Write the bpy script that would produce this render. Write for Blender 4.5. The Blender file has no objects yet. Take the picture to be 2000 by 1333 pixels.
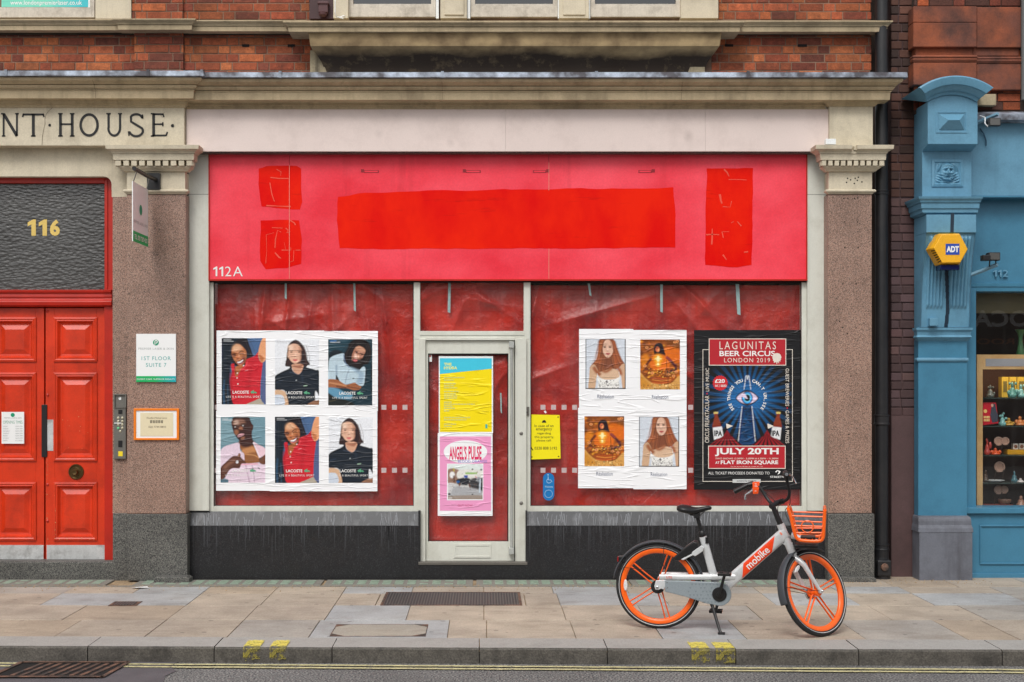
import bpy, math, random
import numpy as np
from mathutils import Vector, Matrix
random.seed(7)
# ---------------------------------------------------------------- camera, world, sun, exposure
D, F, H, VX, VY = 11.8, 2600.0, 1.76, 945.0, 743.0
sc = bpy.context.scene
COL = sc.collection
cam_d = bpy.data.cameras.new('camera'); cam = bpy.data.objects.new('camera', cam_d); COL.objects.link(cam)
cam.location = (0, -D, H); cam.rotation_euler = (math.radians(90), 0, 0)
cam_d.sensor_width = 36; cam_d.lens = F/2000*36
cam_d.shift_x = (1000-VX)/2000; cam_d.shift_y = (VY-666.5)/2000
cam_d.clip_start = 0.05; cam_d.clip_end = 500
sc.camera = cam
SUN_EL, SUN_AZ = math.radians(50), math.radians(-17)     # azimuth: from straight behind the camera, towards the left
w = bpy.data.worlds.new('World'); sc.world = w; w.use_nodes = True
nt = w.node_tree; bg = nt.nodes['Background']
sky = nt.nodes.new('ShaderNodeTexSky'); sky.sky_type = 'NISHITA'; sky.sun_disc = False
sky.sun_elevation = SUN_EL; sky.sun_rotation = math.pi-SUN_AZ
sky.air_density = 1.0; sky.dust_density = 6.0; sky.ozone_density = 1.0
hs = nt.nodes.new('ShaderNodeHueSaturation'); hs.inputs['Saturation'].default_value = 0.22   # overcast: the blue is gone
nt.links.new(sky.outputs[0], hs.inputs['Color']); mxs = nt.nodes.new('ShaderNodeMix'); mxs.data_type = 'RGBA'; mxs.inputs[0].default_value = .4; mxs.inputs[7].default_value = (4.6,4.7,4.9,1)   # even cloud cover
nt.links.new(hs.outputs[0], mxs.inputs[6]); nt.links.new(mxs.outputs[2], bg.inputs['Color'])
bg.inputs['Strength'].default_value = 0.15
sun_d = bpy.data.lights.new('sun', 'SUN'); sun = bpy.data.objects.new('sun', sun_d); COL.objects.link(sun)
sun_d.energy = 1.25; sun_d.angle = math.radians(22); sun_d.color = (1.0, 0.955, 0.90)
dv = Vector((math.sin(-SUN_AZ)*math.cos(SUN_EL), math.cos(SUN_AZ)*math.cos(SUN_EL), -math.sin(SUN_EL)))   # travel direction
sun.rotation_euler = dv.to_track_quat('-Z', 'Y').to_euler(); sun.location = (-4, -20, 20)
sc.view_settings.view_transform = 'Standard'; sc.view_settings.look = 'None'
sc.view_settings.exposure = 0.07; sc.view_settings.gamma = 1.0
sc.cycles.max_bounces = 7; sc.cycles.transparent_max_bounces = 12

# ---------------------------------------------------------------- helpers
def X(px, y=0.0): return (px-VX)*(y+D)/F
def Z(py, y=0.0): return H-(py-VY)*(y+D)/F
def gy(py, z=0.0): return (H-z)*F/(py-VY)-D
def lin(c):
    c = np.asarray(c, float)/255.0
    return np.where(c <= 0.04045, c/12.92, ((c+0.055)/1.055)**2.4)
def rgb(*c): return tuple(float(v) for v in lin(c))+(1.0,)

class MB:
    def __init__(s): s.v = []; s.f = []; s.c = []; s.k = []
    def cut(s): s.k.append((len(s.v), len(s.f))); return s      # the next shapes belong to an object of their own
    def add(s, vs, fs, col=None):
        b = len(s.v); s.v += [tuple(p) for p in vs]; s.f += [tuple(i+b for i in f) for f in fs]
        if col is not None: s.c += [col]*len(fs)
        return s
    def box(s, x0, x1, y0, y1, z0, z1, col=None):
        vs = [(x0,y0,z0),(x1,y0,z0),(x1,y1,z0),(x0,y1,z0),(x0,y0,z1),(x1,y0,z1),(x1,y1,z1),(x0,y1,z1)]
        return s.add(vs, [(0,3,2,1),(4,5,6,7),(0,1,5,4),(1,2,6,5),(2,3,7,6),(3,0,4,7)], col)
    def pb(s, a, b, c, d, yf, yb, col=None):          # rectangle seen at depth yf, going back to yb
        return s.box(X(a,yf), X(c,yf), yf, yb, Z(d,yf), Z(b,yf), col)
    def taper(s, r0, y0, r1, y1):                     # frustum between two xz rectangles (x0,x1,z0,z1)
        q = lambda r, y: [(r[0],y,r[2]),(r[1],y,r[2]),(r[1],y,r[3]),(r[0],y,r[3])]
        return s.add(q(r0,y0)+q(r1,y1), [(3,2,1,0),(4,5,6,7),(0,1,5,4),(1,2,6,5),(2,3,7,6),(3,0,4,7)])
    def mould(s, x0, x1, by, prof, mL=0, mR=0, back=None):   # prof: (z, projection) top to bottom; mitred returns
        n = len(prof); back = by+0.05 if back is None else back
        L = [(x0-mL*p, by-p, z) for z, p in prof]; R = [(x1+mR*p, by-p, z) for z, p in prof]
        LB = [(x0-mL*p, back, z) for z, p in prof]; RB = [(x1+mR*p, back, z) for z, p in prof]
        vs = L+R+LB+RB; fs = []
        for i in range(n-1):
            fs.append((i, i+1, n+i+1, n+i)); fs.append((2*n+i+1, 2*n+i, 3*n+i, 3*n+i+1))
            fs.append((2*n+i, 2*n+i+1, i+1, i)); fs.append((n+i, n+i+1, 3*n+i+1, 3*n+i))
        fs.append((0, n, 3*n, 2*n)); fs.append((n-1, 3*n-1, 4*n-1, 2*n-1))
        return s.add(vs, fs)
    def tube(s, path, r, n=10, cap=True, sq=None):
        P = [Vector(p) for p in path]; R = r if isinstance(r, (list, tuple)) else [r]*len(P)
        vs, fs = [], []; up = None
        for i, p in enumerate(P):
            t = (P[min(i+1, len(P)-1)]-P[max(i-1, 0)]).normalized()
            if up is None:
                up = Vector((0,1,0)) if abs(t.y) < 0.9 else Vector((1,0,0))
            a = (up-t*up.dot(t)).normalized(); b = t.cross(a).normalized(); up = a
            for k in range(n):
                th = 2*math.pi*k/n
                ca, cb = math.cos(th)*R[i], math.sin(th)*R[i]
                if sq: ca *= sq[0]; cb *= sq[1]
                vs.append(p+a*ca+b*cb)
        for i in range(len(P)-1):
            for k in range(n):
                k2 = (k+1) % n; fs.append((i*n+k, i*n+k2, (i+1)*n+k2, (i+1)*n+k))
        if cap: fs.append(tuple(reversed(range(n)))); fs.append(tuple((len(P)-1)*n+k for k in range(n)))
        return s.add(vs, fs)
    def lathe(s, c, ax, prof, n=24, a0=0, a1=2*math.pi):  # prof: (radius, height along ax)
        c = Vector(c); ax = Vector(ax).normalized()
        u = ax.cross(Vector((0,0,1)) if abs(ax.z) < .9 else Vector((1,0,0))).normalized(); v = ax.cross(u)
        full = abs(a1-a0-2*math.pi) < 1e-6; m = n if full else n+1
        vs = [c+ax*h+(u*math.cos(a0+(a1-a0)*k/n)+v*math.sin(a0+(a1-a0)*k/n))*max(r, 1e-5) for r, h in prof for k in range(m)]
        fs = []
        for i in range(len(prof)-1):
            for k in range(n):
                k2 = (k+1) % m; fs.append((i*m+k, i*m+k2, (i+1)*m+k2, (i+1)*m+k))
        return s.add(vs, fs)
    def prism(s, pts, y0, y1):                        # xz outline extruded in y
        n = len(pts); a = sum(pts[i][0]*pts[(i+1)%n][1]-pts[(i+1)%n][0]*pts[i][1] for i in range(n))
        if a < 0: pts = pts[::-1]
        vs = [(p[0], y0, p[1]) for p in pts]+[(p[0], y1, p[1]) for p in pts]
        fs = [tuple(range(n)), tuple(reversed(range(n, 2*n)))]+[(i, n+i, n+(i+1)%n, (i+1)%n) for i in range(n)]
        return s.add(vs, fs)
    def grid(s, xs, zs, fn, col=None):                # sheet facing -y, fn(X,Z)->y
        xs = np.asarray(xs); zs = np.asarray(zs); XX, ZZ = np.meshgrid(xs, zs); YY = fn(XX, ZZ)*np.ones_like(XX)
        n = len(xs); b = len(s.v)
        s.v += list(zip(XX.ravel().tolist(), YY.ravel().tolist(), ZZ.ravel().tolist()))
        for j in range(len(zs)-1):
            for i in range(n-1):
                a = b+j*n+i; s.f.append((a, a+1, a+n+1, a+n))
        return s
    def build(s, name, m, parent=None, smooth=False, bevel=0, org=None, xf=None, solid=0, ang=35):
        if s.k:
            ks = [(0,0)]+[k for k in s.k if k[1] < len(s.f)]+[(len(s.v), len(s.f))]; out = []
            for (v0, f0), (v1, f1) in zip(ks, ks[1:]):
                if f1 == f0: continue
                q = MB(); q.v = s.v[v0:v1]; q.f = [tuple(i-v0 for i in f) for f in s.f[f0:f1]]; q.c = s.c[f0:f1] if s.c else []
                out.append(q.build(name, m, parent, smooth, bevel, org, xf, solid, ang))
            return out
        V = np.array(s.v, float)
        if xf is not None:
            M = np.array(xf); V = V@M[:3,:3].T+M[:3,3]
        me = bpy.data.meshes.new(name)
        o = bpy.data.objects.new(name, me); COL.objects.link(o)
        if parent is not None:
            r = parent
            while r.parent: r = r.parent
            if not r.get('local'): V = V-np.array(r.location)
            o.parent = parent
        else:
            c = np.array(org) if org is not None else np.array([(V[:,0].min()+V[:,0].max())/2, (V[:,1].min()+V[:,1].max())/2, V[:,2].min()])
            V = V-c; o.location = c
        me.from_pydata(V.tolist(), [], s.f)
        if s.c:
            ca = me.color_attributes.new('Col', 'FLOAT_COLOR', 'CORNER'); arr = []
            for f, c in zip(s.f, s.c): arr += list(c)*len(f)
            ca.data.foreach_set('color', arr)
        me.materials.append(m)
        if smooth:
            me.polygons.foreach_set('use_smooth', [True]*len(me.polygons))
            try: me.set_sharp_from_angle(angle=math.radians(ang))
            except Exception: pass
        me.update()
        if solid:
            md = o.modifiers.new('solid', 'SOLIDIFY'); md.thickness = solid; md.offset = 1
        if bevel:
            md = o.modifiers.new('bevel', 'BEVEL'); md.width = bevel; md.segments = 2; md.limit_method = 'ANGLE'; md.angle_limit = math.radians(40)
        return o

def thing(name, label, cat, loc=(0,0,0), group=None, rotz=0, local=False):
    o = bpy.data.objects.new(name, None); COL.objects.link(o); o.location = loc; o.rotation_euler = (0,0,rotz)
    o.empty_display_size = 0.1; o['label'] = label; o['category'] = cat
    if group: o['group'] = group
    if local: o['local'] = 1
    return o
def tag(o, label, cat, group=None):
    o['label'] = label; o['category'] = cat
    if group: o['group'] = group
    return o
def struct(o): o['kind'] = 'structure'; return o
def dup(root, loc, label=None, parent=None):
    c = root.copy(); COL.objects.link(c)
    if parent is None: c.location = loc
    else: c.parent = parent
    if label: c['label'] = label
    for ch in list(root.children): dup(ch, None, None, c)
    return c

_fc = {}
def glyphs(s, bold=0.0, spacing=1.0):
    k = (s, bold, spacing)
    if k in _fc: return _fc[k]
    if s in ('112A', '116', '112'):              # the numeral 1 with its flag, as on the real signs
        Vs, Fs, x, n0 = [], [], 0.0, 0
        for ch in s:
            if ch == '1':
                w_ = .13+bold*1.6; V = np.array([(.17,0,0),(.17+w_,0,0),(.17+w_,.72,0),(.17+w_*.35,.72,0),(.0,.585,0),(.0,.585-w_*.85,0),(.17,.60-w_*.5,0)]); Fc = [tuple(range(7))]
            else:
                V, Fc = glyphs(ch, bold); V = V.copy(); V[:,:2] *= .72/V[:,1].max()
            Vs.append(V+np.array([x,0,0])); Fs += [tuple(i+n0 for i in f) for f in Fc]; n0 += len(V); x += V[:,0].max()+.13
        V = np.concatenate(Vs); V[:,:2] -= V[:,:2].min(0); _fc[k] = (V, Fs); return _fc[k]
    cu = bpy.data.curves.new('t', 'FONT'); cu.body = s; cu.offset = bold; cu.space_character = spacing; cu.resolution_u = 3
    ob = bpy.data.objects.new('t', cu); COL.objects.link(ob)
    dg = bpy.context.evaluated_depsgraph_get(); me = bpy.data.meshes.new_from_object(ob.evaluated_get(dg))
    V = np.array([v.co[:] for v in me.vertices]); Fc = [tuple(p.vertices) for p in me.polygons]
    bpy.data.objects.remove(ob); bpy.data.curves.remove(cu); bpy.data.meshes.remove(me)
    if len(V): V[:,:2] -= V[:,:2].min(0)
    _fc[k] = (V, Fc); return _fc[k]
def textmb(mb, s, rect, y, bold=0.0, spacing=1.0, mirror=False, rot=0, slant=0):
    """rect in photo pixels at depth y; the lettering is fitted to it"""
    V, Fc = glyphs(s, bold, spacing)
    if not len(V): return mb
    Wd, Ht = V[:,0].max(), V[:,1].max()
    x0, x1, z0, z1 = X(rect[0],y), X(rect[2],y), Z(rect[3],y), Z(rect[1],y)
    u, v = V[:,0]/Wd, V[:,1]/Ht
    if rot == 90: u, v = 1-v, u
    elif rot == -90: u, v = v, 1-u
    if mirror: u = 1-u
    u = u+slant*v
    mb.add([(x0+(x1-x0)*a, y, z0+(z1-z0)*b) for a, b in zip(u, v)], Fc); return mb
def ptext(s, rect, y, m, parent, bold=0.0, spacing=1.0, name='lettering', **k):
    mb = MB(); textmb(mb, s, rect, y, bold, spacing, **k); return mb.build(name, m, parent)

# ---------------------------------------------------------------- materials
def newmat(name):
    m = bpy.data.materials.new(name); m.use_nodes = True; t = m.node_tree
    return m, t, t.nodes['Principled BSDF'], t.nodes.new('ShaderNodeTexCoord')
def nz(t, tc, scale, det=4, rough=.55, stretch=None, out='Object'):
    n = t.nodes.new('ShaderNodeTexNoise'); n.inputs['Scale'].default_value = scale; n.inputs['Detail'].default_value = det; n.inputs['Roughness'].default_value = rough
    if stretch:
        mp = t.nodes.new('ShaderNodeMapping'); mp.inputs['Scale'].default_value = stretch
        t.links.new(tc.outputs[out], mp.inputs[0]); t.links.new(mp.outputs[0], n.inputs['Vector'])
    else: t.links.new(tc.outputs[out], n.inputs['Vector'])
    return n.outputs['Fac']
def ramp(t, src, a, b, ca=(0,0,0,1), cb=(1,1,1,1)):
    r = t.nodes.new('ShaderNodeValToRGB'); r.color_ramp.elements[0].position = a; r.color_ramp.elements[1].position = b
    r.color_ramp.elements[0].color = ca; r.color_ramp.elements[1].color = cb; t.links.new(src, r.inputs[0]); return r.outputs[0]
def mix(t, fac, a, b, mode='MIX'):
    n = t.nodes.new('ShaderNodeMix'); n.data_type = 'RGBA'; n.blend_type = mode
    for sock, v in ((n.inputs[0], fac), (n.inputs[6], a), (n.inputs[7], b)):
        if hasattr(v, 'links'): t.links.new(v, sock)
        elif isinstance(v, (int, float)): sock.default_value = v if sock.type == 'VALUE' else (v,v,v,1)
        else: sock.default_value = v
    return n.outputs[2]
def math_(t, op, a, b=0.0):
    n = t.nodes.new('ShaderNodeMath'); n.operation = op
    for i, v in enumerate((a, b)):
        if hasattr(v, 'links'): t.links.new(v, n.inputs[i])
        else: n.inputs[i].default_value = v
    return n.outputs[0]
def bump(t, p, h, strength, dist=0.01):
    b = t.nodes.new('ShaderNodeBump'); b.inputs['Strength'].default_value = strength; b.inputs['Distance'].default_value = dist
    t.links.new(h, b.inputs['Height'])
    if p.inputs['Normal'].links: t.links.new(p.inputs['Normal'].links[0].from_socket, b.inputs['Normal'])
    t.links.new(b.outputs[0], p.inputs['Normal'])
def M(name, c, rough=.6, metal=0, var=.15, vs=3, grain=.08, gs=90, bmp=.15, bs=60, c2=None, grime=0, grimecol=(.02,.018,.015,1), gsz=2.5, streak=0, streakcol=None, spec=.5, attr=False, coat=0):
    m, t, p, tc = newmat(name)
    c = tuple(c)[:3]+(1,)
    if attr:
        at = t.nodes.new('ShaderNodeAttribute'); at.attribute_name = 'Col'; base = at.outputs['Color']
    else: base = mix(t, 0, c, c)
    if c2: base = mix(t, ramp(t, nz(t, tc, vs*.7, 5), .38, .62), base, tuple(c2)[:3]+(1,))
    if var: base = mix(t, 1.0, base, ramp(t, nz(t, tc, vs, 6, .6), .25, .75, (1-var,)*3+(1,), (1+var*.6,)*3+(1,)), 'MULTIPLY')
    if grain: base = mix(t, 1.0, base, ramp(t, nz(t, tc, gs, 3), .3, .7, (1-grain,)*3+(1,), (1+grain,)*3+(1,)), 'MULTIPLY')
    if streak: base = mix(t, math_(t, 'MULTIPLY', ramp(t, nz(t, tc, 14, 4, .6, (1,1,.06)), .52, .72), streak), base, streakcol or grimecol)
    if grime: base = mix(t, math_(t, 'MULTIPLY', ramp(t, nz(t, tc, gsz, 8, .68), .48, .72), grime), base, grimecol)
    t.links.new(base, p.inputs['Base Color'])
    p.inputs['Roughness'].default_value = rough; p.inputs['Metallic'].default_value = metal; p.inputs['Specular IOR Level'].default_value = spec
    if coat: p.inputs['Coat Weight'].default_value = coat; p.inputs['Coat Roughness'].default_value = .15
    if bmp: bump(t, p, nz(t, tc, bs, 5, .6), bmp, .004)
    return m
def granite(name, cols, sc_, rough=.45, tone=.2):
    m, t, p, tc = newmat(name)
    v = t.nodes.new('ShaderNodeTexVoronoi'); v.inputs['Scale'].default_value = sc_; t.links.new(tc.outputs['Object'], v.inputs['Vector'])
    sp = t.nodes.new('ShaderNodeSeparateColor'); t.links.new(v.outputs['Color'], sp.inputs[0])
    r = t.nodes.new('ShaderNodeValToRGB'); r.color_ramp.interpolation = 'CONSTANT'; el = r.color_ramp.elements
    while len(el) < len(cols): el.new(.5)
    acc = 0
    for e, (c, wgt) in zip(el, cols): e.position = min(acc, .999); e.color = c; acc += wgt
    t.links.new(sp.outputs[0], r.inputs[0])
    b = mix(t, 1.0, r.outputs[0], ramp(t, nz(t, tc, 2.2, 5), .3, .7, (1-tone,)*3+(1,), (1+tone*.7,)*3+(1,)), 'MULTIPLY')
    b = mix(t, math_(t, 'MULTIPLY', ramp(t, nz(t, tc, 5, 7, .7), .56, .8), .35), b, (.03,.025,.02,1))
    t.links.new(b, p.inputs['Base Color']); p.inputs['Roughness'].default_value = rough
    bump(t, p, nz(t, tc, 120, 3), .08, .002)
    return m
stone = M('stone', rgb(188,170,138), .8, var=.2, vs=4, grime=.55, grimecol=rgb(95,82,62), streak=.3, streakcol=rgb(80,70,55), bmp=.35, bs=45)
stone_pale = M('stone_pale', rgb(210,200,177), .78, var=.16, vs=3, grime=.45, grimecol=rgb(130,118,98), streak=.15, streakcol=rgb(120,110,92), bmp=.25, bs=50)
def chip(m, lo, hi, sc_):        # let worn-off paint show what lies beneath
    t = m.node_tree; p = t.nodes['Principled BSDF']; tc = [n for n in t.nodes if n.type == 'TEX_COORD'][0]; t.links.new(ramp(t, nz(t, tc, sc_, 6, .7), lo, hi), p.inputs['Alpha'])
stone_dirty = M('stone_dirty', rgb(178,164,135), .85, var=.3, vs=5, grime=.9, grimecol=rgb(48,42,34), gsz=4, streak=.6, streakcol=rgb(50,44,36), bmp=.45, bs=40)
pinkfas = M('fascia_paint', rgb(226,210,204), .55, var=.06, vs=2, grime=.25, grimecol=rgb(160,140,132), gsz=3, bmp=.05, bs=20, grain=.03)
def spots(m, scale, r0, r1, amt, c):      # soft round marks scattered over a surface
    t = m.node_tree; p = t.nodes['Principled BSDF']; tc = [n for n in t.nodes if n.type == 'TEX_COORD'][0]; v = t.nodes.new('ShaderNodeTexVoronoi'); v.inputs['Scale'].default_value = scale; t.links.new(tc.outputs['Object'], v.inputs['Vector'])
    b = mix(t, math_(t, 'MULTIPLY', ramp(t, math_(t, 'ADD', v.outputs['Distance'], math_(t, 'MULTIPLY', nz(t, tc, scale*5, 3), r1*.6)), r0, r1, (1,1,1,1), (0,0,0,1)), amt), p.inputs['Base Color'].links[0].from_socket, c)
    t.links.new(b, p.inputs['Base Color'])
spots(pinkfas, 2.6, .05, .22, .4, rgb(150,132,126))
lead = M('lead', rgb(176,188,204), .5, .2, var=.5, vs=9, c2=rgb(78,76,82), bmp=.3, bs=20, grain=.1)
granite_pink = granite('granite_pink', [(rgb(162,130,114),.38),(rgb(138,110,96),.28),(rgb(178,152,138),.12),(rgb(104,88,80),.13),(rgb(58,50,46),.09)], 235)
granite_grey = granite('granite_grey', [(rgb(96,96,92),.4),(rgb(70,70,68),.3),(rgb(118,116,110),.15),(rgb(44,44,44),.15)], 170, .6)
granite_dark = granite('granite_dark', [(rgb(36,37,40),.45),(rgb(25,25,28),.4),(rgb(58,58,60),.1),(rgb(16,16,18),.05)], 200, .4)
brickm = M('brick', (1,1,1), .9, var=.34, vs=22, grain=.22, gs=95, bmp=.9, bs=60, attr=True, grime=.5, grimecol=rgb(58,36,30), gsz=7)
mortar = M('mortar', rgb(136,110,92), .95, var=.3, vs=6, bmp=.4, bs=80, grime=.5, grimecol=rgb(50,40,34))
mortar_dk = M('mortar_dark', rgb(70,58,52), .95, var=.3, vs=6, bmp=.4, bs=80)
redpaint = M('red_gloss_paint', rgb(212,56,20), .36, var=.2, vs=4, grain=.05, bmp=.10, bs=30, grime=.5, grimecol=rgb(110,22,14), gsz=3)
redframe = M('red_frame_paint', rgb(186,36,18), .36, var=.15, vs=4, grain=.03, bmp=.06, bs=25, grime=.3, grimecol=rgb(90,18,14))
steelplate = M('scuffed_steel', rgb(205,208,208), .45, .35, var=.2, vs=7, grime=.75, grimecol=rgb(92,86,80), gsz=6, bmp=.05)
blackm = M('black_metal', rgb(26,26,28), .42, 0, var=.2, grain=.05, bmp=.1)
dark = M('dark_void', rgb(14,12,12), .9, var=0, grain=0, bmp=0)
ptgrey = M('frame_paint', rgb(214,216,206), .45, var=.07, vs=4, grain=.03, grime=.4, grimecol=rgb(150,146,130), gsz=4, streak=.12, streakcol=rgb(120,116,100), bmp=.06)
whiteboard = M('white_board', rgb(240,242,242), .35, var=.03, grain=.01, bmp=0)
whitepaint = M('white_lettering', rgb(238,238,236), .5, var=.03, grain=.02, bmp=0)
def flat(name, *c, rough=.55, metal=0, var=.05, bmp=.03): return M(name, rgb(*c), rough, metal, var=var, grain=.03, bmp=bmp)
blackink = flat('black_ink', 20,20,22)
greenink = flat('green_ink', 0,150,110)
greyink = flat('grey_ink', 165,170,170)
# ---------------------------------------------------------------- ground, road, pavement, kerb
def ky(x): return -3.05-0.020*x          # kerb front line
ZR = -0.105
asph, at_, ap, atc = newmat('asphalt')
base = mix(at_, ramp(at_, nz(at_, atc, 75, 3), .42, .62), rgb(66,66,70), rgb(150,148,144))
base = mix(at_, 1.0, base, ramp(at_, nz(at_, atc, 1.1, 5), .3, .7, (.7,.7,.7,1), (1.15,1.15,1.15,1)), 'MULTIPLY')
at_.links.new(base, ap.inputs['Base Color']); ap.inputs['Roughness'].default_value = .85; bump(at_, ap, nz(at_, atc, 85, 3), .7, .006)
asph2 = M('smooth_asphalt', rgb(92,88,92), .8, var=.2, vs=5, grain=.2, gs=160, bmp=.3, bs=120)
slabm = M('paving_stone', (1,1,1), .75, var=.2, vs=3.4, grain=.16, gs=85, bmp=.25, bs=40, attr=True, grime=.42, grimecol=rgb(128,116,102), gsz=2.6, streak=0)
# chewing-gum spots and small stains pressed into the paving
_t = slabm.node_tree; _p = _t.nodes['Principled BSDF']; _tc = [n for n in _t.nodes if n.type == 'TEX_COORD'][0]
_v = _t.nodes.new('ShaderNodeTexVoronoi'); _v.inputs['Scale'].default_value = 5.5; _t.links.new(_tc.outputs['Object'], _v.inputs['Vector'])
_s = math_(_t, 'ADD', _v.outputs['Distance'], math_(_t, 'MULTIPLY', nz(_t, _tc, 30, 3), .04))
_b = _p.inputs['Base Color'].links[0].from_socket
_b = mix(_t, math_(_t, 'MULTIPLY', ramp(_t, _s, .115, .135, (1,1,1,1), (0,0,0,1)), .5), _b, rgb(84,78,74))
_b = mix(_t, math_(_t, 'MULTIPLY', ramp(_t, nz(_t, _tc, 4, 8, .75, (.5,2.2,1)), .52, .72), .5), _b, rgb(112,102,92))
_b = mix(_t, 1.0, _b, ramp(_t, nz(_t, _tc, .55, 3), .3, .7, (.76,.76,.78,1), (1.05,1.04,1.02,1)), 'MULTIPLY')
_t.links.new(_b, _p.inputs['Base Color'])
kerbm = M('kerb_granite', rgb(166,164,160), .7, var=.18, vs=3, grain=.2, gs=120, bmp=.5, bs=60, grime=.4, grimecol=rgb(80,76,72), gsz=3)
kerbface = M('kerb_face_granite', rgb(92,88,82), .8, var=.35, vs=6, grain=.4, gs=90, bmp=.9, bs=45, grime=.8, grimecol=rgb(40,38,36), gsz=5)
yel = M('yellow_road_paint', rgb(206,198,150), .7, var=.25, vs=14, grain=.2, gs=60, bmp=.2, grime=.85, grimecol=rgb(130,124,104), gsz=22)
yel2 = M('yellow_kerb_paint', rgb(232,216,96), .6, var=.15, vs=10, grain=.15, gs=60, bmp=.3, grime=.9, grimecol=rgb(112,104,78), gsz=24)
chip(yel, .34, .46, 26); chip(yel2, .36, .5, 22)
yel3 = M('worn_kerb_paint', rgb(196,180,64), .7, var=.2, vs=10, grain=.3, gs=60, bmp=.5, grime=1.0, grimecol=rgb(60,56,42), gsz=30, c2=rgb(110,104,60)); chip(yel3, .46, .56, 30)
dirt = M('sandy_grit', rgb(164,142,112), .95, var=.3, vs=8, grain=.4, gs=60, bmp=.8, bs=70, grime=.5, grimecol=rgb(70,60,50), gsz=9)

struct(MB().box(-150, 150, -150, 150, -.6, -.16).build('ground', asph))
struct(MB().add([(-30,ky(-30)+.05,ZR),(-30,-10.6,ZR),(30,-10.6,ZR),(30,ky(30)+.05,ZR)], [(0,1,2,3)]).build('road', asph))
MBt = MB()
# darker tarmac patch round the gully, wandering edge
pts = [(X(a, gy(b, ZR)), gy(b, ZR)) for a, b in [(-60,1296),(60,1293),(180,1291),(300,1290),(350,1294),(330,1302),(345,1312),(322,1322),(318,1340),(-60,1340)]]
struct(MB().add([(x, y, ZR+.004) for x, y in pts], [tuple(reversed(range(len(pts))))]).build('road_patch', asph2))
for k, (o1, o2) in enumerate(((-.085,-.125), (-.165,-.205))):
    m_ = MB(); xs = np.linspace(-9, 9, 181); rnd = random.Random(k)
    vs = []
    for x in xs:
        j = rnd.uniform(-.004, .004); vs += [(x, ky(x)-.010*x+o1+j, ZR+.008), (x, ky(x)-.010*x+o2+j, ZR+.008)]
    fs = [(2*i, 2*i+1, 2*i+3, 2*i+2) for i in range(len(xs)-1)]
    struct(m_.add(vs, fs).build('road_line', yel))
# pavement: bed and slabs
struct(MB().add([(-14,.6,-.012),(-14,ky(-14)+.1,-.012),(14,ky(14)+.1,-.012),(14,.6,-.012)], [(0,1,2,3)]).build('pavement_bed', dirt))
pv = MB(); rs = random.Random(5)
tones = [(184,172,156),(178,168,154),(186,176,160),(172,168,160),(174,176,175),(178,180,180),(168,161,150),(188,176,160)]
def slabrow(ya, yb, xs, cols=None, gap=.003, shear=0.0, ztop=0):
    for i in range(len(xs)-1):
        c = rgb(*(cols[i] if cols and i < len(cols) and cols[i] else tones[rs.choice([0,0,1,2,2,3,4,5,6,7])]))
        z = ztop+rs.uniform(-.0015, .0012); g = gap*rs.uniform(.5, 1.2)
        x0, x1 = xs[i]+g, xs[i+1]-g
        f = lambda x, y: y if not callable(y) else y(x)
        y00, y01, y10, y11 = f(x0, yb)+g, f(x1, yb)+g, f(x0, ya)-g, f(x1, ya)-g
        vs = [(x0,y00,-.05),(x1,y01,-.05),(x1,y11,-.05),(x0,y10,-.05),(x0,y00,z),(x1,y01,z),(x1,y11,z),(x0,y10,z)]
        pv.add(vs, [(0,3,2,1),(4,5,6,7),(0,1,5,4),(1,2,6,5),(2,3,7,6),(3,0,4,7)], c)
G = (176,179,180); T = (184,172,156); U = (180,165,146); W = (173,168,160)
R1 = [-7.5,-6.4,-5.3,-4.3,-3.48,-2.33,-1.75,-1.17,-.85,0.33,.60,1.45,2.29,2.95,3.53,4.3,5.2,6.2,7.3]
R2 = [-7.5,-6.2,-5.0,-3.95,-3.1,-2.33,-1.76,-1.17,-.573,0.0,.605,1.2,2.05,3.0,3.7,4.6,5.5,6.5,7.3]
R3 = [-7.5,-6.3,-5.1,-3.95,-2.95,-2.33,-1.76,-1.2,-.25,0.02,.63,1.22,1.79,2.6,3.29,3.64,4.5,5.6,7.3]
slabrow(-.46, -.80, [-7.5,-6,-5,-4.1,-3.48,-2.9,-2.33,-1.75,-1.17,-.6,0,.577,1.2,1.7,2.29,2.95,3.53,4.3,5.2,6.2,7.3], [T,G,T,W,T,G,U,T,G,T,T,G,T,W,T,G,T,W,G])
slabrow(-.81, -1.38, R1, [T,W,T,T,G,T,T,T,T,T,G,T,G,T,G,W,T,T], )
slabrow(-1.39, -2.02, R2, [T,G,T,T,U,T,T,G,T,T,T,W,T,T,W,T,T,T])
slabrow(-2.03, lambda x: ky(x)+.33, R3, [T,T,G,U,T,T,W,G,T,T,T,G,T,W,U,T,G,T])
slabrow(.4, -.45, [2.62,3.05,3.5,4.05,4.7,5.6,7.3], [W,T,U,T,W,T])
struct(pv.build('pavement', slabm, bevel=.003))
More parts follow.
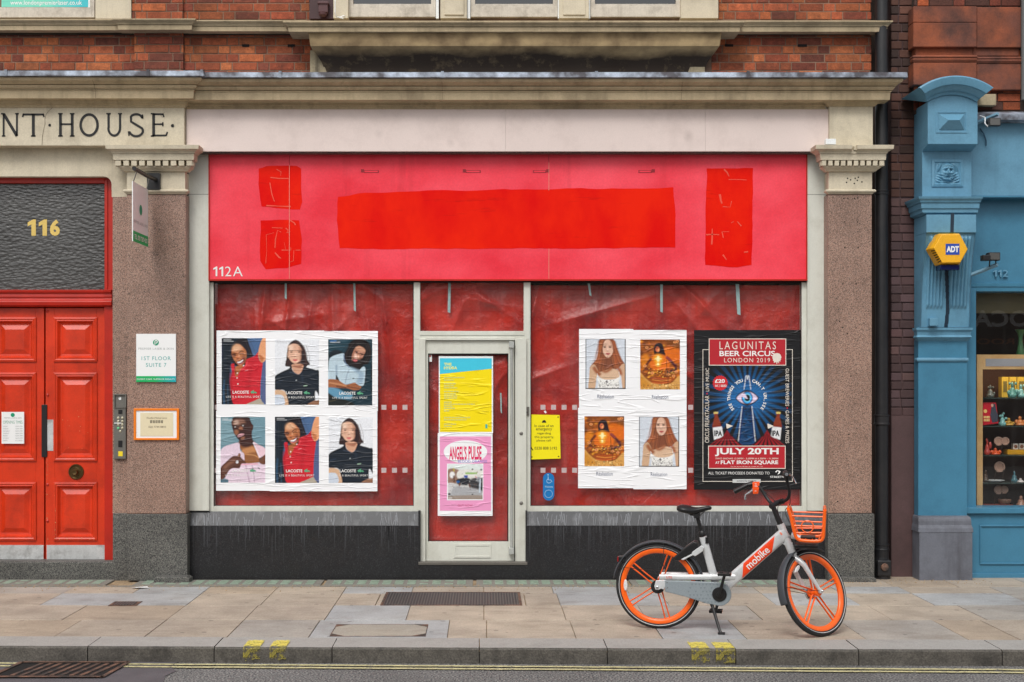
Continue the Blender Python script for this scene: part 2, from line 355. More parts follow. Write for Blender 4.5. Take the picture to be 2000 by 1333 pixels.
# gravelly edge between the pavement lights and the slabs
# kerb stones
kb = MB(); kf = MB()
KX = [-8.2,-7.3,-6.3,-5.35,-4.4,-3.5,-2.62,-1.78,-1.0,-.03,.81,1.65,2.45,3.38,4.3,5.2,6.1,7.0,8]
for i in range(len(KX)-1):
    x0, x1 = KX[i]+.003, KX[i+1]-.003; dz = rs.uniform(-.002, .002)
    n = 14; t = [x0+(x1-x0)*k/n for k in range(n+1)]
    for k in range(n):
        a, b = t[k], t[k+1]
        ja = 0 if k == 0 else .003*math.sin(a*37+i); jb = .003*math.sin(b*37+i) if k < n-1 else 0
        kb.add([(a,ky(a)+.012+ja,dz-.001),(b,ky(b)+.012+jb,dz-.001),(b,ky(b)+.32,dz+.002),(a,ky(a)+.32,dz+.002)], [(0,1,2,3)])
        kf.add([(a,ky(a)-.004,-.2),(b,ky(b)-.004,-.2),(b,ky(b)-.001,dz-.014),(a,ky(a)-.001,dz-.014),(a,ky(a)+.012+ja,dz-.001),(b,ky(b)+.012+jb,dz-.001)], [(0,1,2,3),(3,2,5,4)])
    for xx in (x0, x1):
        kf.add([(xx,ky(xx)-.004,-.2),(xx,ky(xx)+.32,-.2),(xx,ky(xx)+.32,dz+.002),(xx,ky(xx)+.012,dz-.001)], [(0,1,2,3)])
struct(kb.build('kerb_top', kerbm)); struct(kf.build('kerb_face', kerbface))
struct(MB().add([(-9,ky(-9)+.02,-.03),(9,ky(9)+.02,-.03),(9,ky(9)+.34,-.03),(-9,ky(-9)+.34,-.03)], [(0,1,2,3)]).build('kerb_bed', dirt))
for a, b, s_ in ((476,510,4), (528,561,4), (1347,1383,-6), (1394,1432,-6)):
    x0, x1 = X(a, -3.0), X(b-1, -3.0)
    m_ = MB(); mf = MB(); n = 8
    for k in range(n):
        p, q = x0+(x1-x0)*k/n, x0+(x1-x0)*(k+1)/n
        j = rs.uniform(-.012, .012)
        m_.add([(p,ky(p)+.010,.0045),(q,ky(q)+.010,.0045),(q,ky(q)+.20+j,.0065),(p,ky(p)+.20+j,.0065)], [(0,1,2,3)])
        mf.add([(p,ky(p)-.009,-.082+j),(q,ky(q)-.009,-.082+j),(q,ky(q)-.0065,-.012),(p,ky(p)-.0065,-.012),(q,ky(q)+.010,.0045),(p,ky(p)+.010,.0045)], [(0,1,2,3),(3,2,4,5)])
    struct(m_.build('kerb_marking', yel2)); struct(mf.build('kerb_face_marking', yel3))
# opposite pavement, behind the camera
struct(MB().box(-30, 30, -15.0, -10.6, -.3, -.0).build('pavement_opposite', slabm if False else kerbm))

# ---- ironwork in the pavement
tread, tt, tp, ttc = newmat('tread_plate'); wv = tt.nodes.new('ShaderNodeTexWave'); wv.inputs['Scale'].default_value = 14; wv.inputs['Distortion'].default_value = .3
wv.bands_direction = 'X'; tt.links.new(ttc.outputs['Object'], wv.inputs[0])
tt.links.new(mix(tt, ramp(tt, wv.outputs[1], .3, .7), rgb(62,60,62), rgb(104,100,98)), tp.inputs['Base Color']); tp.inputs['Roughness'].default_value = .5; tp.inputs['Metallic'].default_value = .4
bump(tt, tp, wv.outputs[1], .6, .004)
iron = M('rusty_iron', rgb(124,92,76), .75, .1, var=.3, vs=12, grain=.2, bmp=.3, c2=rgb(60,56,54))
t_ = thing('access_cover', 'wide dark ribbed steel plate set in the pavement before the shop door', 'manhole cover', (-.26,-1.07,0))
m_ = MB(); m_.box(-.81,-.79,-1.40,-.76,-.02,.004); m_.box(.28,.30,-1.40,-.76,-.02,.004); m_.box(-.79,.28,-1.40,-1.385,-.02,.004); m_.box(-.79,.28,-.775,-.76,-.02,.004)
m_.build('frame', iron, t_); MB().box(-.787,.277,-1.383,-.777,-.02,.0025).build('plate', tread, t_)
t_ = thing('stopcock_cover', 'small dark metal cover in the paving before the grey stone pier', 'cover', (-2.83,-1.33,0))
MB().box(-2.93,-2.71,-1.43,-1.23,-.02,.004).build('frame', iron, t_); MB().box(-2.90,-2.74,-1.40,-1.26,-.01,.0065).build('plate', tread, t_)
t_ = thing('recessed_cover', 'pavement access cover filled with stone, dark iron corners, near the kerb', 'manhole cover', (-.74,-2.4,0))
c0, c1, d0, d1 = -1.06,-.40,-2.66,-2.22
m_ = MB()
for cx, sx in ((c0,1),(c1,-1)):
    for cy, sy in ((d0,1),(d1,-1)):
        pp = [(cx,cy,.004),(cx+sx*.10,cy,.004),(cx,cy+sy*.10,.004)]
        m_.add(pp if sx*sy > 0 else pp[::-1], [(0,1,2)])
for a in ((c0,c1,d0,d0+.005),(c0,c1,d1-.005,d1),(c0,c0+.005,d0+.005,d1-.005),(c1-.005,c1,d0+.005,d1-.005)): m_.box(a[0],a[1],a[2],a[3],-.01,.0033)
m_.build('frame', iron, t_)
MB().box(c0+.0055,c1-.0055,d0+.0055,d1-.0055,-.01,.0022,rgb(174,168,156)).build('infill', slabm, t_)
# gully
t_ = thing('gully_grate', 'rusty slanted-bar drain grate at the kerb, in the road', 'drain grate', (-2.95,-3.27,ZR))
gx0, gx1, g0, g1 = -3.02,-2.46,-3.46,-3.05
m_ = MB()
for i in range(9):
    u = gx0+.04+i*.062
    m_.add([(u,g0+.03,ZR+.012),(u+.028,g0+.03,ZR+.012),(u+.10,g1-.03,ZR+.012),(u+.072,g1-.03,ZR+.012),
            (u,g0+.03,ZR-.03),(u+.028,g0+.03,ZR-.03),(u+.10,g1-.03,ZR-.03),(u+.072,g1-.03,ZR-.03)], [(0,1,2,3),(0,4,5,1),(2,6,7,3),(1,5,6,2),(3,7,4,0)])
m_.build('grate_bar', iron, t_)
MB().add([(gx0-.06,g0-.02,ZR+.0085),(gx1+.06,g0-.02,ZR+.0085),(gx1+.12,g1+.01,ZR+.0085),(gx0-.02,g1+.01,ZR+.0085)], [(0,1,2,3)]).build('pit', dark, t_)
m_ = MB()
for q in ([(gx0-.06,g0-.04),(gx1+.08,g0-.04),(gx1+.085,g0+.0),(gx0-.055,g0+.0)], [(gx0-.02,g1-.02),(gx1+.12,g1-.02),(gx1+.13,g1+.02),(gx0-.01,g1+.02)], [(gx0-.09,g0-.03),(gx0-.055,g0-.03),(gx0+.0,g1+.01),(gx0-.035,g1+.01)], [(gx1+.06,g0-.03),(gx1+.09,g0-.03),(gx1+.14,g1+.01),(gx1+.11,g1+.01)]):
    m_.add([(x,y,ZR+.014) for x,y in q], [(0,1,2,3)])
m_.build('frame', iron, t_)
# pavement lights
glassblk = M('glass_block', rgb(150,170,152), .5, var=.35, vs=14, grain=.1, grime=.6, grimecol=rgb(92,92,80), gsz=16, bmp=.1, spec=.4)
plframe = M('pavement_light_frame', rgb(136,134,126), .8, var=.25, vs=6, grain=.2, bmp=.5, grime=.5, grimecol=rgb(64,60,54), gsz=6)
blu = flat('blue_glass', 90,140,160, rough=.2)
def pave_light(x0, x1, label, y0=-.40, y1=-.07, blocks=3):
    t = thing('pavement_light', label, 'pavement light', ((x0+x1)/2,-.22,0), 'glass block lights along the foot of the shopfront')
    f = MB(); f.box(x0+.005,x1-.005,y0,y1,-.03,.0015); f.build('frame', plframe, t)
    g = MB(); n = int((x1-x0-.06)/.105)
    for i in range(n):
        for j in range(blocks):
            if rs.random() < .06: continue
            cx = x0+.05+(i+.5)*(x1-x0-.1)/n; cy = y0+.055+(j+.5)*(y1-y0-.09)/blocks; hw = .036; hd = (y1-y0-.09)/blocks*.36
            g.box(cx-hw,cx+hw,cy-hd,cy+hd,-.01,.0045)
    g.build('glass_block', glassblk, t); return t
pave_light(-4.35,-3.25, 'worn pavement light with glass blocks before the red doors', y0=-.36, y1=-.06)
pave_light(-3.02,-1.40, 'long glass block light at the foot of the left stall riser')
pave_light(-1.38,-.09, 'glass block light at the foot of the black wall left of the door')
pave_light(-.07,1.25, 'glass block light before the white shop door')
pave_light(1.27,2.60, 'glass block light behind the bicycle')
MB().box(-4.5,2.6,-.455,-.405,-.03,.003).build('pavement_edging', plframe)
struct(bpy.data.objects['pavement_edging'])
gr = MB(); 
for i in range(900):
    x = rs.uniform(-4.4, 4.4); y = -.445+rs.gauss(0,.035)-(0 if rs.random()<.8 else rs.uniform(0,.25)); r = rs.uniform(.0025,.007)
    if x > 2.62: y = rs.uniform(-.32,-.02)
    gr.add([(x-r,y-r,.001),(x+r,y-r*.6,.001),(x+r*.5,y+r,.001),(x,y,.001+r*1.3)], [(0,1,3),(1,2,3),(2,0,3)])
o = gr.build('grit', dirt); tag(o, 'scattered sandy grit along the foot of the shopfronts', 'grit'); o['kind'] = 'stuff'
m_ = MB(); m_.add([(-2.98,-.56,.006),(-2.90,-.60,.014),(-2.83,-.55,.005),(-2.86,-.49,.010),(-2.95,-.50,.004)], [(0,1,4),(1,2,3),(1,3,4)])
tag(m_.build('paper_scrap', whitepaint), 'small white scrap of litter on the pavement below the grey pier', 'litter')

# ---------------------------------------------------------------- brick building (116 and 112A)
def bricks(mb, x0, x1, z0, z1, y, ch=.0745, seed=1, pal=None, off=0, dpt=.03, wl=.215, wh=.105):
    r = random.Random(seed); pal = pal or [(164,88,56),(154,80,52),(148,74,50),(174,96,58),(138,70,52),(160,84,54),(126,68,52),(180,104,64)]
    nrow = int((z1-z0)/ch)+1
    for j in range(nrow):
        zb = z0+j*ch; zt = min(zb+ch-.009, z1)
        if zt-zb < .01: continue
        x = x0-(.0 if j % 2 else .16)-off-r.uniform(0,.03); k = j % 2
        while x < x1:
            L = (wl if k % 2 == 0 else wh); a, b = max(x, x0), min(x+L-.009, x1)
            if b-a > .012:
                c = pal[int(r.random()**1.2*len(pal))]; s = r.uniform(.82, 1.12)
                c = tuple(v for v in rgb(*[min(255, q*s) for q in c]))
                e = r.uniform(-.0025, .0025)
                mb.box(a, b, y+e, y+dpt, zb, zt, c)
            x += L; k += 1
    return mb
ZT = 5.75
bb = thing('brick_building', 'red brick building with stone cornice spanning the red doors and the red shop', 'building', (-.6,.2,0))
# brickwork
YB = .10
b_ = MB()
z137 = Z(140, .05)
bricks(b_, -6.5, X(262,.06), z137-.05, Z(61,YB), YB, seed=2)
b_.cut(); bricks(b_, X(262,.06), X(358,.06), z137-.05, Z(61,.06), .06, seed=3)
b_.cut(); bricks(b_, X(358,.06), X(608,YB), z137-.05, Z(61,YB), YB, seed=4, wl=.225)
b_.cut(); bricks(b_, X(1390,YB), X(1702,YB), z137-.05, Z(61,YB), YB, seed=5)
b_.cut(); bricks(b_, X(258,.06), X(357,.06), Z(38,.06), ZT, .06, seed=6)
b_.cut(); bricks(b_, X(357,YB), X(604,YB), Z(38,YB), ZT, YB, seed=7)
b_.cut(); bricks(b_, X(1404,YB), X(1702,YB), Z(38,YB), ZT, YB, seed=8)
b_.build('brickwork', brickm, bb, bevel=.0035)
MB().box(-6.5, X(1700,YB), YB+.005, .35, Z(150,YB), ZT).build('brick_wall', mortar, bb)
MB().box(X(262,.06)+.003, X(358,.06)-.003, .066, .2, Z(150,.06), Z(61,.06)).build('brick_wall', mortar, bb)
MB().box(X(258,.06)+.003, X(357,.06)-.003, .066, .2, Z(38,.06), ZT).build('brick_wall', mortar, bb)
shade_stone = M('shaded_stone', rgb(44,38,32), .9, var=.4, vs=9, c2=rgb(74,62,48), bmp=.4)  # near-black tone paints in the deep shade under the string course
# string course
sc_ = MB()
def strc(py0, y): 
    a = Z(py0, y-.12)
    return [(a,.02),(a-.003,.155),(a-.012,.155),(a-.018,.150),(a-.034,.128),(a-.046,.122),(a-.0465,.108),(a-.051,.108),(a-.0515,.116),(a-.090,.112),(a-.092,.02)]
sc_.mould(-6.5, X(252,YB), YB, strc(39,YB)); sc_.cut(); sc_.mould(X(262,.06), X(355,.06), .06, strc(38,.06), 1, 1)
sc_.cut(); sc_.mould(X(370,YB), X(603,YB), YB, strc(41,YB)); sc_.cut(); sc_.mould(X(1395,YB), X(1700,YB), YB, strc(42,YB), 0, 1)
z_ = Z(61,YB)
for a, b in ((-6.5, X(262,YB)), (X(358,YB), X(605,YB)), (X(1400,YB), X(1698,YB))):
    MB().box(a, b, YB-.03, YB+.05, z_-.038, z_-.004).build('string_course_soffit', shade_stone, bb)
sc_.build('string_course', stone, bb)
# big sill and corbelled apron of the upper bay
ap_ = MB(); a = Z(37,-.25)
ap_.mould(X(625,-.02), X(1382,-.02), YB, [(a,.02),(a-.003,.30),(a-.018,.30),(a-.036,.272),(a-.045,.268),(a-.0455,.25),(a-.051,.25),(a-.0515,.262),(a-.088,.258),(a-.090,.1)], 1, 1)
ap_.build('bay_sill', stone, bb)
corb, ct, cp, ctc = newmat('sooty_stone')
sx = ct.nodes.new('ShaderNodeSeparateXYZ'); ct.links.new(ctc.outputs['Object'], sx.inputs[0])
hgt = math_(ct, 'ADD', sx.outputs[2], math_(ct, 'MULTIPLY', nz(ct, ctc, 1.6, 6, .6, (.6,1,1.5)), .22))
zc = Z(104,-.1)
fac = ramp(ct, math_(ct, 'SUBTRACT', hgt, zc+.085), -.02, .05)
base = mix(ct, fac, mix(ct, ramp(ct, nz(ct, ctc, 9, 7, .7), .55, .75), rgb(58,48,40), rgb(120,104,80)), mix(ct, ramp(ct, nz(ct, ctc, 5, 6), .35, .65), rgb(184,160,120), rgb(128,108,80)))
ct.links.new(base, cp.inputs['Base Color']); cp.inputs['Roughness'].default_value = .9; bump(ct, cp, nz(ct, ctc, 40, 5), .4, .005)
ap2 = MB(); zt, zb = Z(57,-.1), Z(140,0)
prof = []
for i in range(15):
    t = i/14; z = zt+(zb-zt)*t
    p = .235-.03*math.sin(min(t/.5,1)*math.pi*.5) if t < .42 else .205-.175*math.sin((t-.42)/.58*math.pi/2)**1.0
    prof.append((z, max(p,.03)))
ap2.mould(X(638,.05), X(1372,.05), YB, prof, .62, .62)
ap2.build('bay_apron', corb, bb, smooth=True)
ap3 = MB()
for px, s in ((606,1),(1376,-1)):
    ap3.cut(); ap3.prism([(X(px,.07), zb),(X(px+s*2,.07)+s*.14, zb),(X(px,.07)+s*.11, zb+.12),(X(px,.07)+s*.05, zb+.2),(X(px,.07), zb+.2)], .055, .14)
ap3.build('apron_end', stone_dirty, bb)
# cornice: lead, stone
def corn(y, py):     # py of the top of lead
    a = Z(py, y-.24)
    return a
ld = MB(); co = MB()
YL, YR = -.14, -.11
aL, aR = Z(138, YL-.23), Z(141, YR-.23)
for x0, x1, by, a, mR, tilt in ((-6.5, X(358,YL), YL, aL, 1, 0), (X(352,YR), X(1705,YR), YR, aR, 1, 0)):
    dz = .058
    ld.cut(); co.cut(); ld.mould(x0, x1, by, [(a+.022,-.20),(a+.002,.215),(a-.003,.228),(a-.045,.232),(a-.047,.20)], 0, mR)
    a2 = a-.047
    co.mould(x0, x1, by, [(a2,.02),(a2-.001,.200),(a2-.012,.205),(a2-.03,.195),(a2-.050,.165),(a2-.054,.160),(a2-.0545,.138),(a2-.060,.138),(a2-.0605,.150),(a2-.072,.146),(a2-.088,.132),(a2-.0885,.112),(a2-.094,.112),(a2-.0945,.126),(a2-.100,.126),(a2-.105,.118),(a2-.168,.114),(a2-.171,.03)], 0, mR)
# joints in the lead roll
ld.cut()
for px in (13, 290, 395, 547, 864, 1165, 1462): ld.box(X(px,-.35)-.012, X(px,-.35)+.012, (YL if px < 400 else YR)-.238, (YL if px < 400 else YR)-.1, (aL if px < 400 else aR)-.049, (aL if px < 400 else aR)+.006)
ld.build('lead_flashing', lead, bb); co.build('cornice', stone, bb)
bm_ = MB()
b1 = Z(191, YL-.05); bm_.mould(-6.5, X(360,YL), YL, [(b1,.05),(b1-.02,.048),(b1-.045,.03),(b1-.052,.03),(b1-.06,.012),(b1-.078,.010),(b1-.08,-.02)], 0, 1)
b2 = Z(195, YR); bm_.cut(); bm_.mould(X(362,YR), X(1614,YR), YR+.045, [(b2,.07),(b2-.02,.065),(b2-.035,.05),(b2-.052,.048),(b2-.055,.03),(b2-.075,.028),(b2-.088,.012),(b2-.09,-.02)])
bm_.cut(); bm_.mould(X(1620,YR), X(1704,YR), YR-.01, [(b2,.085),(b2-.02,.07),(b2-.045,.035),(b2-.06,.02),(b2-.063,.0)], 1, 1)
bm_.build('bed_mould', stone, bb)
fz = MB(); fz.pb(-560, 205, 360, 285, YL, .2); fz.cut(); fz.pb(1620, 205, 1705, 287, YR-.01, .2)
fz.build('frieze', stone_pale, bb, bevel=.004)
# door surround in stone (opening with rounded corner), granite jambs
sur = MB(); yS = -.02; r_ = 16
pts = [(X(-42,yS), Z(283,yS)),(X(248,yS), Z(283,yS)),(X(248,yS), Z(385,yS)),(X(218,yS), Z(385,yS))]
for i in range(7):
    th = math.radians(90*i/6); pts.append((X(218-r_+r_*math.cos(th),yS), Z(345+r_-r_*math.sin(th),yS)))
for i in range(7):
    th = math.radians(90+90*i/6); pts.append((X(-42+r_+r_*math.cos(th),yS), Z(345+r_-r_*math.sin(th),yS)))
pts += [(X(-42,yS), Z(385,yS)),(X(-72,yS), Z(385,yS)),(X(-72,yS), Z(283,yS))]
sur.prism(pts[1:]+[(X(-72,yS), Z(283,yS))] if False else pts, yS, .3)
sur.build('door_surround', stone_pale, bb)
jb = MB(); jb.pb(220, 385, 249, 1003, yS, .3); jb.cut(); jb.pb(-72, 385, -44, 1003, yS, .3); jb.build('door_jamb', granite_pink, bb)
YP = -.12
sh = MB(); sh.pb(248, 380, 363, 1004, YP, .3); sh.cut(); sh.pb(-190, 380, -72, 1004, YP, .3); sh.cut(); sh.pb(1617, 380, 1703, 1003, YP, .3); sh.build('pilaster', granite_pink, bb, bevel=.005)
bs_ = MB(); bs_.pb(247, 1005, 366, 1135, YP-.012, .3); bs_.cut(); bs_.pb(-192, 1005, -72, 1135, YP-.012, .3); bs_.cut(); bs_.pb(220, 1003, 248, 1135, yS-.012, .3); bs_.cut(); bs_.pb(-72, 1003, -44, 1135, yS-.012, .3); bs_.cut(); bs_.pb(1617, 1004, 1708, 1135, YP-.012, .3)
bs_.build('pilaster_base', granite_grey, bb, bevel=.006)
hol = MB()
for hx, hy in ((1648,388),(1656,388),(1669,388),(1675,387),(1650,434),(1675,434),(1650,484),(1676,484),(1646,555),(1672,555),(1646,640),(1672,641),(1655,652),(1662,735),(1640,628),(1658,849),(1636,980)):
    hol.lathe((X(hx,YP),YP-.0005,Z(hy,YP)), (0,-1,0), [(.0065,0),(.0001,.0004)], 9)
hol.build('drill_hole', dark, bb)
hol = MB()
for hx, hy in ((1655,349),(1661,352),(1670,349),(1674,353),(1653,357),(1668,359),(1676,347),(1683,356)): hol.lathe((X(hx,YP),YP-.0068,Z(hy,YP)), (0,-1,0), [(.007,0),(.0001,.0004)], 9)
hol.build('drill_hole', dark, bb)
wk = MB(); wk.prism([(X(300,-.2),-.01),(X(372,-.2),-.01),(X(372,-.2),.035),(X(366,-.2),.05),(X(306,-.2),.05)], -.24, -.1); wk.cut(); wk.prism([(X(1622,-.2),-.01),(X(1712,-.2),-.01),(X(1712,-.2),.03),(X(1706,-.2),.042),(X(1628,-.2),.042)], -.2, -.1)
wk.build('plinth_kerb', granite_grey, bb, bevel=.006)
def capital(x0, x1, broken=False):
    t = MB(); y = YP
    zA = Z(283,y-.15)
    if not broken: t.mould(x0, x1, y, [(zA,0),(zA-.001,.150),(zA-.035,.146),(zA-.040,.135),(zA-.055,.110),(zA-.068,.104),(zA-.07,.02)], 1, 1)
    else:
        pr = [(zA,0),(zA-.001,.150),(zA-.035,.146),(zA-.040,.135),(zA-.055,.110),(zA-.068,.104),(zA-.07,.02)]
        t.mould(x0, x0+.17, y, pr, 1, 0); t.mould(x1-.17, x1, y, pr, 0, 1)
        t.box(x0+.165, x1-.165, y-.105, y+.1, zA-.07, zA-.035); t.box(x0+.19, x0+.235, y-.12, y, zA-.04, zA-.008); t.box(x0+.20, x1-.20, y-.07, y+.1, zA-.04, zA+.0)
    z1 = zA-.068
    t.mould(x0, x1, y, [(z1,.02),(z1-.001,.098),(z1-.055,.094),(z1-.057,.02)], 1, 1)
    z2 = z1-.057; n = 10; w0, w1 = x0-.088, x1+.088
    for i in range(n):
        cx = w0+(w1-w0)*(i+.5)/n; hw = (w1-w0)/n*.34; t.box(cx-hw, cx+hw, y-.088, y, z2-.046, z2-.001)
    for s in (-1,1):
        for k in range(2):
            xx = (w0 if s < 0 else w1); yy = y-.02-.036*k; t.box(xx-.0 if s < 0 else xx-.03, xx+.03 if s < 0 else xx, yy-.018, yy, z2-.046, z2-.001)
    t.mould(x0, x1, y, [(z2-.001,.02),(z2-.046,.02),(z2-.047,.068),(z2-.058,.062),(z2-.078,.035),(z2-.085,.030),(z2-.088,.004)], 1, 1)
    z3 = z2-.088; z4 = Z(371,y)
    t.box(x0, x1, y-.006, y+.3, z4, z3)
    t.mould(x0, x1, y, [(z4,0),(z4-.001,.022),(z4-.012,.030),(z4-.022,.026),(z4-.026,.012),(z4-.036,.010),(z4-.038,0)], 1, 1)
    return t
capital(X(248,YP), X(362,YP)).build('capital', stone_pale, bb, bevel=.002)
capital(X(-190,YP), X(-72,YP)).build('capital', stone_pale, bb, bevel=.002)
cap2 = capital(X(1618,YP), X(1703,YP), True).build('capital', stone_pale, bb, bevel=.002); cap2['label'] = 'stone capital with a chunk broken from its top'
# solid wall behind everything
MB().box(-6.5, X(-190,.1), -.10, .5, -.02, Z(283,0)).build('side_wall', stone_pale, bb)
# lettering NT . HOUSE .  (strokes with serifs)
lt = MB(); yq = YL-.003
def stroke(p, wd, mb=lt):
    P = [Vector((X(a,yq), 0, Z(b,yq))) for a, b in p]; hw = wd*1.25/2/220.; L, R = [], []
    for i, q in enumerate(P):
        t = (P[min(i+1,len(P)-1)]-P[max(i-1,0)]).normalized(); nrm = Vector((-t.z,0,t.x))
        L.append(q+nrm*hw); R.append(q-nrm*hw)
    vs = [(v.x,yq,v.z) for v in L+R]; n = len(P)
    mb.add(vs, [(i, i+1, n+i+1, n+i) for i in range(n-1)])
def arcp(cx, cy, rx, ry, a0, a1, n=18): return [(cx+rx*math.cos(math.radians(a0+(a1-a0)*i/n)), cy-ry*math.sin(math.radians(a0+(a1-a0)*i/n))) for i in range(n+1)]
def serif(x, y, w=9): stroke([(x-w/2,y),(x+w/2,y)], 2.2)
t0, b0 = 222.5, 266.0
stroke([(7,t0),(7,b0)],3); stroke([(7,t0),(33,b0)],4.6); stroke([(33,t0),(33,b0)],3); serif(5,t0,6); serif(7,b0,7); serif(33,t0,7)
stroke([(44.5,t0+1.5),(86,t0+1.5)],3); stroke([(46,t0),(44,229)],2.5); stroke([(84,t0),(86,229)],2.5); stroke([(65,t0),(65,b0)],4.6); serif(65,b0,9)
stroke(arcp(97,245,1.2,1.2,0,360,12),2.6)
for x in (118,141): stroke([(x,t0),(x,b0)],4.4); serif(x,t0,9); serif(x,b0,9)
stroke([(118,243),(141,243)],2.8)
stroke(arcp(174,244.5,16.5,20.5,0,360,36),4.0)
stroke([(212,t0),(212,250)]+arcp(223,250,11.5,15.2,180,360,14)+[(234.5,t0)],3.6); serif(212,t0,9); serif(234.5,t0,8)
stroke([(279,231)]+arcp(266,233,12,9.5,20,150,10)+[(256,238),(264,243),(274,249)]+arcp(266,256,13,10.5,25,-165,14)+[(251,259)],3.6); stroke([(278,224),(279,232)],2.2); stroke([(251,257),(252,266)],2.2)
stroke([(300,t0),(300,b0)],4.4); serif(298,t0,7); serif(298,b0,7); stroke([(298,t0+1),(319,t0+1)],2.8); stroke([(300,243),(318,243)],2.6); stroke([(298,b0-1),(324,b0-1)],2.8); stroke([(318,t0),(320,229)],2.4); stroke([(318,239),(318,247)],2.2); stroke([(324,b0),(327,258)],2.4)
stroke(arcp(337,246,1.5,1.5,0,360,12),3.0)
lt.build('lettering', blackink, bb)
ck = MB()      # hairline crack through the frieze, joints in the cornice, gaps in the brickwork
stroke([(108,207),(101,212),(95,217),(90,224),(87.5,233),(88,242),(85,254),(83,266),(82,284)], .55, ck); stroke([(322,219),(314,226),(318,230)], .4, ck)
ck.build('crack', M('crack_line', rgb(110,96,78), .9, var=.2), bb)
jn = MB()
for px in (190, 864, 1330): jn.cut(); jn.mould(X(px,-.2)-.0012, X(px,-.2)+.0012, (YL if px < 400 else YR)-.0012, [(z_c, p_c) for z_c, p_c in [((aL if px < 400 else aR)-.047-dz_, pp_) for dz_, pp_ in ((.002,.200),(.03,.195),(.050,.165),(.0885,.132),(.0945,.126),(.105,.118),(.168,.114))]])
jn.build('block_joint', M('joint_dark', rgb(96,84,68), .9, var=.2), bb)
vh = MB()
for px, w_ in ((480,14),(569,14),(1424,16),(1567,18)): vh.cut(); vh.box(X(px,YB)-w_/440, X(px,YB)+w_/440, YB-.004, YB+.02, Z(92,YB), Z(87,YB))
vh.build('weep_hole', dark, bb)
# upper windows
winw = M('sash_paint', rgb(206,198,184), .6, var=.15, vs=5, grime=.5, grimecol=rgb(110,98,80), gsz=7, streak=.3, bmp=.2)
glassm, gt, gp, gtc = newmat('window_glass')
gp.inputs['Base Color'].default_value = rgb(20,26,32); gp.inputs['Roughness'].default_value = .03; gp.inputs['Specular IOR Level'].default_value = 1.0; gp.inputs['Coat Weight'].default_value = .6
YW = .0
st = MB()
for a, b in ((651,680),(860,912),(1092,1150),(1330,1403)): 
    st.cut(); st.box(X(a,YW), X(b,YW), YW, .3, Z(36,YW), ZT)
st.cut(); st.box(X(604,YW),X(606,YW),YW+.02,.3,Z(36,YW),ZT)
st.cut(); st.box(X(187,.06), X(257,.06), .045, .3, Z(38,.06), ZT)
for a, b in ((868,906),(1100,1143)): st.cut(), st.box(X(a,YW-.012), X(b,YW-.012), YW-.012, YW-.0005, Z(30,YW), ZT)
st.build('mullion', stone_pale, bb, bevel=.003)
wvb = M('white_metal', rgb(236,240,240), .35, var=.05, bmp=.02)
for a, b in ((680,852),(918,1090),(1152,1330)):
    f = MB(); f.box(X(a+1,.06), X(b-1,.06), .05, .1, Z(34,.06), Z(13,.06)); f.box(X(a+1,.06), X(a+10,.06), .055, .1, Z(13,.06), ZT); f.box(X(b-10,.06), X(b-1,.06), .055, .1, Z(13,.06), ZT); f.box(X(a+6,.06), X(b-6,.06), .065, .1, Z(13,.065), Z(8,.065))
    fo = f.build('window', winw, bb, bevel=.003)
    MB().box(X(a+9,.06), X(b-9,.06), .085, .09, Z(9,.08), ZT).build('pane', glassm, fo)
    tr = MB(); tr.box(X(a-5,.04), X(a+.5,.04), .03, .06, Z(37,.04), ZT); tr.cut(); tr.box(X(b-.5,.04), X(b+5,.04), .03, .06, Z(37,.04), ZT); tr.build('white_trim', wvb, fo)
    bl = MB()
    for k in range(10): bl.box(X(a+11,.1), X(b-11,.1), .094, .099, Z(8,.1)+k*.035, Z(8,.1)+k*.035+.028)
    if a != 680: bl.build('blind', flat('blind_slat',170,190,200), fo)
MB().box(X(604,YW), X(651,YW), YW+.015, .3, Z(36,YW), ZT).build('painted_panel', M('maroon_paint', rgb(62,34,36), .5, var=.2, grime=.3), bb)
mb_ = MB(); mb_.box(X(622,-.05), X(640,-.05), -.05, .02, Z(24,-.05), Z(2,-.05)); mb_.box(X(620,-.05), X(642,-.05), -.06, .02, Z(8,-.05), Z(4,-.05)); mb_.lathe((X(630,-.05),-.02,Z(25,-.05)), (0,0,-1), [(.001,-.02),(.04,-.015),(.036,.015),(.015,.03),(.0,.032)], 12)
mb_.build('iron_boss', flat('maroon_iron',84,52,54), bb, bevel=.003)
cbl = MB(); cbl.tube([(X(a,-.05),-.05-.02*math.sin(a),Z(b,-.05)) for a, b in ((655,0),(655,26),(657,33),(664,33),(671,30),(674,33),(670,36),(660,34))], .005, 6); cbl.build('cable', wvb, bb, smooth=True)
# window at the far left with its clinic board
f = MB(); f.box(-5.6, X(182,.1), .06, .12, Z(37,.1), Z(17,.1)); f.box(X(182,.1), X(187,.1), .06, .12, Z(37,.1), ZT); f.box(X(178,.12), X(182,.12), .08, .13, Z(17,.12), ZT)
fo = f.build('window', winw, bb, bevel=.003)
MB().box(-5.6, X(182,.13), .109, .1115, Z(17,.11), ZT).build('pane', glassm, fo)
t_ = thing('clinic_board', 'turquoise board with a white web address in the upper left window', 'sign', (X(90,.12),.12,Z(16,.12)))
gm, g2, gpn, gtc2 = newmat('teal_board'); sx = g2.nodes.new('ShaderNodeSeparateXYZ'); g2.links.new(gtc2.outputs['Object'], sx.inputs[0])
g2.links.new(ramp(g2, sx.outputs[0], -.3, .35, rgb(120,214,190), rgb(60,190,200)), gpn.inputs['Base Color']); gpn.inputs['Roughness'].default_value = .4
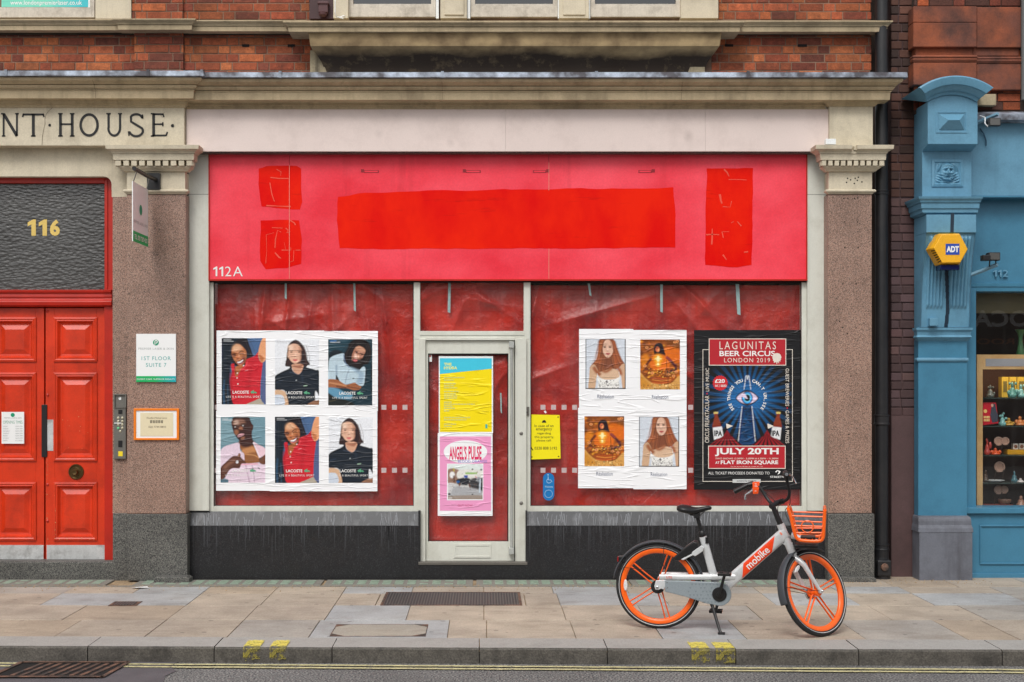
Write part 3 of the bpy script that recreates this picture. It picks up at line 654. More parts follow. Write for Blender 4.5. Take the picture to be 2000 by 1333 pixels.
MB().box(X(4,.115), X(173,.115), .100, .107, Z(14,.1), Z(-60,.115)).build('board', gm, t_); MB().box(X(173,.118), X(178,.118), .102, .107, Z(15,.1), Z(-60,.115)).build('edge', wvb, t_)
ptext('www.londonpremierlaser.co.uk', (20,1,160,12.5), .099, whitepaint, t_, bold=.01)

# ---------------------------------------------------------------- red double doors, 116
YF, YD = .07, .12
dd = thing('entrance_doors', 'red panelled double doors under a textured glass fanlight numbered 116', 'door', (X(88,YD), YD, 0))
fr = MB()
def ring(mb, o, i, y0, y1):   # rectangular frame in px: outer (a,b,c,d), inner
    mb.pb(o[0], o[1], i[0], o[3], y0, y1); mb.pb(i[2], o[1], o[2], o[3], y0, y1)
    mb.pb(i[0], o[1], i[2], i[1], y0, y1); mb.pb(i[0], i[3], i[2], o[3], y0, y1)
fr.pb(-45, 340, -28, 1099, YF, .2); fr.pb(204, 340, 224, 1099, YF, .2); fr.pb(-28, 340, 204, 358, YF, .2)
fr.pb(-34, 352, -28, 566, YF-.012, YF+.01); fr.pb(204, 352, 210, 566, YF-.012, YF+.01)
fr.mould(X(-30,YF), X(206,YF), YF+.02, [(Z(566,YF),.0),(Z(567,YF),.045),(Z(572,YF),.04),(Z(574,YF),.025),(Z(580,YF),.028),(Z(584,YF),.018),(Z(590,YF),.04),(Z(597,YF),.036),(Z(600,YF),.0)], 0, 0)
fr.mould(X(204,YF), X(220,YF), YF+.004, [(Z(566,YF),.0),(Z(567,YF),.055),(Z(572,YF),.05),(Z(574,YF),.03),(Z(580,YF),.032),(Z(584,YF),.022),(Z(590,YF),.045),(Z(597,YF),.04),(Z(600,YF),.0)], 0, 0)
fr.build('door_frame', redframe, dd, bevel=.003)
tex, tt, tp, ttc = newmat('textured_glass')
mp = tt.nodes.new('ShaderNodeMapping'); mp.inputs['Scale'].default_value = (26,1,58); mp.inputs['Rotation'].default_value = (0,math.radians(8),0); tt.links.new(ttc.outputs['Object'], mp.inputs[0])
vo = tt.nodes.new('ShaderNodeTexVoronoi'); vo.feature = 'SMOOTH_F1'; vo.inputs['Scale'].default_value = 1.0; tt.links.new(mp.outputs[0], vo.inputs['Vector'])
h = math_(tt, 'ADD', vo.outputs['Distance'], math_(tt, 'MULTIPLY', nz(tt, ttc, 30, 3), .6))
tt.links.new(mix(tt, nz(tt, ttc, 1.4, 3), rgb(40,39,38), rgb(88,88,86)), tp.inputs['Base Color'])
tp.inputs['Roughness'].default_value = .25; tp.inputs['Specular IOR Level'].default_value = .9; bump(tt, tp, h, .4, .012)
MB().pb(-28, 358, 204, 566, .11, .118).build('fanlight', tex, dd)
gold = M('gold_leaf', rgb(226,196,110), .4, .2, var=.1, vs=8, grain=.05, bmp=.05)
ptext('116', (54,429,117,461), .107, gold, dd, bold=.045)
def door_leaf(x0, x1, mir, lab):
    lf = MB(); c = lambda px: 176-px if mir else px
    xs_ = sorted([c(107), c(188)]); pan = [(622,705),(730,899),(944,1054)]
    ix0, ix1 = xs_
    lf.pb(x0, 602, ix0, 1096, YD, YD+.05); lf.pb(ix1, 602, x1, 1096, YD, YD+.05)
    prev = 602
    for a, b in pan: lf.pb(ix0, prev, ix1, a, YD, YD+.05); prev = b
    lf.pb(ix0, prev, ix1, 1096, YD, YD+.05)
    o = lf.build('door', redpaint, dd, bevel=.002); 
    for a, b in pan:
        p = MB(); y = YD
        R = lambda e: (X(ix0+e,y), X(ix1-e,y), Z(b-e,y), Z(a+e,y))
        # bolection mould: proud ring, then stepping in, then raised field
        seq = [(-2.0,-.001),(-2.0,-.012),(1.5,-.016),(3.5,-.010),(5.5,-.012),(8,.006),(10,.018),(13,.020),(22,.004),(22,.004)]
        vs = []; fs = []
        for e, dy in seq:
            r = R(e); vs += [(r[0],y+dy,r[2]),(r[1],y+dy,r[2]),(r[1],y+dy,r[3]),(r[0],y+dy,r[3])]
        for i in range(len(seq)-1):
            for k in range(4):
                k2 = (k+1)%4; fs.append((4*i+k, 4*i+k2, 4*i+4+k2, 4*i+4+k))
        n = 4*(len(seq)-1); fs.append((n,n+1,n+2,n+3)); p.add(vs, fs)
        p.build('panel', redpaint, o)
    return o
dR = door_leaf(89, 207, False, ''); dL = door_leaf(-31, 86, False if False else True, '')
for o, a, b in ((dR,91,207), (dL,-30,85)):
    k = MB(); k.pb(a, 1065, b, 1095, YD-.003, YD); 
    k.build('kick_plate', steelplate, o)
k = MB(); k.pb(92, 820, 107, 881, YD-.003, YD); k.build('finger_plate', steelplate, dR)
k = MB(); k.pb(81, 791, 91.5, 893, YD-.012, YD); k.build('lock_strip', blackm, dL, bevel=.002)
brass = M('aged_brass', rgb(120,98,62), .35, .85, var=.3, vs=20, grain=.1, bmp=.1, grime=.5, grimecol=rgb(40,34,26))
k = MB(); k.lathe((X(149,YD),YD,Z(922,YD)), (0,-1,0), [(.068,0),(.070,.004),(.066,.010),(.060,.010),(.052,.004),(.040,.004),(.034,.010),(.024,.010),(.018,.03),(.026,.045),(.022,.055),(.008,.052),(.001,.052)], 32)
k.build('knob', brass, dR, smooth=True)
k = MB()
for x, y in ((92,608),(93,772),(93,947),(93,1018)): k.cut(); k.lathe((X(x,YD),YD,Z(y,YD)), (0,-1,0), [(.013,0),(.012,.006),(.006,.01),(.001,.011)], 10)
k.build('stud', redframe, dR, smooth=True)
MB().pb(-46, 345, 222, 1100, .24, .26).build('backing', dark, dd)
st = MB(); st.pb(-50, 1097, 222, 1135, -.03, .3); st.build('doorstep', granite_grey, bb, bevel=.01)
t_ = thing('opening_times_notice', 'small white opening times card on the left red door', 'notice', (X(25,YD),YD-.02,Z(866,YD)))
yn = YD-.016
MB().pb(3, 805, 47, 867, yn, yn+.004).build('card', whiteboard, t_)
lg = MB(); lg.lathe((X(25,yn),yn-.001,Z(811,yn)), (0,-1,0), [(.018,0),(.0,.0001)], 20); lg.build('logo', greenink, t_)
ptext('PREMIER LASER & SKIN', (8,815.5,42,818), yn-.001, greyink, t_); ptext('OPENING TIMES', (6,822,44,828), yn-.001, flat('soft_green_ink',120,170,150), t_)
days = MB()
for i, (a, b) in enumerate((('MONDAY','10AM-7PM'),('TUESDAY','10AM-7PM'),('WEDNESDAY','10AM-7PM'),('THURSDAY','10AM-7PM'),('FRIDAY','10AM-7PM'),('SATURDAY','10AM-5PM'),('SUNDAY','CLOSED'))):
    y = 832+i*4.6; textmb(days, a, (6,y,6+len(a)*1.5,y+2.4), yn-.001); textmb(days, b, (30,y,44,y+2.4), yn-.001)
days.build('lettering', greyink, t_)
ch_ = MB(); rc = random.Random(5)
for i in range(70):
    ex = rc.choice([(91.5,94,940,1062),(107,109,944,1056),(91.5,93.5,880,940),(108,186,1051,1055),(103,108,860,898),(110,180,800,880)]); cxx_, cyy_ = rc.uniform(ex[0],ex[1]), rc.uniform(ex[2],ex[3]); q = rc.uniform(.2,.7)
    yq_ = YD-.0166 if cxx_ > 106 and cyy_ > 940 else YD-.0006
    ch_.add([(X(cxx_-q,yq_),yq_,Z(cyy_+q,yq_)),(X(cxx_+q,yq_),yq_,Z(cyy_+q*.6,yq_)),(X(cxx_+q*.5,yq_),yq_,Z(cyy_-q*1.6,yq_)),(X(cxx_-q*.8,yq_),yq_,Z(cyy_-q*.9,yq_))], [(0,1,2,3)])
ch_.build('paint_chip', flat('chip_cream',206,176,130), dR)
# intercom
steel = M('brushed_steel', rgb(128,126,120), .45, .6, var=.2, vs=10, grain=.05, bmp=.05, grime=.4, grimecol=rgb(70,66,60))
t_ = thing('intercom_panel', 'tall grey steel door entry keypad between the red doors and the granite pier', 'intercom', (X(234,-.04),-.03,Z(898,-.04)))
k = MB(); k.pb(222.5, 771, 246, 897, -.045, yS); k.build('housing', steel, t_, bevel=.004)
k = MB(); k.pb(223, 795, 246, 797, -.055, -.045); k.pb(222, 770.5, 224, 796, -.06, -.045); k.pb(244.5, 770.5, 246.5, 796, -.06, -.045); k.pb(222, 770, 246.5, 772, -.062, -.045); k.build('hood', steel, t_)
k = MB(); k.pb(231, 801, 239, 809, -.0475, -.045); k.pb(231,861,239,874,-.0475,-.045); k.build('display', blackm, t_)
but = flat('button',190,184,160, rough=.3, metal=.4)
for i, (x, y) in enumerate([(231,817),(239,817),(231,823.5),(239,823.5),(231,830),(239,830),(231,836.5),(239,836.5),(235,843)]):
    k = MB(); k.lathe((X(x,-.045),-.045,Z(y,-.045)), (0,-1,0), [(.011,0),(.011,.004),(.008,.006),(.001,.006)], 12); k.build('button', but if (x,y) != (231,836.5) else flat('green_button',110,200,140), t_, smooth=True)
k = MB(); k.pb(223,826,237,827.6,-.053,-.05); k.build('mail_slip', whitepaint, t_)
k = MB(); k.lathe((X(234.5,-.045),-.045,Z(779,-.045)), (0,-1,0), [(.012,0),(.012,.004),(.007,.004),(.005,.001),(.001,.001)], 14); k.build('camera_lens', wvb, t_, smooth=True)
k = MB(); k.pb(231,882,239.5,891.5,-.0465,-.045); k.build('sticker', flat('yellow_sticker',240,214,40), t_)
# signs on the granite pier
t_ = thing('clinic_sign', 'white square clinic sign reading 1st floor suite 7 on the granite pier', 'sign', (X(304,YP),YP,Z(747,YP)))
ys = YP-.014
MB().pb(266, 652.5, 343.5, 746.5, ys, YP).build('board', whiteboard, t_)
k, g2, gpn, gtc2 = newmat('green_band'); sx = g2.nodes.new('ShaderNodeSeparateXYZ'); g2.links.new(gtc2.outputs['Object'], sx.inputs[0])
g2.links.new(ramp(g2, sx.outputs[0], -.12, .16, rgb(0,176,96), rgb(0,168,176)), gpn.inputs['Base Color'])
MB().pb(266, 735, 343.5, 746.5, ys-.002, ys).build('band', k, t_)
def plogo(cx, cy, r, y, parent):
    lg = MB(); c = lambda a, b: (X(cx+a*r,y), y, Z(cy+b*r,y))
    n = 24; out = [c(math.cos(2*math.pi*i/n), math.sin(2*math.pi*i/n)) for i in range(n)]
    lg.add(out, [tuple(reversed(range(n)))]); 
    lo = lg.build('logo', greenink, parent)
    l2 = MB(); yy = y-.0008
    P = [(-.28,.95),(-.28,-.5),(.15,-.75),(.5,-.35),(.25,.1),(-.1,.2),(-.1,.9)]; 
    Q = [(-.45,.8),(-.45,-.45),(-.15,-.85),(.35,-.8),(.62,-.4),(.5,.1),(.1,.35),(-.12,.34),(-.12,.15),(.12,.1),(.3,-.2),(.25,-.5),(0,-.6),(-.22,-.4),(-.25,.9)]
    l2.add([(X(cx+a*r,yy),yy,Z(cy+b*r,yy)) for a, b in Q], [tuple(range(len(Q)))]); l2.build('logo_letter', whitepaint, parent)
plogo(304.5, 669.5, 5.8, ys-.001, t_)
ptext('PREMIER LASER & SKIN', (270.5,679.5,339,683.5), ys-.001, greyink, t_, spacing=1.1); teal = flat('teal_ink',70,170,165)
ptext('1ST FLOOR', (276.5,696.5,333.5,704), ys-.001, teal, t_, spacing=1.15); ptext('SUITE 7', (285,709.5,325,717), ys-.001, teal, t_, spacing=1.15)
ptext('EXPERT CARE. SUPERIOR RESULTS', (267.5,739.5,341,742.5), ys-.003, whitepaint, t_)
t_ = thing('framed_plaque', 'small plaque in a bright orange frame on the granite pier', 'plaque', (X(305,YP),YP,Z(860,YP)))
orf = flat('orange_frame',238,128,22, rough=.4); k = MB(); ring(k, (261,798,349.5,860), (265.5,802.5,345,856), YP-.02, YP); k.build('frame', orf, t_, bevel=.002)
MB().pb(265.5,802.5,345,856,YP-.012,YP).build('mount', whiteboard, t_)
MB().pb(274,806.5,338,852,YP-.015,YP-.012).build('card', flat('cream_card',226,214,180), t_)
yk = YP-.0158
ptext('Woodford Medical Centre', (286,815,326,818.5), yk, flat('brown_ink',120,100,80), t_)
k = MB()   # a row of five ideogram-like characters drawn as strokes
for i in range(5):
    cx = 293+i*5.3; y0 = 821.5
    for a in range(3): k.add([(X(cx,yk),yk,Z(y0+a*2.1+.7,yk)),(X(cx+4.3,yk),yk,Z(y0+a*2.1+.7,yk)),(X(cx+4.3,yk),yk,Z(y0+a*2.1,yk)),(X(cx,yk),yk,Z(y0+a*2.1,yk))], [(0,1,2,3)])
    for b in ((.6,1.3),(2.9,3.6)): k.add([(X(cx+b[0],yk),yk-.0002,Z(y0+5.5,yk)),(X(cx+b[1],yk),yk-.0002,Z(y0+5.5,yk)),(X(cx+b[1],yk),yk-.0002,Z(y0,yk)),(X(cx+b[0],yk),yk-.0002,Z(y0,yk))], [(0,1,2,3)])
k.build('lettering', blackink, t_); ptext('020 7734 8893', (290,832.5,324,836), yk, flat('brown_ink2',110,96,80), t_)
# hanging sign
t_ = thing('hanging_sign', 'white and green projecting sign hanging from an iron arm on the left capital', 'sign', (X(299,-.35),-.35,Z(487,-.35)))
xb = -2.93
k = MB(); k.box(X(290,YP-.02)-.01, X(313,YP-.02), YP-.035, YP, Z(371,YP-.02), Z(339,YP-.02)); k.tube([(xb+.06,YP-.01,Z(352,YP)),(xb+.045,-.42,3.51),(xb+.04,-.80,3.51)], .018, 10); k.build('bracket', blackm, t_, smooth=True)
ysn0, ysn1 = -.70, -.20       # near, far edge
z1, z0 = 3.42, 2.92
def sgn(mb, ya, yb, za, zb, x): return mb.add([(x,ya,za),(x,yb,za),(x,yb,zb),(x,ya,zb)], [(0,1,2,3)])
k = MB(); k.box(xb-.004, xb+.004, ysn0, ysn1, z0, z1); k.build('board', whiteboard, t_)
k = MB(); sgn(k, ysn0, ysn1, z0, z0+.09, xb+.0052); k.build('band', bpy.data.materials['green_band'], t_)
k = MB(); k.tube([(xb,ysn0+.03,z1),(xb+.03,ysn0+.03,z1+.09)], .005, 6); k.tube([(xb,ysn1-.03,z1),(xb+.02,ysn1-.03,z1+.09)], .005, 6); k.build('chain', steel, t_)
def sidetext(s, ya, yb, za, zb, m, bold=0):
    V, Fc = glyphs(s, bold); u, v = V[:,0]/V[:,0].max(), V[:,1]/V[:,1].max()
    MB().add([(xb+.0062, ya+(yb-ya)*a, za+(zb-za)*b) for a, b in zip(u, v)], Fc).build('lettering', m, t_)
sidetext('PREMIER LASER & SKIN', ysn0+.03, ysn1-.03, 3.08, 3.105, greyink); sidetext('TEL. 020 7287 4203', ysn0+.04, ysn1-.03, z0+.025, z0+.065, whitepaint, .01)
k = MB(); k.add([(xb+.0062, -.45+.045*math.cos(a), 3.21+.045*math.sin(a)) for a in np.linspace(0, 2*math.pi, 20, False)], [tuple(range(20))]); k.build('logo', greenink, t_)
# ---------------------------------------------------------------- shopfront 112A
YG = .095                                   # shop glass
sf = thing('shopfront', 'empty shop with long red sign board, pale frames and black granite base, numbered 112A', 'shopfront', (X(990),0,0))
# painted fascia above the sign
k = MB(); k.pb(364, 214, 987.4, 296, -.09, .2); k.pb(987.7, 214, 1377.4, 296, -.09, .2); k.pb(1377.7, 214, 1618, 296, -.089, .2)
fasc = k.build('fascia', pinkfas, sf)
k = MB(); k.pb(368, 296.5, 1613, 299, -.07, .1); k.build('fascia_drip', granite_grey, sf)
# red sign board
redsign, rt, rp, rtc = newmat('faded_red_board')
b0_ = mix(rt, ramp(rt, nz(rt, rtc, .9, 5, .6, (1,1,1.4)), .35, .65), rgb(250,82,98), rgb(232,44,62))
sx = rt.nodes.new('ShaderNodeSeparateXYZ'); rt.links.new(rtc.outputs['Object'], sx.inputs[0])
b0_ = mix(rt, 1.0, b0_, ramp(rt, nz(rt, rtc, 60, 3), .3, .7, (.95,)*3+(1,), (1.05,)*3+(1,)), 'MULTIPLY')
b0_ = mix(rt, math_(rt, 'MULTIPLY', ramp(rt, nz(rt, rtc, 6, 4, .6, (1,1,.08)), .58, .75), .25), b0_, rgb(170,20,34))
rt.links.new(b0_, rp.inputs['Base Color']); rp.inputs['Roughness'].default_value = .5; rp.inputs['Specular IOR Level'].default_value = .3; bump(rt, rp, nz(rt, rtc, 3, 3), .05, .01)
YS = .02
k = MB(); k.pb(409, 300, 564.6, 547, YS, .09); k.pb(565.4, 300, 1071.6, 547, YS, .09); k.pb(1072.4, 300, 1575, 547, YS, .09)
sb = k.build('sign_board', redsign, sf)
k = MB(); k.pb(407, 299, 409.3, 548, YS-.01, .07); k.pb(1574.7, 299, 1577, 548, YS-.01, .07); k.pb(407, 545.5, 1577, 548.5, YS-.014, .07); k.build('sign_trim', redframe, sb)
k = MB(); k.pb(409, 548.8, 1575, 552, .052, .2); k.build('head_channel', blackm, sf)
def paint(name, c1, c2, sx_, sz_):
    m, t, p, tc = newmat(name)
    b = mix(t, ramp(t, nz(t, tc, 1.6, 6, .65, (sx_,1,sz_)), .4, .6), c1, c2)
    b = mix(t, ramp(t, nz(t, tc, 5, 6, .7, (.3,1,3)), .6, .8), b, rgb(176,8,6))
    t.links.new(b, p.inputs['Base Color']); p.inputs['Roughness'].default_value = .5; p.inputs['Specular IOR Level'].default_value = .12; bump(t, p, nz(t, tc, 12, 4, .6, (.4,1,4)), .2, .004); return m
patchm = paint('fresh_red_paint', rgb(238,32,0), rgb(224,4,0), 1, .6)
def wob(pts, amp, seed, n=10):
    r = random.Random(seed); out = []
    for i in range(len(pts)):
        a, b = pts[i], pts[(i+1) % len(pts)]
        L = math.hypot(b[0]-a[0], b[1]-a[1]); m = max(2, int(L/14)); dx, dy = (b[0]-a[0])/L, (b[1]-a[1])/L; o = 0
        for j in range(m):
            o = o*.7+r.uniform(-amp, amp)*.6; t = j/m; out.append((a[0]+(b[0]-a[0])*t-dy*o, a[1]+(b[1]-a[1])*t+dx*o))
    return out
def decal(name, pts, y, m, parent):
    k = MB(); P = [(X(a,y), y, Z(b,y)) for a, b in pts]
    ar = sum(P[i][0]*P[(i+1)%len(P)][2]-P[(i+1)%len(P)][0]*P[i][2] for i in range(len(P)))
    k.add(P, [tuple(range(len(P))) if ar > 0 else tuple(reversed(range(len(P))))]); return k.build(name, m, parent)
for i, p in enumerate([[(505,329),(520,325),(580,324),(588,330),(590,395),(586,410),(540,408),(510,404),(504,360)],
          [(509,432),(545,429),(584,431),(590,470),(588,515),(560,524),(520,526),(508,510),(507,470)],
          [(660,384),(700,379),(760,376),(850,372),(1000,371),(1150,369),(1316,366),(1320,420),(1319,484),(1200,486),(1000,486),(760,487),(664,485),(658,430)],
          [(1380,330),(1470,329),(1470,440),(1468,518),(1440,523),(1378,518),(1377,420)]]):
    decal('paint_patch', wob(p, 1.7, i), YS-.001-.0002*i, patchm, sb)
scr = flat('paint_scrape', 236,80,58)
def scrape(pts, wd, par=sb):
    k = MB(); y = YS-.0026; P = [Vector((X(a,y),0,Z(b,y))) for a, b in pts]; hw = wd/2/220; r = random.Random(int(pts[0][0]))
    L, R = [], []
    for i, q in enumerate(P):
        t = (P[min(i+1,len(P)-1)]-P[max(i-1,0)]).normalized(); nn = Vector((-t.z,0,t.x)); h = hw*r.uniform(.4,1.2); L.append(q+nn*h); R.append(q-nn*h)
    n = len(P); return [(v.x,y,v.z) for v in L+R], [(i+1, i, n+i, n+i+1) for i in range(n-1)]
k = MB()
for pts, wd in [([(528,347),(545,349),(564,349)],2),([(527,357),(531,380),(536,394)],1.6),([(520,402),(545,403),(568,404)],2.5),([(540,331),(549,336),(548,344)],1.5),
                ([(519,515),(521,490),(520,459),(535,455)],1.5),([(537,485),(538,468),(542,450),(549,454)],1.8),([(531,445),(552,446)],1.3),([(558,446),(563,450),(560,455),(567,453)],2),([(566,430),(575,436),(577,440)],2.5),([(550,489),(568,489),(568,484)],1.8),([(574,489),(573,510),(564,513)],1.6),([(537,494),(545,503),(549,505)],2.5),([(577,489),(587,489)],2),([(555,474),(558,488)],1.2),
                ([(1414,331),(1420,337),(1424,345)],3),([(1423,351),(1445,351),(1458,352)],1.5),([(1406,380),(1408,392),(1410,398)],4),([(1412,404),(1426,405),(1429,393)],1.8),([(1379,459),(1392,458),(1405,459)],3),([(1391,447),(1391,465),(1390,478)],3),([(1410,453),(1413,465)],3),([(1428,436),(1433,433)],1.5),([(1440,433),(1448,442)],2.5),([(1412,498),(1419,508)],3),([(1453,493),(1461,492)],3),([(1410,453),(1424,453)],1.5)]:
    k.add(*scrape(pts, wd))
k.build('scrape_mark', scr, sb)
jm = flat('pale_joint', 232,150,130); k = MB()
for a, b, c in ((565.1,323,470),(1072.1,318,372),(1072.1,486,545),(565.1,470,545)): k.pb(a-.45, b, a+.45, c, YS-.0034, YS-.003)
k.build('panel_joint', jm, sb)
for i, a in enumerate((706, 905, 1043, 1249)):     # four removed lamp fixings
    k = MB(); y = YS-.003
    if i < 2: k.pb(a-1, 331, a+5, 337, y, YS); k.pb(a+5, 333, a+34, 338, y+.001, YS)
    else: k.pb(a+24, 331, a+30, 337, y, YS); k.pb(a-2, 333, a+24, 338, y+.001, YS)
    k.build('fixing_scar', M('scar_%d' % i, rgb(150,24,36), .6, var=.3) if i == 0 else bpy.data.materials['scar_0'], sb)
    k = MB(); k.pb(a+6 if i < 2 else a+0, 334, a+32 if i < 2 else a+22, 337, y-.0006, y); k.build('fixing_scar', redsign, sb)
ptext('112A', (416.5,521,474,540), YS-.0035, whitepaint, sb, bold=-.004)
# side frames
k = MB(); k.pb(368, 298, 408, 998, .02, .2)
k.cut(); k.pb(1577, 298, 1613.5, 998, .02, .2)
k.build('side_panel', ptgrey, sf, bevel=.002)
k = MB(); k.pb(363, 298, 370, 1000, .06, .2); k.cut(); k.pb(1610, 298, 1620, 1000, .06, .2); k.build('side_gap', dark, sf)
k = MB(); k.pb(368, 379.5, 408, 380.5, .019, .03); k.cut(); k.pb(1577, 380, 1613.5, 381, .019, .03); k.build('joint_line', flat('joint_grey',120,120,112), sf)
YFm = .06
def wframe(o, i, dark_in=True):
    k = MB(); ring(k, o, i, YFm, .14); k.build('window_frame', ptgrey, sf, bevel=.002)
wframe((408,549,820,1000), (417,552,808,989)); wframe((1024,549,1577,1000), (1036,552,1566,989)); 
k = MB(); ring(k, (809.5,549,1034,663), (820.5,551,1023,647), YFm-.003, .14); k.build('transom_frame', ptgrey, sf, bevel=.002)
k = MB(); k.pb(820, 655, 1024, 656, YFm-.006, YFm); k.build('transom_bead', flat('bead_grey',150,152,144), sf)
# gasket
k = MB(); ring(k, (416.5,551.5,808.5,989.5), (418.5,553.5,806.5,988), YFm+.018, .1); k.cut(); ring(k, (1035.5,551.5,1566.5,989.5), (1037.5,553.5,1564.5,988), YFm+.018, .1); k.build('gasket', blackm, sf)
# glass
shopglass = bpy.data.materials.new('shop_glass'); shopglass.use_nodes = True; t = shopglass.node_tree; t.nodes.remove(t.nodes['Principled BSDF'])
tc = t.nodes.new('ShaderNodeTexCoord'); trn = t.nodes.new('ShaderNodeBsdfTransparent'); gl = t.nodes.new('ShaderNodeBsdfGlossy'); gl.inputs['Roughness'].default_value = .0
lw_ = t.nodes.new('ShaderNodeLayerWeight'); lw_.inputs['Blend'].default_value = .5
refl_ = math_(t, 'ADD', math_(t, 'MULTIPLY', math_(t, 'POWER', lw_.outputs['Facing'], 5.0), .9), .045)
ms = t.nodes.new('ShaderNodeMixShader'); df = t.nodes.new('ShaderNodeBsdfDiffuse'); df.inputs['Color'].default_value = (.8,.8,.8,1); m2 = t.nodes.new('ShaderNodeMixShader')
gfac = math_(t, 'ADD', math_(t, 'MULTIPLY', ramp(t, nz(t, tc, 2.2, 6, .65), .35, .7), .014), .003)
gfac = math_(t, 'ADD', gfac, math_(t, 'MULTIPLY', ramp(t, nz(t, tc, 12, 5, .6, (1,1,.07)), .5, .7), .016))
t.links.new(gfac, m2.inputs[0]); t.links.new(trn.outputs[0], m2.inputs[1]); t.links.new(df.outputs[0], m2.inputs[2])
t.links.new(refl_, ms.inputs[0]); t.links.new(m2.outputs[0], ms.inputs[1]); t.links.new(gl.outputs[0], ms.inputs[2])
t.links.new(ms.outputs[0], t.nodes['Material Output'].inputs['Surface'])
k = MB(); k.pb(416, 551, 809, 990, YG, YG+.006); gL = k.build('shop_window', shopglass, sf)
k = MB(); k.pb(1035, 551, 1567, 990, YG, YG+.006); gR = k.build('shop_window', shopglass, sf)
k = MB(); k.pb(820, 551, 1024, 648, YG, YG+.006); k.build('transom_light', shopglass, sf)
frost = M('frosted_square', rgb(196,176,176), .5, var=.15, vs=30, bmp=0)
for g, x0, x1, st_ in ((gL, 420, 806, 791.0), (gR, 1040, 1564, 1060.5)):
    for row in (796, 919):
        k = MB(); x = st_; x -= 20.6*int((x-x0)/20.6)
        while x < x1:
            k.pb(x-4.8, row-4.8, x+4.8, row+4.8, YG-.0012, YG-.0002); x += 20.6
        k.build('frosted_marking', frost, g)
# stall risers
for a, b in ((366,818),(1028,1618)):
    k = MB(); y0 = -.03
    k.add([(X(a,y0), y0, Z(1027,y0)),(X(b,y0), y0, Z(1027,y0)),(X(b,.045), .045, Z(999.5,.045)),(X(a,.045), .045, Z(999.5,.045)),(X(a,y0), .3, Z(1027,y0)),(X(b,y0), .3, Z(1027,y0)),(X(a,.045), .3, Z(999.5,.045)),(X(b,.045), .3, Z(999.5,.045))], [(0,1,2,3),(3,2,7,6),(0,3,6,4),(1,5,7,2)])
    ledg = k
    k.build('riser_ledge', M('ledge_granite', rgb(62,64,68), .5, var=.25, vs=5, grain=.25, gs=150, streak=.4, streakcol=rgb(130,132,136), bmp=.1) if a == 366 else bpy.data.materials['ledge_granite'], sf)
    k = MB(); k.pb(a, 1027, b, 1135, y0, .3); k.build('stall_riser', granite_dark, sf)
# drip marks running down the riser
drip = flat('lime_drip', 66,67,71, rough=.7); drip2 = flat('pale_drip', 122,125,130, rough=.7)
r = random.Random(11)
k = MB(); k2 = MB()
for a, b, n in ((372,812,90),(1034,1530,130)):
    for i in range(n):
        x = r.uniform(a, b); L = r.uniform(6, 75)*r.random()+8; wd = r.uniform(.25,.8); y = -.0306
        k.add([(X(x-wd,y),y,Z(1028,y)),(X(x+wd,y),y,Z(1028,y)),(X(x+wd*.5,y),y,Z(1028+L,y)),(X(x-wd*.5,y),y,Z(1028+L,y))], [(3,2,1,0)])
        if r.random() < .75:
            u0 = r.uniform(.0,.6); u1 = min(1, u0+r.uniform(.4,1.0)); wv = r.uniform(.3,.9); sl = r.uniform(-4,4)
            pt = lambda u, x_: (X(x_, .045-.075*u)-.0, .0445-.075*u-.0008, Z(999.5+27.5*u, .045-.075*u)+.0008)
            k2.add([pt(u0,x-wv+sl*0),pt(u0,x+wv),pt(u1,x+wv*.6+sl),pt(u1,x-wv*.6+sl)], [(3,2,1,0)])
k.build('drip_mark', drip, sf); k2.build('drip_mark', drip2, sf)
k = MB(); k.pb(817, 1098, 1030, 1104, -.035, .2)
k.build('threshold', M('threshold_metal', rgb(120,116,110), .5, .5, var=.2, grime=.5), sf, bevel=.003)
k = MB(); k.pb(817, 1104, 1030, 1135, -.028, .2); k.build('step_riser', granite_dark, sf)
k = MB(); k.pb(817, 998, 821, 1099, -.0285, .2); k.cut(); k.pb(1026.5,998,1029,1099,-.0285,.2); k.build('riser_end', granite_dark, sf)
# door
k = MB(); k.pb(819, 662, 831, 1098, .02, .14); k.cut(); k.pb(1006, 662, 1028, 1098, .02, .14); k.cut(); k.pb(831, 660, 1006, 665, .025, .14); k.build('door_frame', ptgrey, sf, bevel=.002)
dl = MB(); YDr = .05
ring(dl, (831.5,666,1004.5,1097), (836,691,993,1058), YDr, .09); 
door = dl.build('door', ptgrey, sf, bevel=.002)
k = MB(); ring(k, (835,690,994,1059), (838,693,991,1057), YDr+.008, .09); k.build('gasket', blackm, door)
k = MB(); k.pb(836, 691, 993, 1058, .075, .08); k.build('pane', shopglass, door)
k = MB(); ring(k, (886,1063,959,1090), (890,1067,955,1086), YDr-.008, YDr+.0); k.pb(890,1067,955,1086,YDr-.004,YDr+.001); k.build('letter_box', ptgrey, door, bevel=.001)
hm = M('worn_aluminium', rgb(186,190,186), .4, .3, var=.15, vs=8, grime=.4, grimecol=rgb(120,120,110))
k = MB(); k.tube([(X(999,-.02),-.02,Z(676,-.02)),(X(999,-.02),-.02,Z(1078,-.02))], .013, 14)
for p in (676, 1078): k.box(X(999,-.02)-.022, X(999,-.02)+.022, -.045, YDr, Z(p+4,0), Z(p-5,0)+.015)
k.build('handle', hm, door, smooth=True, bevel=.002)
for py in (847, 983): 
    k = MB(); k.lathe((X(1018,.02),.02,Z(py,.02)), (0,-1,0), [(.016,0),(.016,.004),(.008,.008),(.001,.008)], 16); k.build('keyhole', steel, door, smooth=True)
k = MB(); k.pb(1023.5, 795, 1033.5, 812, YFm-.012, YFm); k.build('lock_box', steel, sf, bevel=.002)
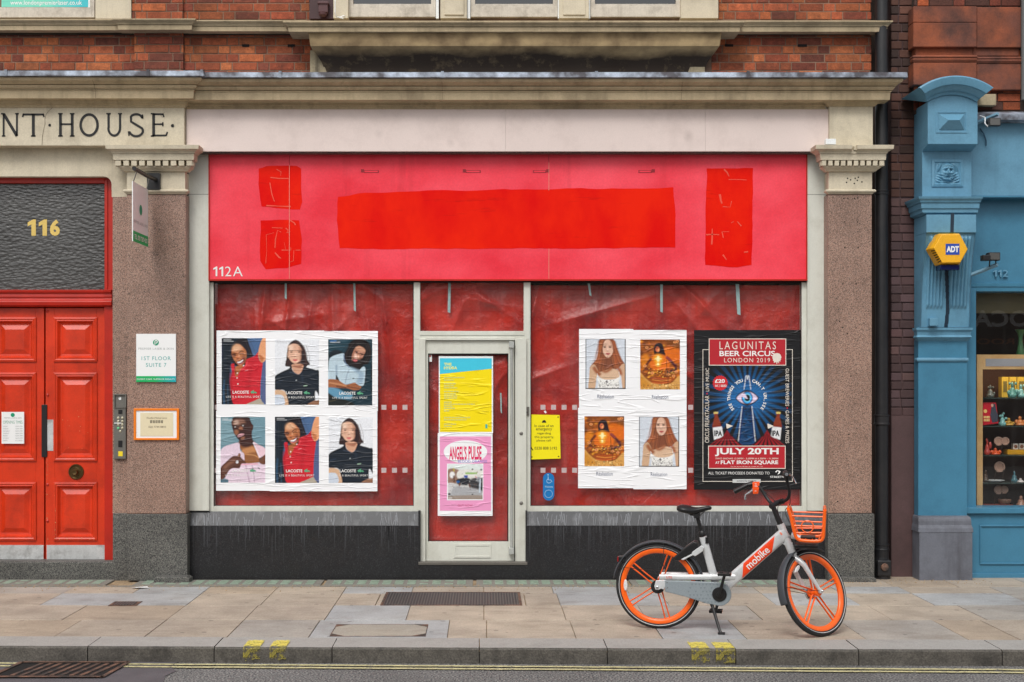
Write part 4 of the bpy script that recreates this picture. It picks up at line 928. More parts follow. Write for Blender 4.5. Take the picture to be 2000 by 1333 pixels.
k = MB(); k.lathe((X(1028,YFm-.012),YFm-.012,Z(806,YFm)), (0,-1,0), [(.010,0),(.010,.005),(.001,.006)], 12); k.build('keyhole', blackm, sf)
t_ = thing('door_sticker', 'tiny white sticker in the top left corner of the shop door glass', 'sticker', (X(839.5,.072),.072,Z(707,.07)))
k = MB(); k.pb(836.5, 692, 843.5, 707, .0725, .0745); k.build('label', whitepaint, t_); k = MB(); k.pb(838,694,842,698,.0718,.0724); k.build('print', flat('pink_print',200,120,120), t_)
# red paper hung inside the windows
def papermat():
    m, t, p, tc = newmat('red_wrapping_paper')
    b = mix(t, ramp(t, nz(t, tc, 2.2, 5), .35, .65), rgb(204,42,20), rgb(138,8,10))
    t.links.new(b, p.inputs['Base Color']); p.inputs['Roughness'].default_value = .36; p.inputs['Specular IOR Level'].default_value = .6
    bump(t, p, nz(t, tc, 7, 6, .55), .8, .03); return m
redpap = papermat()
def paper(a, b, c, d, seed, y0=.17, n=14, lab=''):
    r = random.Random(seed); x0, x1, z0, z1 = X(a,y0), X(c,y0), Z(d,y0), Z(b,y0); fs = []
    for i in range(n):
        th = r.choice([r.uniform(.15,.9), r.uniform(-.9,-.15), r.uniform(1.2,1.9)]); fs.append((r.uniform(x0,x1), r.uniform(z1-(z1-z0)*.45,z1+.1), th, r.uniform(.02,.055), r.uniform(.02,.08), r.uniform(.15,.5)))
    def fn(Xx, Zz):
        y = np.full_like(Xx, y0)
        for cx, cz, th, h, w_, ln in fs:
            u = (Xx-cx)*math.cos(th)+(Zz-cz)*math.sin(th); v = -(Xx-cx)*math.sin(th)+(Zz-cz)*math.cos(th)
            y = y-h*np.exp(-np.abs(v)/w_)*np.exp(-(u/ln)**2)
        y += .012*np.sin(Xx*5+seed)*np.sin(Zz*3.3+seed*2)
        return np.maximum(y, YG+.012)
    k = MB(); k.grid(np.linspace(x0,x1,int((x1-x0)/.012)), np.linspace(z0,z1,int((z1-z0)/.012)), fn)
    return tag(k.build('paper_sheet', redpap, None, smooth=True, ang=80), lab, 'paper', 'red paper hung inside the shop windows')
paper(405, 556, 826, 1000, 3, lab='crumpled red paper hung behind the left shop window')
paper(1026, 558, 1584, 1000, 9, n=20, lab='crumpled red paper hung behind the right shop window')
paper(815, 540, 1034, 660, 21, y0=.16, n=9, lab='crumpled red paper behind the small window over the shop door')
paper(828, 686, 1002, 1070, 33, y0=.15, n=7, lab='red paper behind the glass of the shop door')
MB().box(-3.4, 3.4, .26, .3, -.02, 3.9).build('inner_wall', dark, sf)
k = MB(); k.box(X(408,.2),X(418,.2),.1,.25,Z(1000,.2),Z(552,.2)); k.build('inner_reveal', blackm, sf)
# masking tape strips
tape = flat('tape', 160,190,190, rough=.5)
for i, (x, y0, y1, lean, wd, lab) in enumerate([(558,553,585,0,4,'short strip of pale tape holding red paper, leftmost in the left shop window'),(692,553,609,1,4,'long strip of pale tape in the left shop window above the black polo poster pair'),(878,553,612,-1,5,'crooked strip of tape in the small window above the shop door'),(1150,553,579,3,4.5,'short crooked strip of tape above the left edge of the four white posters'),(1292,556,611,0,5,'strip of tape above the orange picture in the right shop window'),(1440,555,616,3,7,'wide crooked strip of tape above the beer circus poster'),(978,768,808,1,3,'thin strip of tape on the red paper inside the shop door')]):
    yy = YG+.0085; k = MB(); k.add([(X(x-wd/2,yy),yy,Z(y0,yy)),(X(x+wd/2,yy),yy,Z(y0,yy)),(X(x+wd/2+lean,yy),yy,Z(y1,yy)),(X(x-wd/2+lean*1.2,yy),yy,Z(y1-2,yy))], [(3,2,1,0)])
    tag(k.build('tape_strip', tape), lab, 'tape', 'strips of tape holding the red paper')
# emergency notice and blue sticker
t_ = thing('emergency_notice', 'bright yellow emergency contact notice on the glass beside the door lock', 'notice', (X(1064,YG),YG-.006,Z(897,YG)))
yy = YG-.007; k = MB(); k.prism([(X(a,yy),Z(b,yy)) for a, b in ((1034,810),(1093,811),(1095,896),(1035,898))], yy, yy+.004); k.build('board', flat('signal_yellow',246,232,20, rough=.4), t_)
for s, r_ in (('In case of an',(1044,829.5,1081,834.5)),('emergency',(1047,837,1078,843)),('regarding',(1049,844.5,1076,850)),('this property,',(1044,851.5,1082,857.5)),('please call:',(1048,858.5,1077,864)),('0330 808 5192',(1044,873,1088,878.5))): ptext(s, r_, yy-.001, blackink, t_, bold=0)
k = MB(); y3 = yy-.001
k.add([(X(a,y3),y3,Z(b,y3)) for a, b in ((1058,826),(1067,826),(1065.5,822),(1063,820.5),(1060,822))], [(0,1,2,3,4)]); k.build('bell_symbol', blackink, t_)
k = MB(); k.tube([(X(a,y3),y3,Z(b,y3)) for a, b in ((1037.5,873),(1038,876),(1041,879.5))], .004, 6); k.build('phone_symbol', blackink, t_)
for a, b in ((1037,815),(1090,815),(1039,893),(1091,892)):
    k = MB(); k.lathe((X(a,yy),yy,Z(b,yy)), (0,-1,0), [(.006,0),(.005,.003),(.001,.003)], 10); k.build('screw', blackm, t_)
k = MB(); k.prism([(X(a,yy),Z(b,yy)) for a, b in ((1062,804),(1065,802),(1068,806),(1065,808))], yy, yy+.003); tag(k.build('paper_corner', whitepaint), 'torn white scrap stuck to the glass above the yellow notice', 'scrap')
t_ = thing('access_sticker', 'blue rounded wheelchair access sticker low on the right shop window', 'sticker', (X(1072,YG),YG-.002,Z(978,YG)))
yy = YG-.003; pts = [(1060.5+11+11*math.cos(a), 935-11*math.sin(a)) for a in np.linspace(0, math.pi, 12)]+[(1060.5+11-11*math.cos(a), 967+11*math.sin(a)) for a in np.linspace(0, math.pi, 12)]
k = MB(); k.prism([(X(a,yy),Z(b,yy)) for a, b in pts], yy, yy+.002); k.build('disc', flat('sticker_blue',24,120,190,rough=.35), t_)
k = MB(); y3 = yy-.001; lb = flat('pale_blue_print',190,220,236); 
k.tube([(X(a,y3),y3,Z(b,y3)) for a, b in ((1070.5,931),(1071,938),(1076,938),(1078,942))], .003, 5); k.tube([(X(1072+4.2*math.cos(a),y3),y3,Z(940+4.2*math.sin(a),y3)) for a in np.linspace(.4, 4.4, 12)], .0022, 5); k.lathe((X(1070.5,y3),y3,Z(928,y3)),(0,-1,0),[(.006,0),(.001,.001)],8); k.build('wheelchair_symbol', lb, t_)
ptext('Welcome', (1064,949,1080,953), y3, lb, t_); k = MB(); k.tube([(X(1071.5+7.5*math.cos(a),y3),y3,Z(965+7.5*math.sin(a),y3)) for a in np.linspace(0, 2*math.pi, 20)], .0018, 5); k.build('ring_symbol', lb, t_)
# ---------------------------------------------------------------- pasted posters: the printed pictures are grids of coloured faces
class Pic:
    """a small painter; its colours become the print on a poster. Coordinates: a frame (x0,y0,x1,y1)."""
    def __init__(s, fr, nx, ny, bgc):
        s.fr = fr; s.nx, s.ny = nx, ny; s.ss = 3
        xs = (np.arange(nx*3)+.5)/(nx*3); ys = (np.arange(ny*3)+.5)/(ny*3)
        s.x, s.y = np.meshgrid(fr[0]+(fr[2]-fr[0])*xs, fr[1]+(fr[3]-fr[1])*ys)
        s.a = np.zeros((ny*3, nx*3, 3)); s.a[:] = lin(bgc)
    def mask(s, pts, soft):
        m = np.zeros(s.x.shape, bool); n = len(pts); x, y = s.x, s.y
        for i in range(n):
            (xa, ya), (xb, yb) = pts[i], pts[(i+1) % n]
            if ya == yb: continue
            c = (y < ya) != (y < yb); m ^= c & (x < (xb-xa)*(y-ya)/(yb-ya)+xa)
        m = m.astype(float)
        px = abs(s.fr[2]-s.fr[0])/(s.nx*3)
        r = int(soft/px)
        if r > 0:
            for _ in range(2):
                for ax in (0, 1):
                    c = np.cumsum(np.pad(m, [(r+1,r) if a == ax else (0,0) for a in (0,1)], mode='edge'), axis=ax)
                    m = (np.take(c, range(2*r+1, c.shape[ax]), ax)-np.take(c, range(0, c.shape[ax]-2*r-1), ax))/(2*r+1)
        return m
    def poly(s, pts, c, soft=0, al=1.0, smooth=True):
        if smooth and len(pts) > 3: pts = catmull(pts)
        m = s.mask(pts, soft)[..., None]*al; s.a = s.a*(1-m)+lin(c)*m; return s
    def ell(s, cx, cy, rx, ry, c, soft=0, al=1.0, rot=0):
        ca, sa = math.cos(math.radians(rot)), math.sin(math.radians(rot))
        return s.poly([(cx+rx*math.cos(t)*ca-ry*math.sin(t)*sa, cy+rx*math.cos(t)*sa+ry*math.sin(t)*ca) for t in np.linspace(0, 2*math.pi, 24, False)], c, soft, al, False)
    def line(s, pts, wd, c, soft=0, al=1.0):
        P = [np.array(p, float) for p in catmull(pts, False)] if len(pts) > 2 else [np.array(p, float) for p in pts]; L, R = [], []
        for i, q in enumerate(P):
            t = P[min(i+1,len(P)-1)]-P[max(i-1,0)]; t = t/(np.linalg.norm(t)+1e-9); n = np.array([-t[1],t[0]]); L.append(tuple(q+n*wd/2)); R.append(tuple(q-n*wd/2))
        return s.poly(L+R[::-1], c, soft, al, False)
    def hair(s, path, n, cols, seed=1, wd=6, spread=60):
        r = random.Random(seed)
        for _ in range(n):
            o = r.gauss(0, spread*.5); s.line([(x+o+r.uniform(-8,8), y+r.uniform(-10,10)) for x, y in path], r.uniform(.5,1)*wd, r.choice(cols), 2, .6)
        return s
    def speck(s, n, box, c, r0, r1, seed=1, al=1.0, asp=1):
        r = random.Random(seed)
        for _ in range(n):
            q = r.uniform(r0, r1); s.ell(r.uniform(box[0], box[2]), r.uniform(box[1], box[3]), q*asp, q, c[int(r.random()*len(c))], 0, al)
        return s
    def out(s):
        o = s.a.reshape(s.ny, 3, s.nx, 3, 3).mean((1, 3)); g = np.random.RandomState(3).normal(0, 1, o.shape[:2])[..., None]
        bl = (o+np.roll(o,2,0)+np.roll(o,-2,0)+np.roll(o,2,1)+np.roll(o,-2,1))/5      # print grain and a little crispness
        return np.clip((o+(o-bl)*.4)*(1+.07*g), 0, 1)
def catmull(p, closed=True, n=5):
    o = []; N = len(p)
    for i in range(N if closed else N-1):
        g = (lambda k: p[k % N]) if closed else (lambda k: p[min(max(k,0),N-1)])
        a, b, c, d = map(np.array, (g(i-1), g(i), g(i+1), g(i+2)))
        for t in np.arange(n)/n: o.append(tuple(.5*((2*b)+(-a+c)*t+(2*a-5*b+4*c-d)*t*t+(-a+3*b-3*c+d)*t**3)))
    if not closed: o.append(tuple(p[-1]))
    return o
def pastemat(name, attr, c=(247,249,252)):
    m, t, p, tc = newmat(name)
    if attr:
        at = t.nodes.new('ShaderNodeAttribute'); at.attribute_name = 'Col'; t.links.new(at.outputs['Color'], p.inputs['Base Color'])
    else: t.links.new(mix(t, 1.0, rgb(*c), ramp(t, nz(t, tc, 3, 4), .3, .7, (.95,)*3+(1,), (1,1,1,1)), 'MULTIPLY'), p.inputs['Base Color'])
    p.inputs['Roughness'].default_value = .5; p.inputs['Specular IOR Level'].default_value = .35
    geo = t.nodes.new('ShaderNodeNewGeometry'); mp = t.nodes.new('ShaderNodeMapping'); mp.inputs['Scale'].default_value = (1,1,5.5); mp.inputs['Rotation'].default_value = (0,math.radians(4),0)
    t.links.new(geo.outputs['Position'], mp.inputs[0])      # the creases run across sheet and print alike
    mp.inputs['Scale'].default_value = (1.1,1,9.5); crs = None
    for q in range(4):        # a few families of thin, nearly level creases, each broken up along its length
        m4 = t.nodes.new('ShaderNodeMapping'); m4.inputs['Location'].default_value = (q*7.3,q*3.1,q*11.7); t.links.new(mp.outputs[0], m4.inputs[0])
        n = t.nodes.new('ShaderNodeTexNoise'); n.inputs['Scale'].default_value = 1.0; n.inputs['Detail'].default_value = 1; t.links.new(m4.outputs[0], n.inputs['Vector'])
        m5 = t.nodes.new('ShaderNodeMapping'); m5.inputs['Location'].default_value = (q*5.7,0,q*2.9); m5.inputs['Scale'].default_value = (3.5,1,9); t.links.new(geo.outputs['Position'], m5.inputs[0])
        n2 = t.nodes.new('ShaderNodeTexNoise'); n2.inputs['Scale'].default_value = 1.0; t.links.new(m5.outputs[0], n2.inputs['Vector'])
        dlt = math_(t, 'SUBTRACT', n.outputs['Fac'], .5)
        rg = math_(t, 'MULTIPLY', ramp(t, math_(t, 'ABSOLUTE', dlt), .0, .022, (1,1,1,1), (0,0,0,1)), ramp(t, n2.outputs['Fac'], .47, .56))
        crs = rg if crs is None else math_(t, 'MAXIMUM', crs, rg)
    bump(t, p, crs, .7, .006); return m
pastew = pastemat('pasted_paper', False); pastep = pastemat('pasted_print', True); pasteb = pastemat('pasted_black', False, (22,23,26))
pastepink = pastemat('pasted_pink', False, (240,160,204)); pastey = pastemat('pasted_yellow', False, (250,226,0))
YPo = YG-.0045
_pm = {}
def picture(key, pic, rect, y, parent):
    """rect in photo px; the same print on a second poster shares its mesh data"""
    o_ = None
    if key in _pm: me = _pm[key]
    else:
        A = pic.out(); ny, nx = A.shape[:2]
        w_, h_ = X(rect[2],y)-X(rect[0],y), Z(rect[1],y)-Z(rect[3],y)
        xs = np.linspace(0, w_, nx+1); zs = np.linspace(h_, 0, ny+1); XX, ZZ = np.meshgrid(xs, zs)
        me = bpy.data.meshes.new('picture'); n = nx+1
        V = np.stack([XX.ravel(), np.zeros(XX.size), ZZ.ravel()], 1)
        j, i = np.meshgrid(np.arange(ny), np.arange(nx), indexing='ij'); a = (j*n+i).ravel()
        Fq = np.stack([a+n, a+n+1, a+1, a], 1)
        me.vertices.add(len(V)); me.vertices.foreach_set('co', V.ravel()); me.loops.add(Fq.size); me.loops.foreach_set('vertex_index', Fq.ravel().astype(np.int32))
        me.polygons.add(len(Fq)); me.polygons.foreach_set('loop_start', np.arange(0, Fq.size, 4, dtype=np.int32)); me.update(calc_edges=True)
        # colours on the corners of the grid, so the print blends smoothly from dot to dot
        Pd = np.pad(A, ((1,1),(1,1),(0,0)), mode='edge'); Cv = (Pd[:-1,:-1]+Pd[1:,:-1]+Pd[:-1,1:]+Pd[1:,1:])/4
        ca = me.color_attributes.new('Col', 'FLOAT_COLOR', 'POINT'); ca.data.foreach_set('color', np.concatenate([Cv.reshape(-1,3), np.ones((Cv.shape[0]*Cv.shape[1],1))], 1).ravel())
        me.materials.append(pastep); _pm[key] = me
    o = bpy.data.objects.new('picture', me); COL.objects.link(o)
    o.parent = parent; o.location = Vector((X(rect[0],y), y, Z(rect[3],y)))-parent.location
    return o
def sheet(name, label, cat, rect, y=YPo, m=None, group=None, thick=.0015, wob=0):
    t = thing(name, label, cat, (X((rect[0]+rect[2])/2,y), y, Z(rect[3],y)), group)
    k = MB(); y1 = y
    k.pb(rect[0], rect[1], rect[2], rect[3], y, y+thick); k.build('paper', m or pastew, t); return t

# ---- the four portraits (traced in their own frames)
def pic_red():
    p = Pic((68,100,835,1250), 84, 126, (70,98,136))
    p.poly([(500,100),(840,100),(840,600),(760,620),(600,450)], (74,104,146), 20).poly([(770,600),(840,500),(840,1250),(740,1250)], (84,96,138), 12)
    p.poly([(60,90),(400,90),(300,300),(235,560),(210,800),(225,1000),(280,1260),(60,1260)], (24,34,46), 10)
    p.line([(115,820),(100,1000),(110,1250)], 30, (44,80,110), 10).line([(170,900),(180,1250)], 14, (46,78,104), 8)
    p.poly([(240,330),(285,200),(370,110),(500,95),(545,210),(590,330),(605,430),(560,470),(520,570),(420,610),(330,590),(240,520),(225,400)], (28,24,32), 5)
    p.line([(540,260),(590,360),(620,410)], 12, (30,26,34), 3)
    p.poly([(255,270),(300,215),(370,205),(440,255),(490,320),(502,400),(485,500),(435,560),(380,578),(320,530),(262,440),(240,345)], (190,118,76), 5)
    p.poly([(262,250),(310,212),(380,225),(430,280),(350,320),(262,320)], (226,178,142), 22)
    p.ell(455,470,40,80,(126,66,42),22).poly([(240,370),(320,360),(300,430),(262,420)], (120,66,44), 14)
    p.line([(365,360),(410,325),(452,335)], 14, (44,24,24), 2).line([(380,380),(420,362),(455,372)], 10, (38,20,22), 2)
    p.line([(250,385),(285,378),(315,400)], 13, (44,24,24), 2).ell(350,435,34,30,(196,116,74),8).ell(345,462,26,8,(90,44,34),4).ell(370,400,12,22,(228,170,130),8)
    p.poly([(325,508),(380,495),(450,455),(448,500),(405,545),(350,540)], (120,36,44), 3).poly([(338,512),(385,503),(442,472),(432,500),(392,528),(350,530)], (244,236,236), 3).line([(350,545),(400,548),(445,515)], 9, (214,110,130), 3)
    p.poly([(230,560),(285,545),(300,600),(380,610),(470,575),(500,470),(640,410),(708,335),(705,430),(745,510),(782,525),(765,690),(745,880),(738,1080),(725,1165),(600,1205),(500,1255),(278,1255),(222,960),(213,820),(245,700)], (204,32,48), 4)
    p.poly([(300,610),(370,580),(450,580),(400,650),(340,760),(300,740)], (178,104,60), 5)
    p.line([(285,560),(300,640),(320,740)], 10, (120,12,24), 5).line([(385,640),(470,610),(520,500)], 12, (236,80,90), 8).line([(620,470),(560,700),(520,1000)], 60, (182,20,38), 26, .6).line([(240,700),(225,860),(262,1100)], 40, (160,16,32), 16, .7)
    p.poly([(790,95),(845,95),(845,430),(775,525),(725,470),(705,360),(740,190)], (228,162,118), 6).poly([(712,360),(735,480),(775,520),(800,450),(760,400)], (196,118,74), 10)
    p.hair([(480,140),(540,280),(590,410)], 12, [(70,60,70),(14,12,18)], 3, 6, 70).hair([(120,200),(110,500),(130,900)], 10, [(40,54,68),(14,20,30)], 5, 10, 60)
    for x, y in ((448,578),(340,708),(335,792),(350,897)): p.ell(x,y,10,12,(250,236,236),2)
    p.line([(470,668),(530,655)], 9, (240,170,180), 2, .8)
    p.poly([(500,1255),(620,1200),(730,1150),(770,1200),(790,1255)], (176,166,150), 5)
    p.line([(98,130),(236,130)], 9, (230,234,238), 1, .8).line([(98,155),(275,155)], 8, (230,234,238), 1, .9)
    return p
def pic_black():
    p = Pic((990,100,1760,1255), 84, 126, (232,236,242))
    p.poly([(990,640),(1250,640),(1200,1255),(990,1255)], (226,230,236), 40)
    p.poly([(1210,260),(1240,180),(1340,110),(1430,150),(1490,230),(1530,340),(1550,450),(1600,540),(1560,560),(1520,590),(1290,600),(1240,585),(1170,570),(1185,470),(1205,380)], (62,44,44), 5)
    p.poly([(1225,240),(1300,180),(1400,200),(1450,280),(1460,380),(1430,470),(1370,525),(1330,530),(1265,480),(1225,400),(1212,310)], (224,178,152), 5)
    p.poly([(1400,230),(1460,300),(1460,420),(1400,520),(1430,400)], (190,136,112), 14).ell(1260,250,50,50,(240,208,186),20).line([(1205,340),(1225,430)], 20, (232,190,166), 4)
    p.line([(1215,297),(1300,295),(1465,297)], 5, (120,80,66), 2, .7).line([(1470,300),(1480,560),(1440,590)], 50, (44,30,34), 14).line([(1190,480),(1240,560)], 40, (54,38,40), 10)
    p.hair([(1480,220),(1530,380),(1540,560)], 14, [(96,66,60),(36,24,28)], 3, 6, 50).hair([(1225,250),(1205,400),(1200,540)], 8, [(96,66,60),(36,24,28)], 4, 6, 30)
    for x in (1278,1415): p.ell(x,328,24,10,(150,110,92),4).ell(x,328,9,8,(50,38,40),2).line([(x-24,318),(x+22,318)], 5, (80,52,46), 2, .8).line([(x-30,303),(x+26,301)], 6, (96,66,56), 2, .8)
    p.ell(1352,385,12,45,(242,206,182),8).ell(1345,402,22,7,(164,100,82),3).poly([(1300,462),(1345,452),(1388,462),(1345,490)], (214,110,106), 3).line([(1305,466),(1385,466)], 4, (140,56,60), 1)
    p.poly([(1280,560),(1320,540),(1440,530),(1500,600),(1440,690),(1385,718),(1310,660)], (210,160,132), 6).poly([(1290,560),(1400,560),(1480,540),(1440,610),(1330,590)], (168,112,88), 12)
    p.poly([(985,770),(1080,690),(1230,620),(1275,560),(1300,650),(1385,718),(1450,680),(1500,570),(1560,600),(1700,640),(1762,690),(1765,1160),(1700,1170),(1560,1255),(1210,1255),(1190,1120),(1150,1000),(985,980)], (24,34,46), 4)
    p.line([(1240,680),(1330,700),(1385,720)], 10, (66,78,96), 5).line([(1460,690),(1480,900)], 30, (34,46,62), 14).line([(1010,860),(1120,830)], 20, (40,54,72), 8).ell(1363,824,9,10,(190,200,206),2).line([(1490,925),(1555,918)], 16, (150,180,160), 3)
    p.poly([(985,1000),(1145,1010),(1200,1110),(1225,1255),(1150,1255),(1120,1090),(985,1085)], (212,174,142), 4).poly([(985,1090),(1120,1095),(1165,1200),(1140,1255),(985,1255)], (206,216,230), 6)
    p.poly([(1560,1255),(1660,1190),(1765,1160),(1765,1255)], (150,110,88), 6).poly([(1700,1010),(1765,1110),(1765,1160),(1695,1170)], (230,234,240), 4)
    p.line([(1020,143),(1095,143)], 5, (150,156,164), 1, .7).line([(1020,165),(1200,165)], 5, (150,156,164), 1, .7)
    return p
def pic_blue():
    p = Pic((103,118,870,1262), 84, 126, (26,56,68))
    p.poly([(103,118),(480,118),(420,260),(300,330),(103,340)], (34,68,82), 40).poly([(640,740),(870,560),(870,1262),(560,1262)], (24,50,62), 30)
    p.poly([(103,400),(200,300),(340,330),(300,400),(160,430)], (20,34,42), 14)
    p.poly([(440,300),(470,190),(580,120),(740,130),(830,220),(850,400),(800,540),(720,560),(640,680),(560,640),(500,590),(440,560),(370,500),(375,400)], (26,20,22), 8)
    p.hair([(560,180),(440,340),(420,520)], 16, [(60,48,48),(10,8,10)], 3, 8, 80).hair([(760,200),(800,360),(720,560)], 16, [(60,48,48),(10,8,10)], 4, 8, 60)
    p.poly([(540,330),(575,270),(640,235),(720,270),(752,330),(720,400),(690,460),(620,520),(560,555),(520,500),(515,410)], (170,116,94), 5)
    p.poly([(575,275),(640,240),(730,285),(745,330),(660,330)], (204,152,124), 12).poly([(560,370),(600,380),(610,470),(560,470)], (232,190,170), 12)
    p.line([(565,325),(620,340)], 12, (30,22,24), 3).line([(655,360),(730,380)], 12, (30,22,24), 3).ell(600,350,16,9,(30,22,26),3).ell(690,385,16,9,(30,22,26),3).ell(630,420,16,34,(224,176,150),8)
    p.poly([(540,455),(640,470),(700,450),(700,520),(600,580),(520,540)], (34,24,26), 8).poly([(535,475),(580,465),(615,490),(580,510),(545,500)], (196,96,96), 4)
    p.poly([(120,480),(170,420),(270,382),(380,370),(370,500),(440,560),(480,600),(560,640),(620,680),(700,600),(745,610),(748,700),(725,900),(660,925),(590,890),(560,870),(420,900),(330,880),(250,770),(235,820),(103,815),(110,620)], (186,208,220), 5)
    p.line([(370,380),(400,520),(470,610)], 14, (110,130,160), 5).line([(470,640),(430,740),(400,880)], 16, (150,172,190), 6).poly([(480,600),(600,640),(720,700),(700,880),(590,870),(640,740),(560,680)], (150,176,196), 18).line([(245,560),(250,760)], 30, (142,166,186), 12).ell(542,797,16,9,(30,60,60),2)
    p.poly([(240,740),(262,760),(300,850),(240,830)], (30,40,48), 5)
    p.poly([(103,820),(240,815),(300,840),(420,905),(560,870),(620,910),(680,940),(640,990),(540,1000),(440,970),(260,960),(110,950)], (160,100,66), 5)
    p.line([(120,870),(300,900),(440,930)], 20, (206,146,104), 8).line([(420,935),(560,960),(650,960)], 16, (110,62,42), 6).line([(240,930),(420,960)], 16, (96,54,38), 6)
    p.poly([(103,960),(260,970),(400,1040),(520,1070),(500,1150),(400,1160),(240,1130),(103,1050)], (96,150,180), 12).poly([(103,1060),(240,1140),(420,1170),(560,1262),(103,1262)], (30,36,36), 10)
    p.line([(110,1200),(240,1170)], 16, (70,66,50), 6).line([(133,150),(245,150)], 14, (60,120,190), 2).line([(133,170),(310,170)], 10, (226,232,238), 1)
    return p
def pic_pink():
    p = Pic((95,122,815,1196), 84, 126, (112,148,162))
    p.poly([(95,122),(500,122),(300,500),(95,560)], (122,156,168), 40)
    p.poly([(275,260),(270,190),(320,122),(540,122),(575,180),(600,230),(625,270),(610,340),(600,360),(605,470),(640,560),(600,600),(430,560),(390,500),(340,440),(300,360)], (62,38,36), 4)
    p.poly([(300,185),(370,160),(470,170),(490,230),(400,250),(300,260)], (140,100,84), 16).ell(350,210,40,36,(196,164,148),14).ell(340,290,26,14,(120,70,50),6)
    for x, y in ((332,285),(460,262)): p.ell(x,y,26,15,(40,22,22),3).ell(x-4,y,12,9,(214,210,210),3).line([(x-40,y-28),(x+36,y-32)], 12, (30,18,20), 3)
    p.ell(420,310,34,36,(150,92,64),10).ell(415,345,36,10,(50,26,26),4).ell(350,370,36,40,(160,104,76),14).poly([(365,430),(410,395),(470,395),(475,410),(430,440),(380,448)], (212,160,168), 3).line([(370,432),(430,418),(475,402)], 5, (90,40,48), 2)
    p.ell(590,285,20,40,(74,42,34),4).poly([(430,460),(480,440),(470,490),(420,490)], (150,100,76), 10)
    p.poly([(390,520),(480,560),(600,560),(650,640),(715,760),(720,860),(520,885),(470,860),(455,700),(410,640)], (146,94,58), 6)
    p.poly([(440,660),(600,600),(680,680),(600,700),(480,720)], (196,136,88), 14).line([(480,730),(640,750),(720,800)], 14, (206,148,98), 5).poly([(400,500),(600,500),(640,560),(520,620),(420,590)], (66,38,34), 16)
    p.poly([(95,690),(150,610),(260,570),(390,545),(410,670),(470,720),(480,800),(500,880),(740,870),(815,900),(815,1196),(210,1196),(190,1000),(95,960)], (226,206,222), 4)
    p.poly([(620,530),(700,570),(815,640),(815,760),(760,770),(720,800),(660,640)], (232,200,212), 4).line([(622,540),(680,680),(735,800)], 14, (244,232,240), 3)
    p.line([(500,900),(520,1000),(560,1190)], 24, (196,168,190), 8).line([(600,900),(630,1050),(640,1190)], 12, (180,150,176), 5).line([(420,900),(700,890)], 14, (236,150,172), 6)
    p.poly([(95,960),(180,860),(290,765),(370,755),(385,715),(415,730),(420,780),(470,830),(510,880),(430,890),(400,960),(300,960),(230,1000),(160,1120),(95,1140)], (98,62,50), 4)
    p.line([(150,960),(240,880),(330,830)], 40, (140,96,78), 16).ell(362,858,22,26,(226,226,232),3).line([(380,770),(400,720)], 20, (160,112,88), 6).line([(300,930),(400,930)], 12, (60,34,32), 4)
    p.poly([(715,800),(760,780),(815,740),(815,890),(730,880)], (112,72,54), 4).ell(740,810,20,16,(90,70,60),4)
    p.line([(120,150),(215,150)], 7, (230,236,240), 1).line([(120,172),(290,172)], 7, (230,236,240), 1).line([(575,1000),(640,1000)], 26, (60,120,110), 4).line([(695,950),(730,970)], 14, (50,50,70), 2).poly([(95,1150),(205,1140),(210,1196),(95,1196)], (90,120,136), 4)
    return p
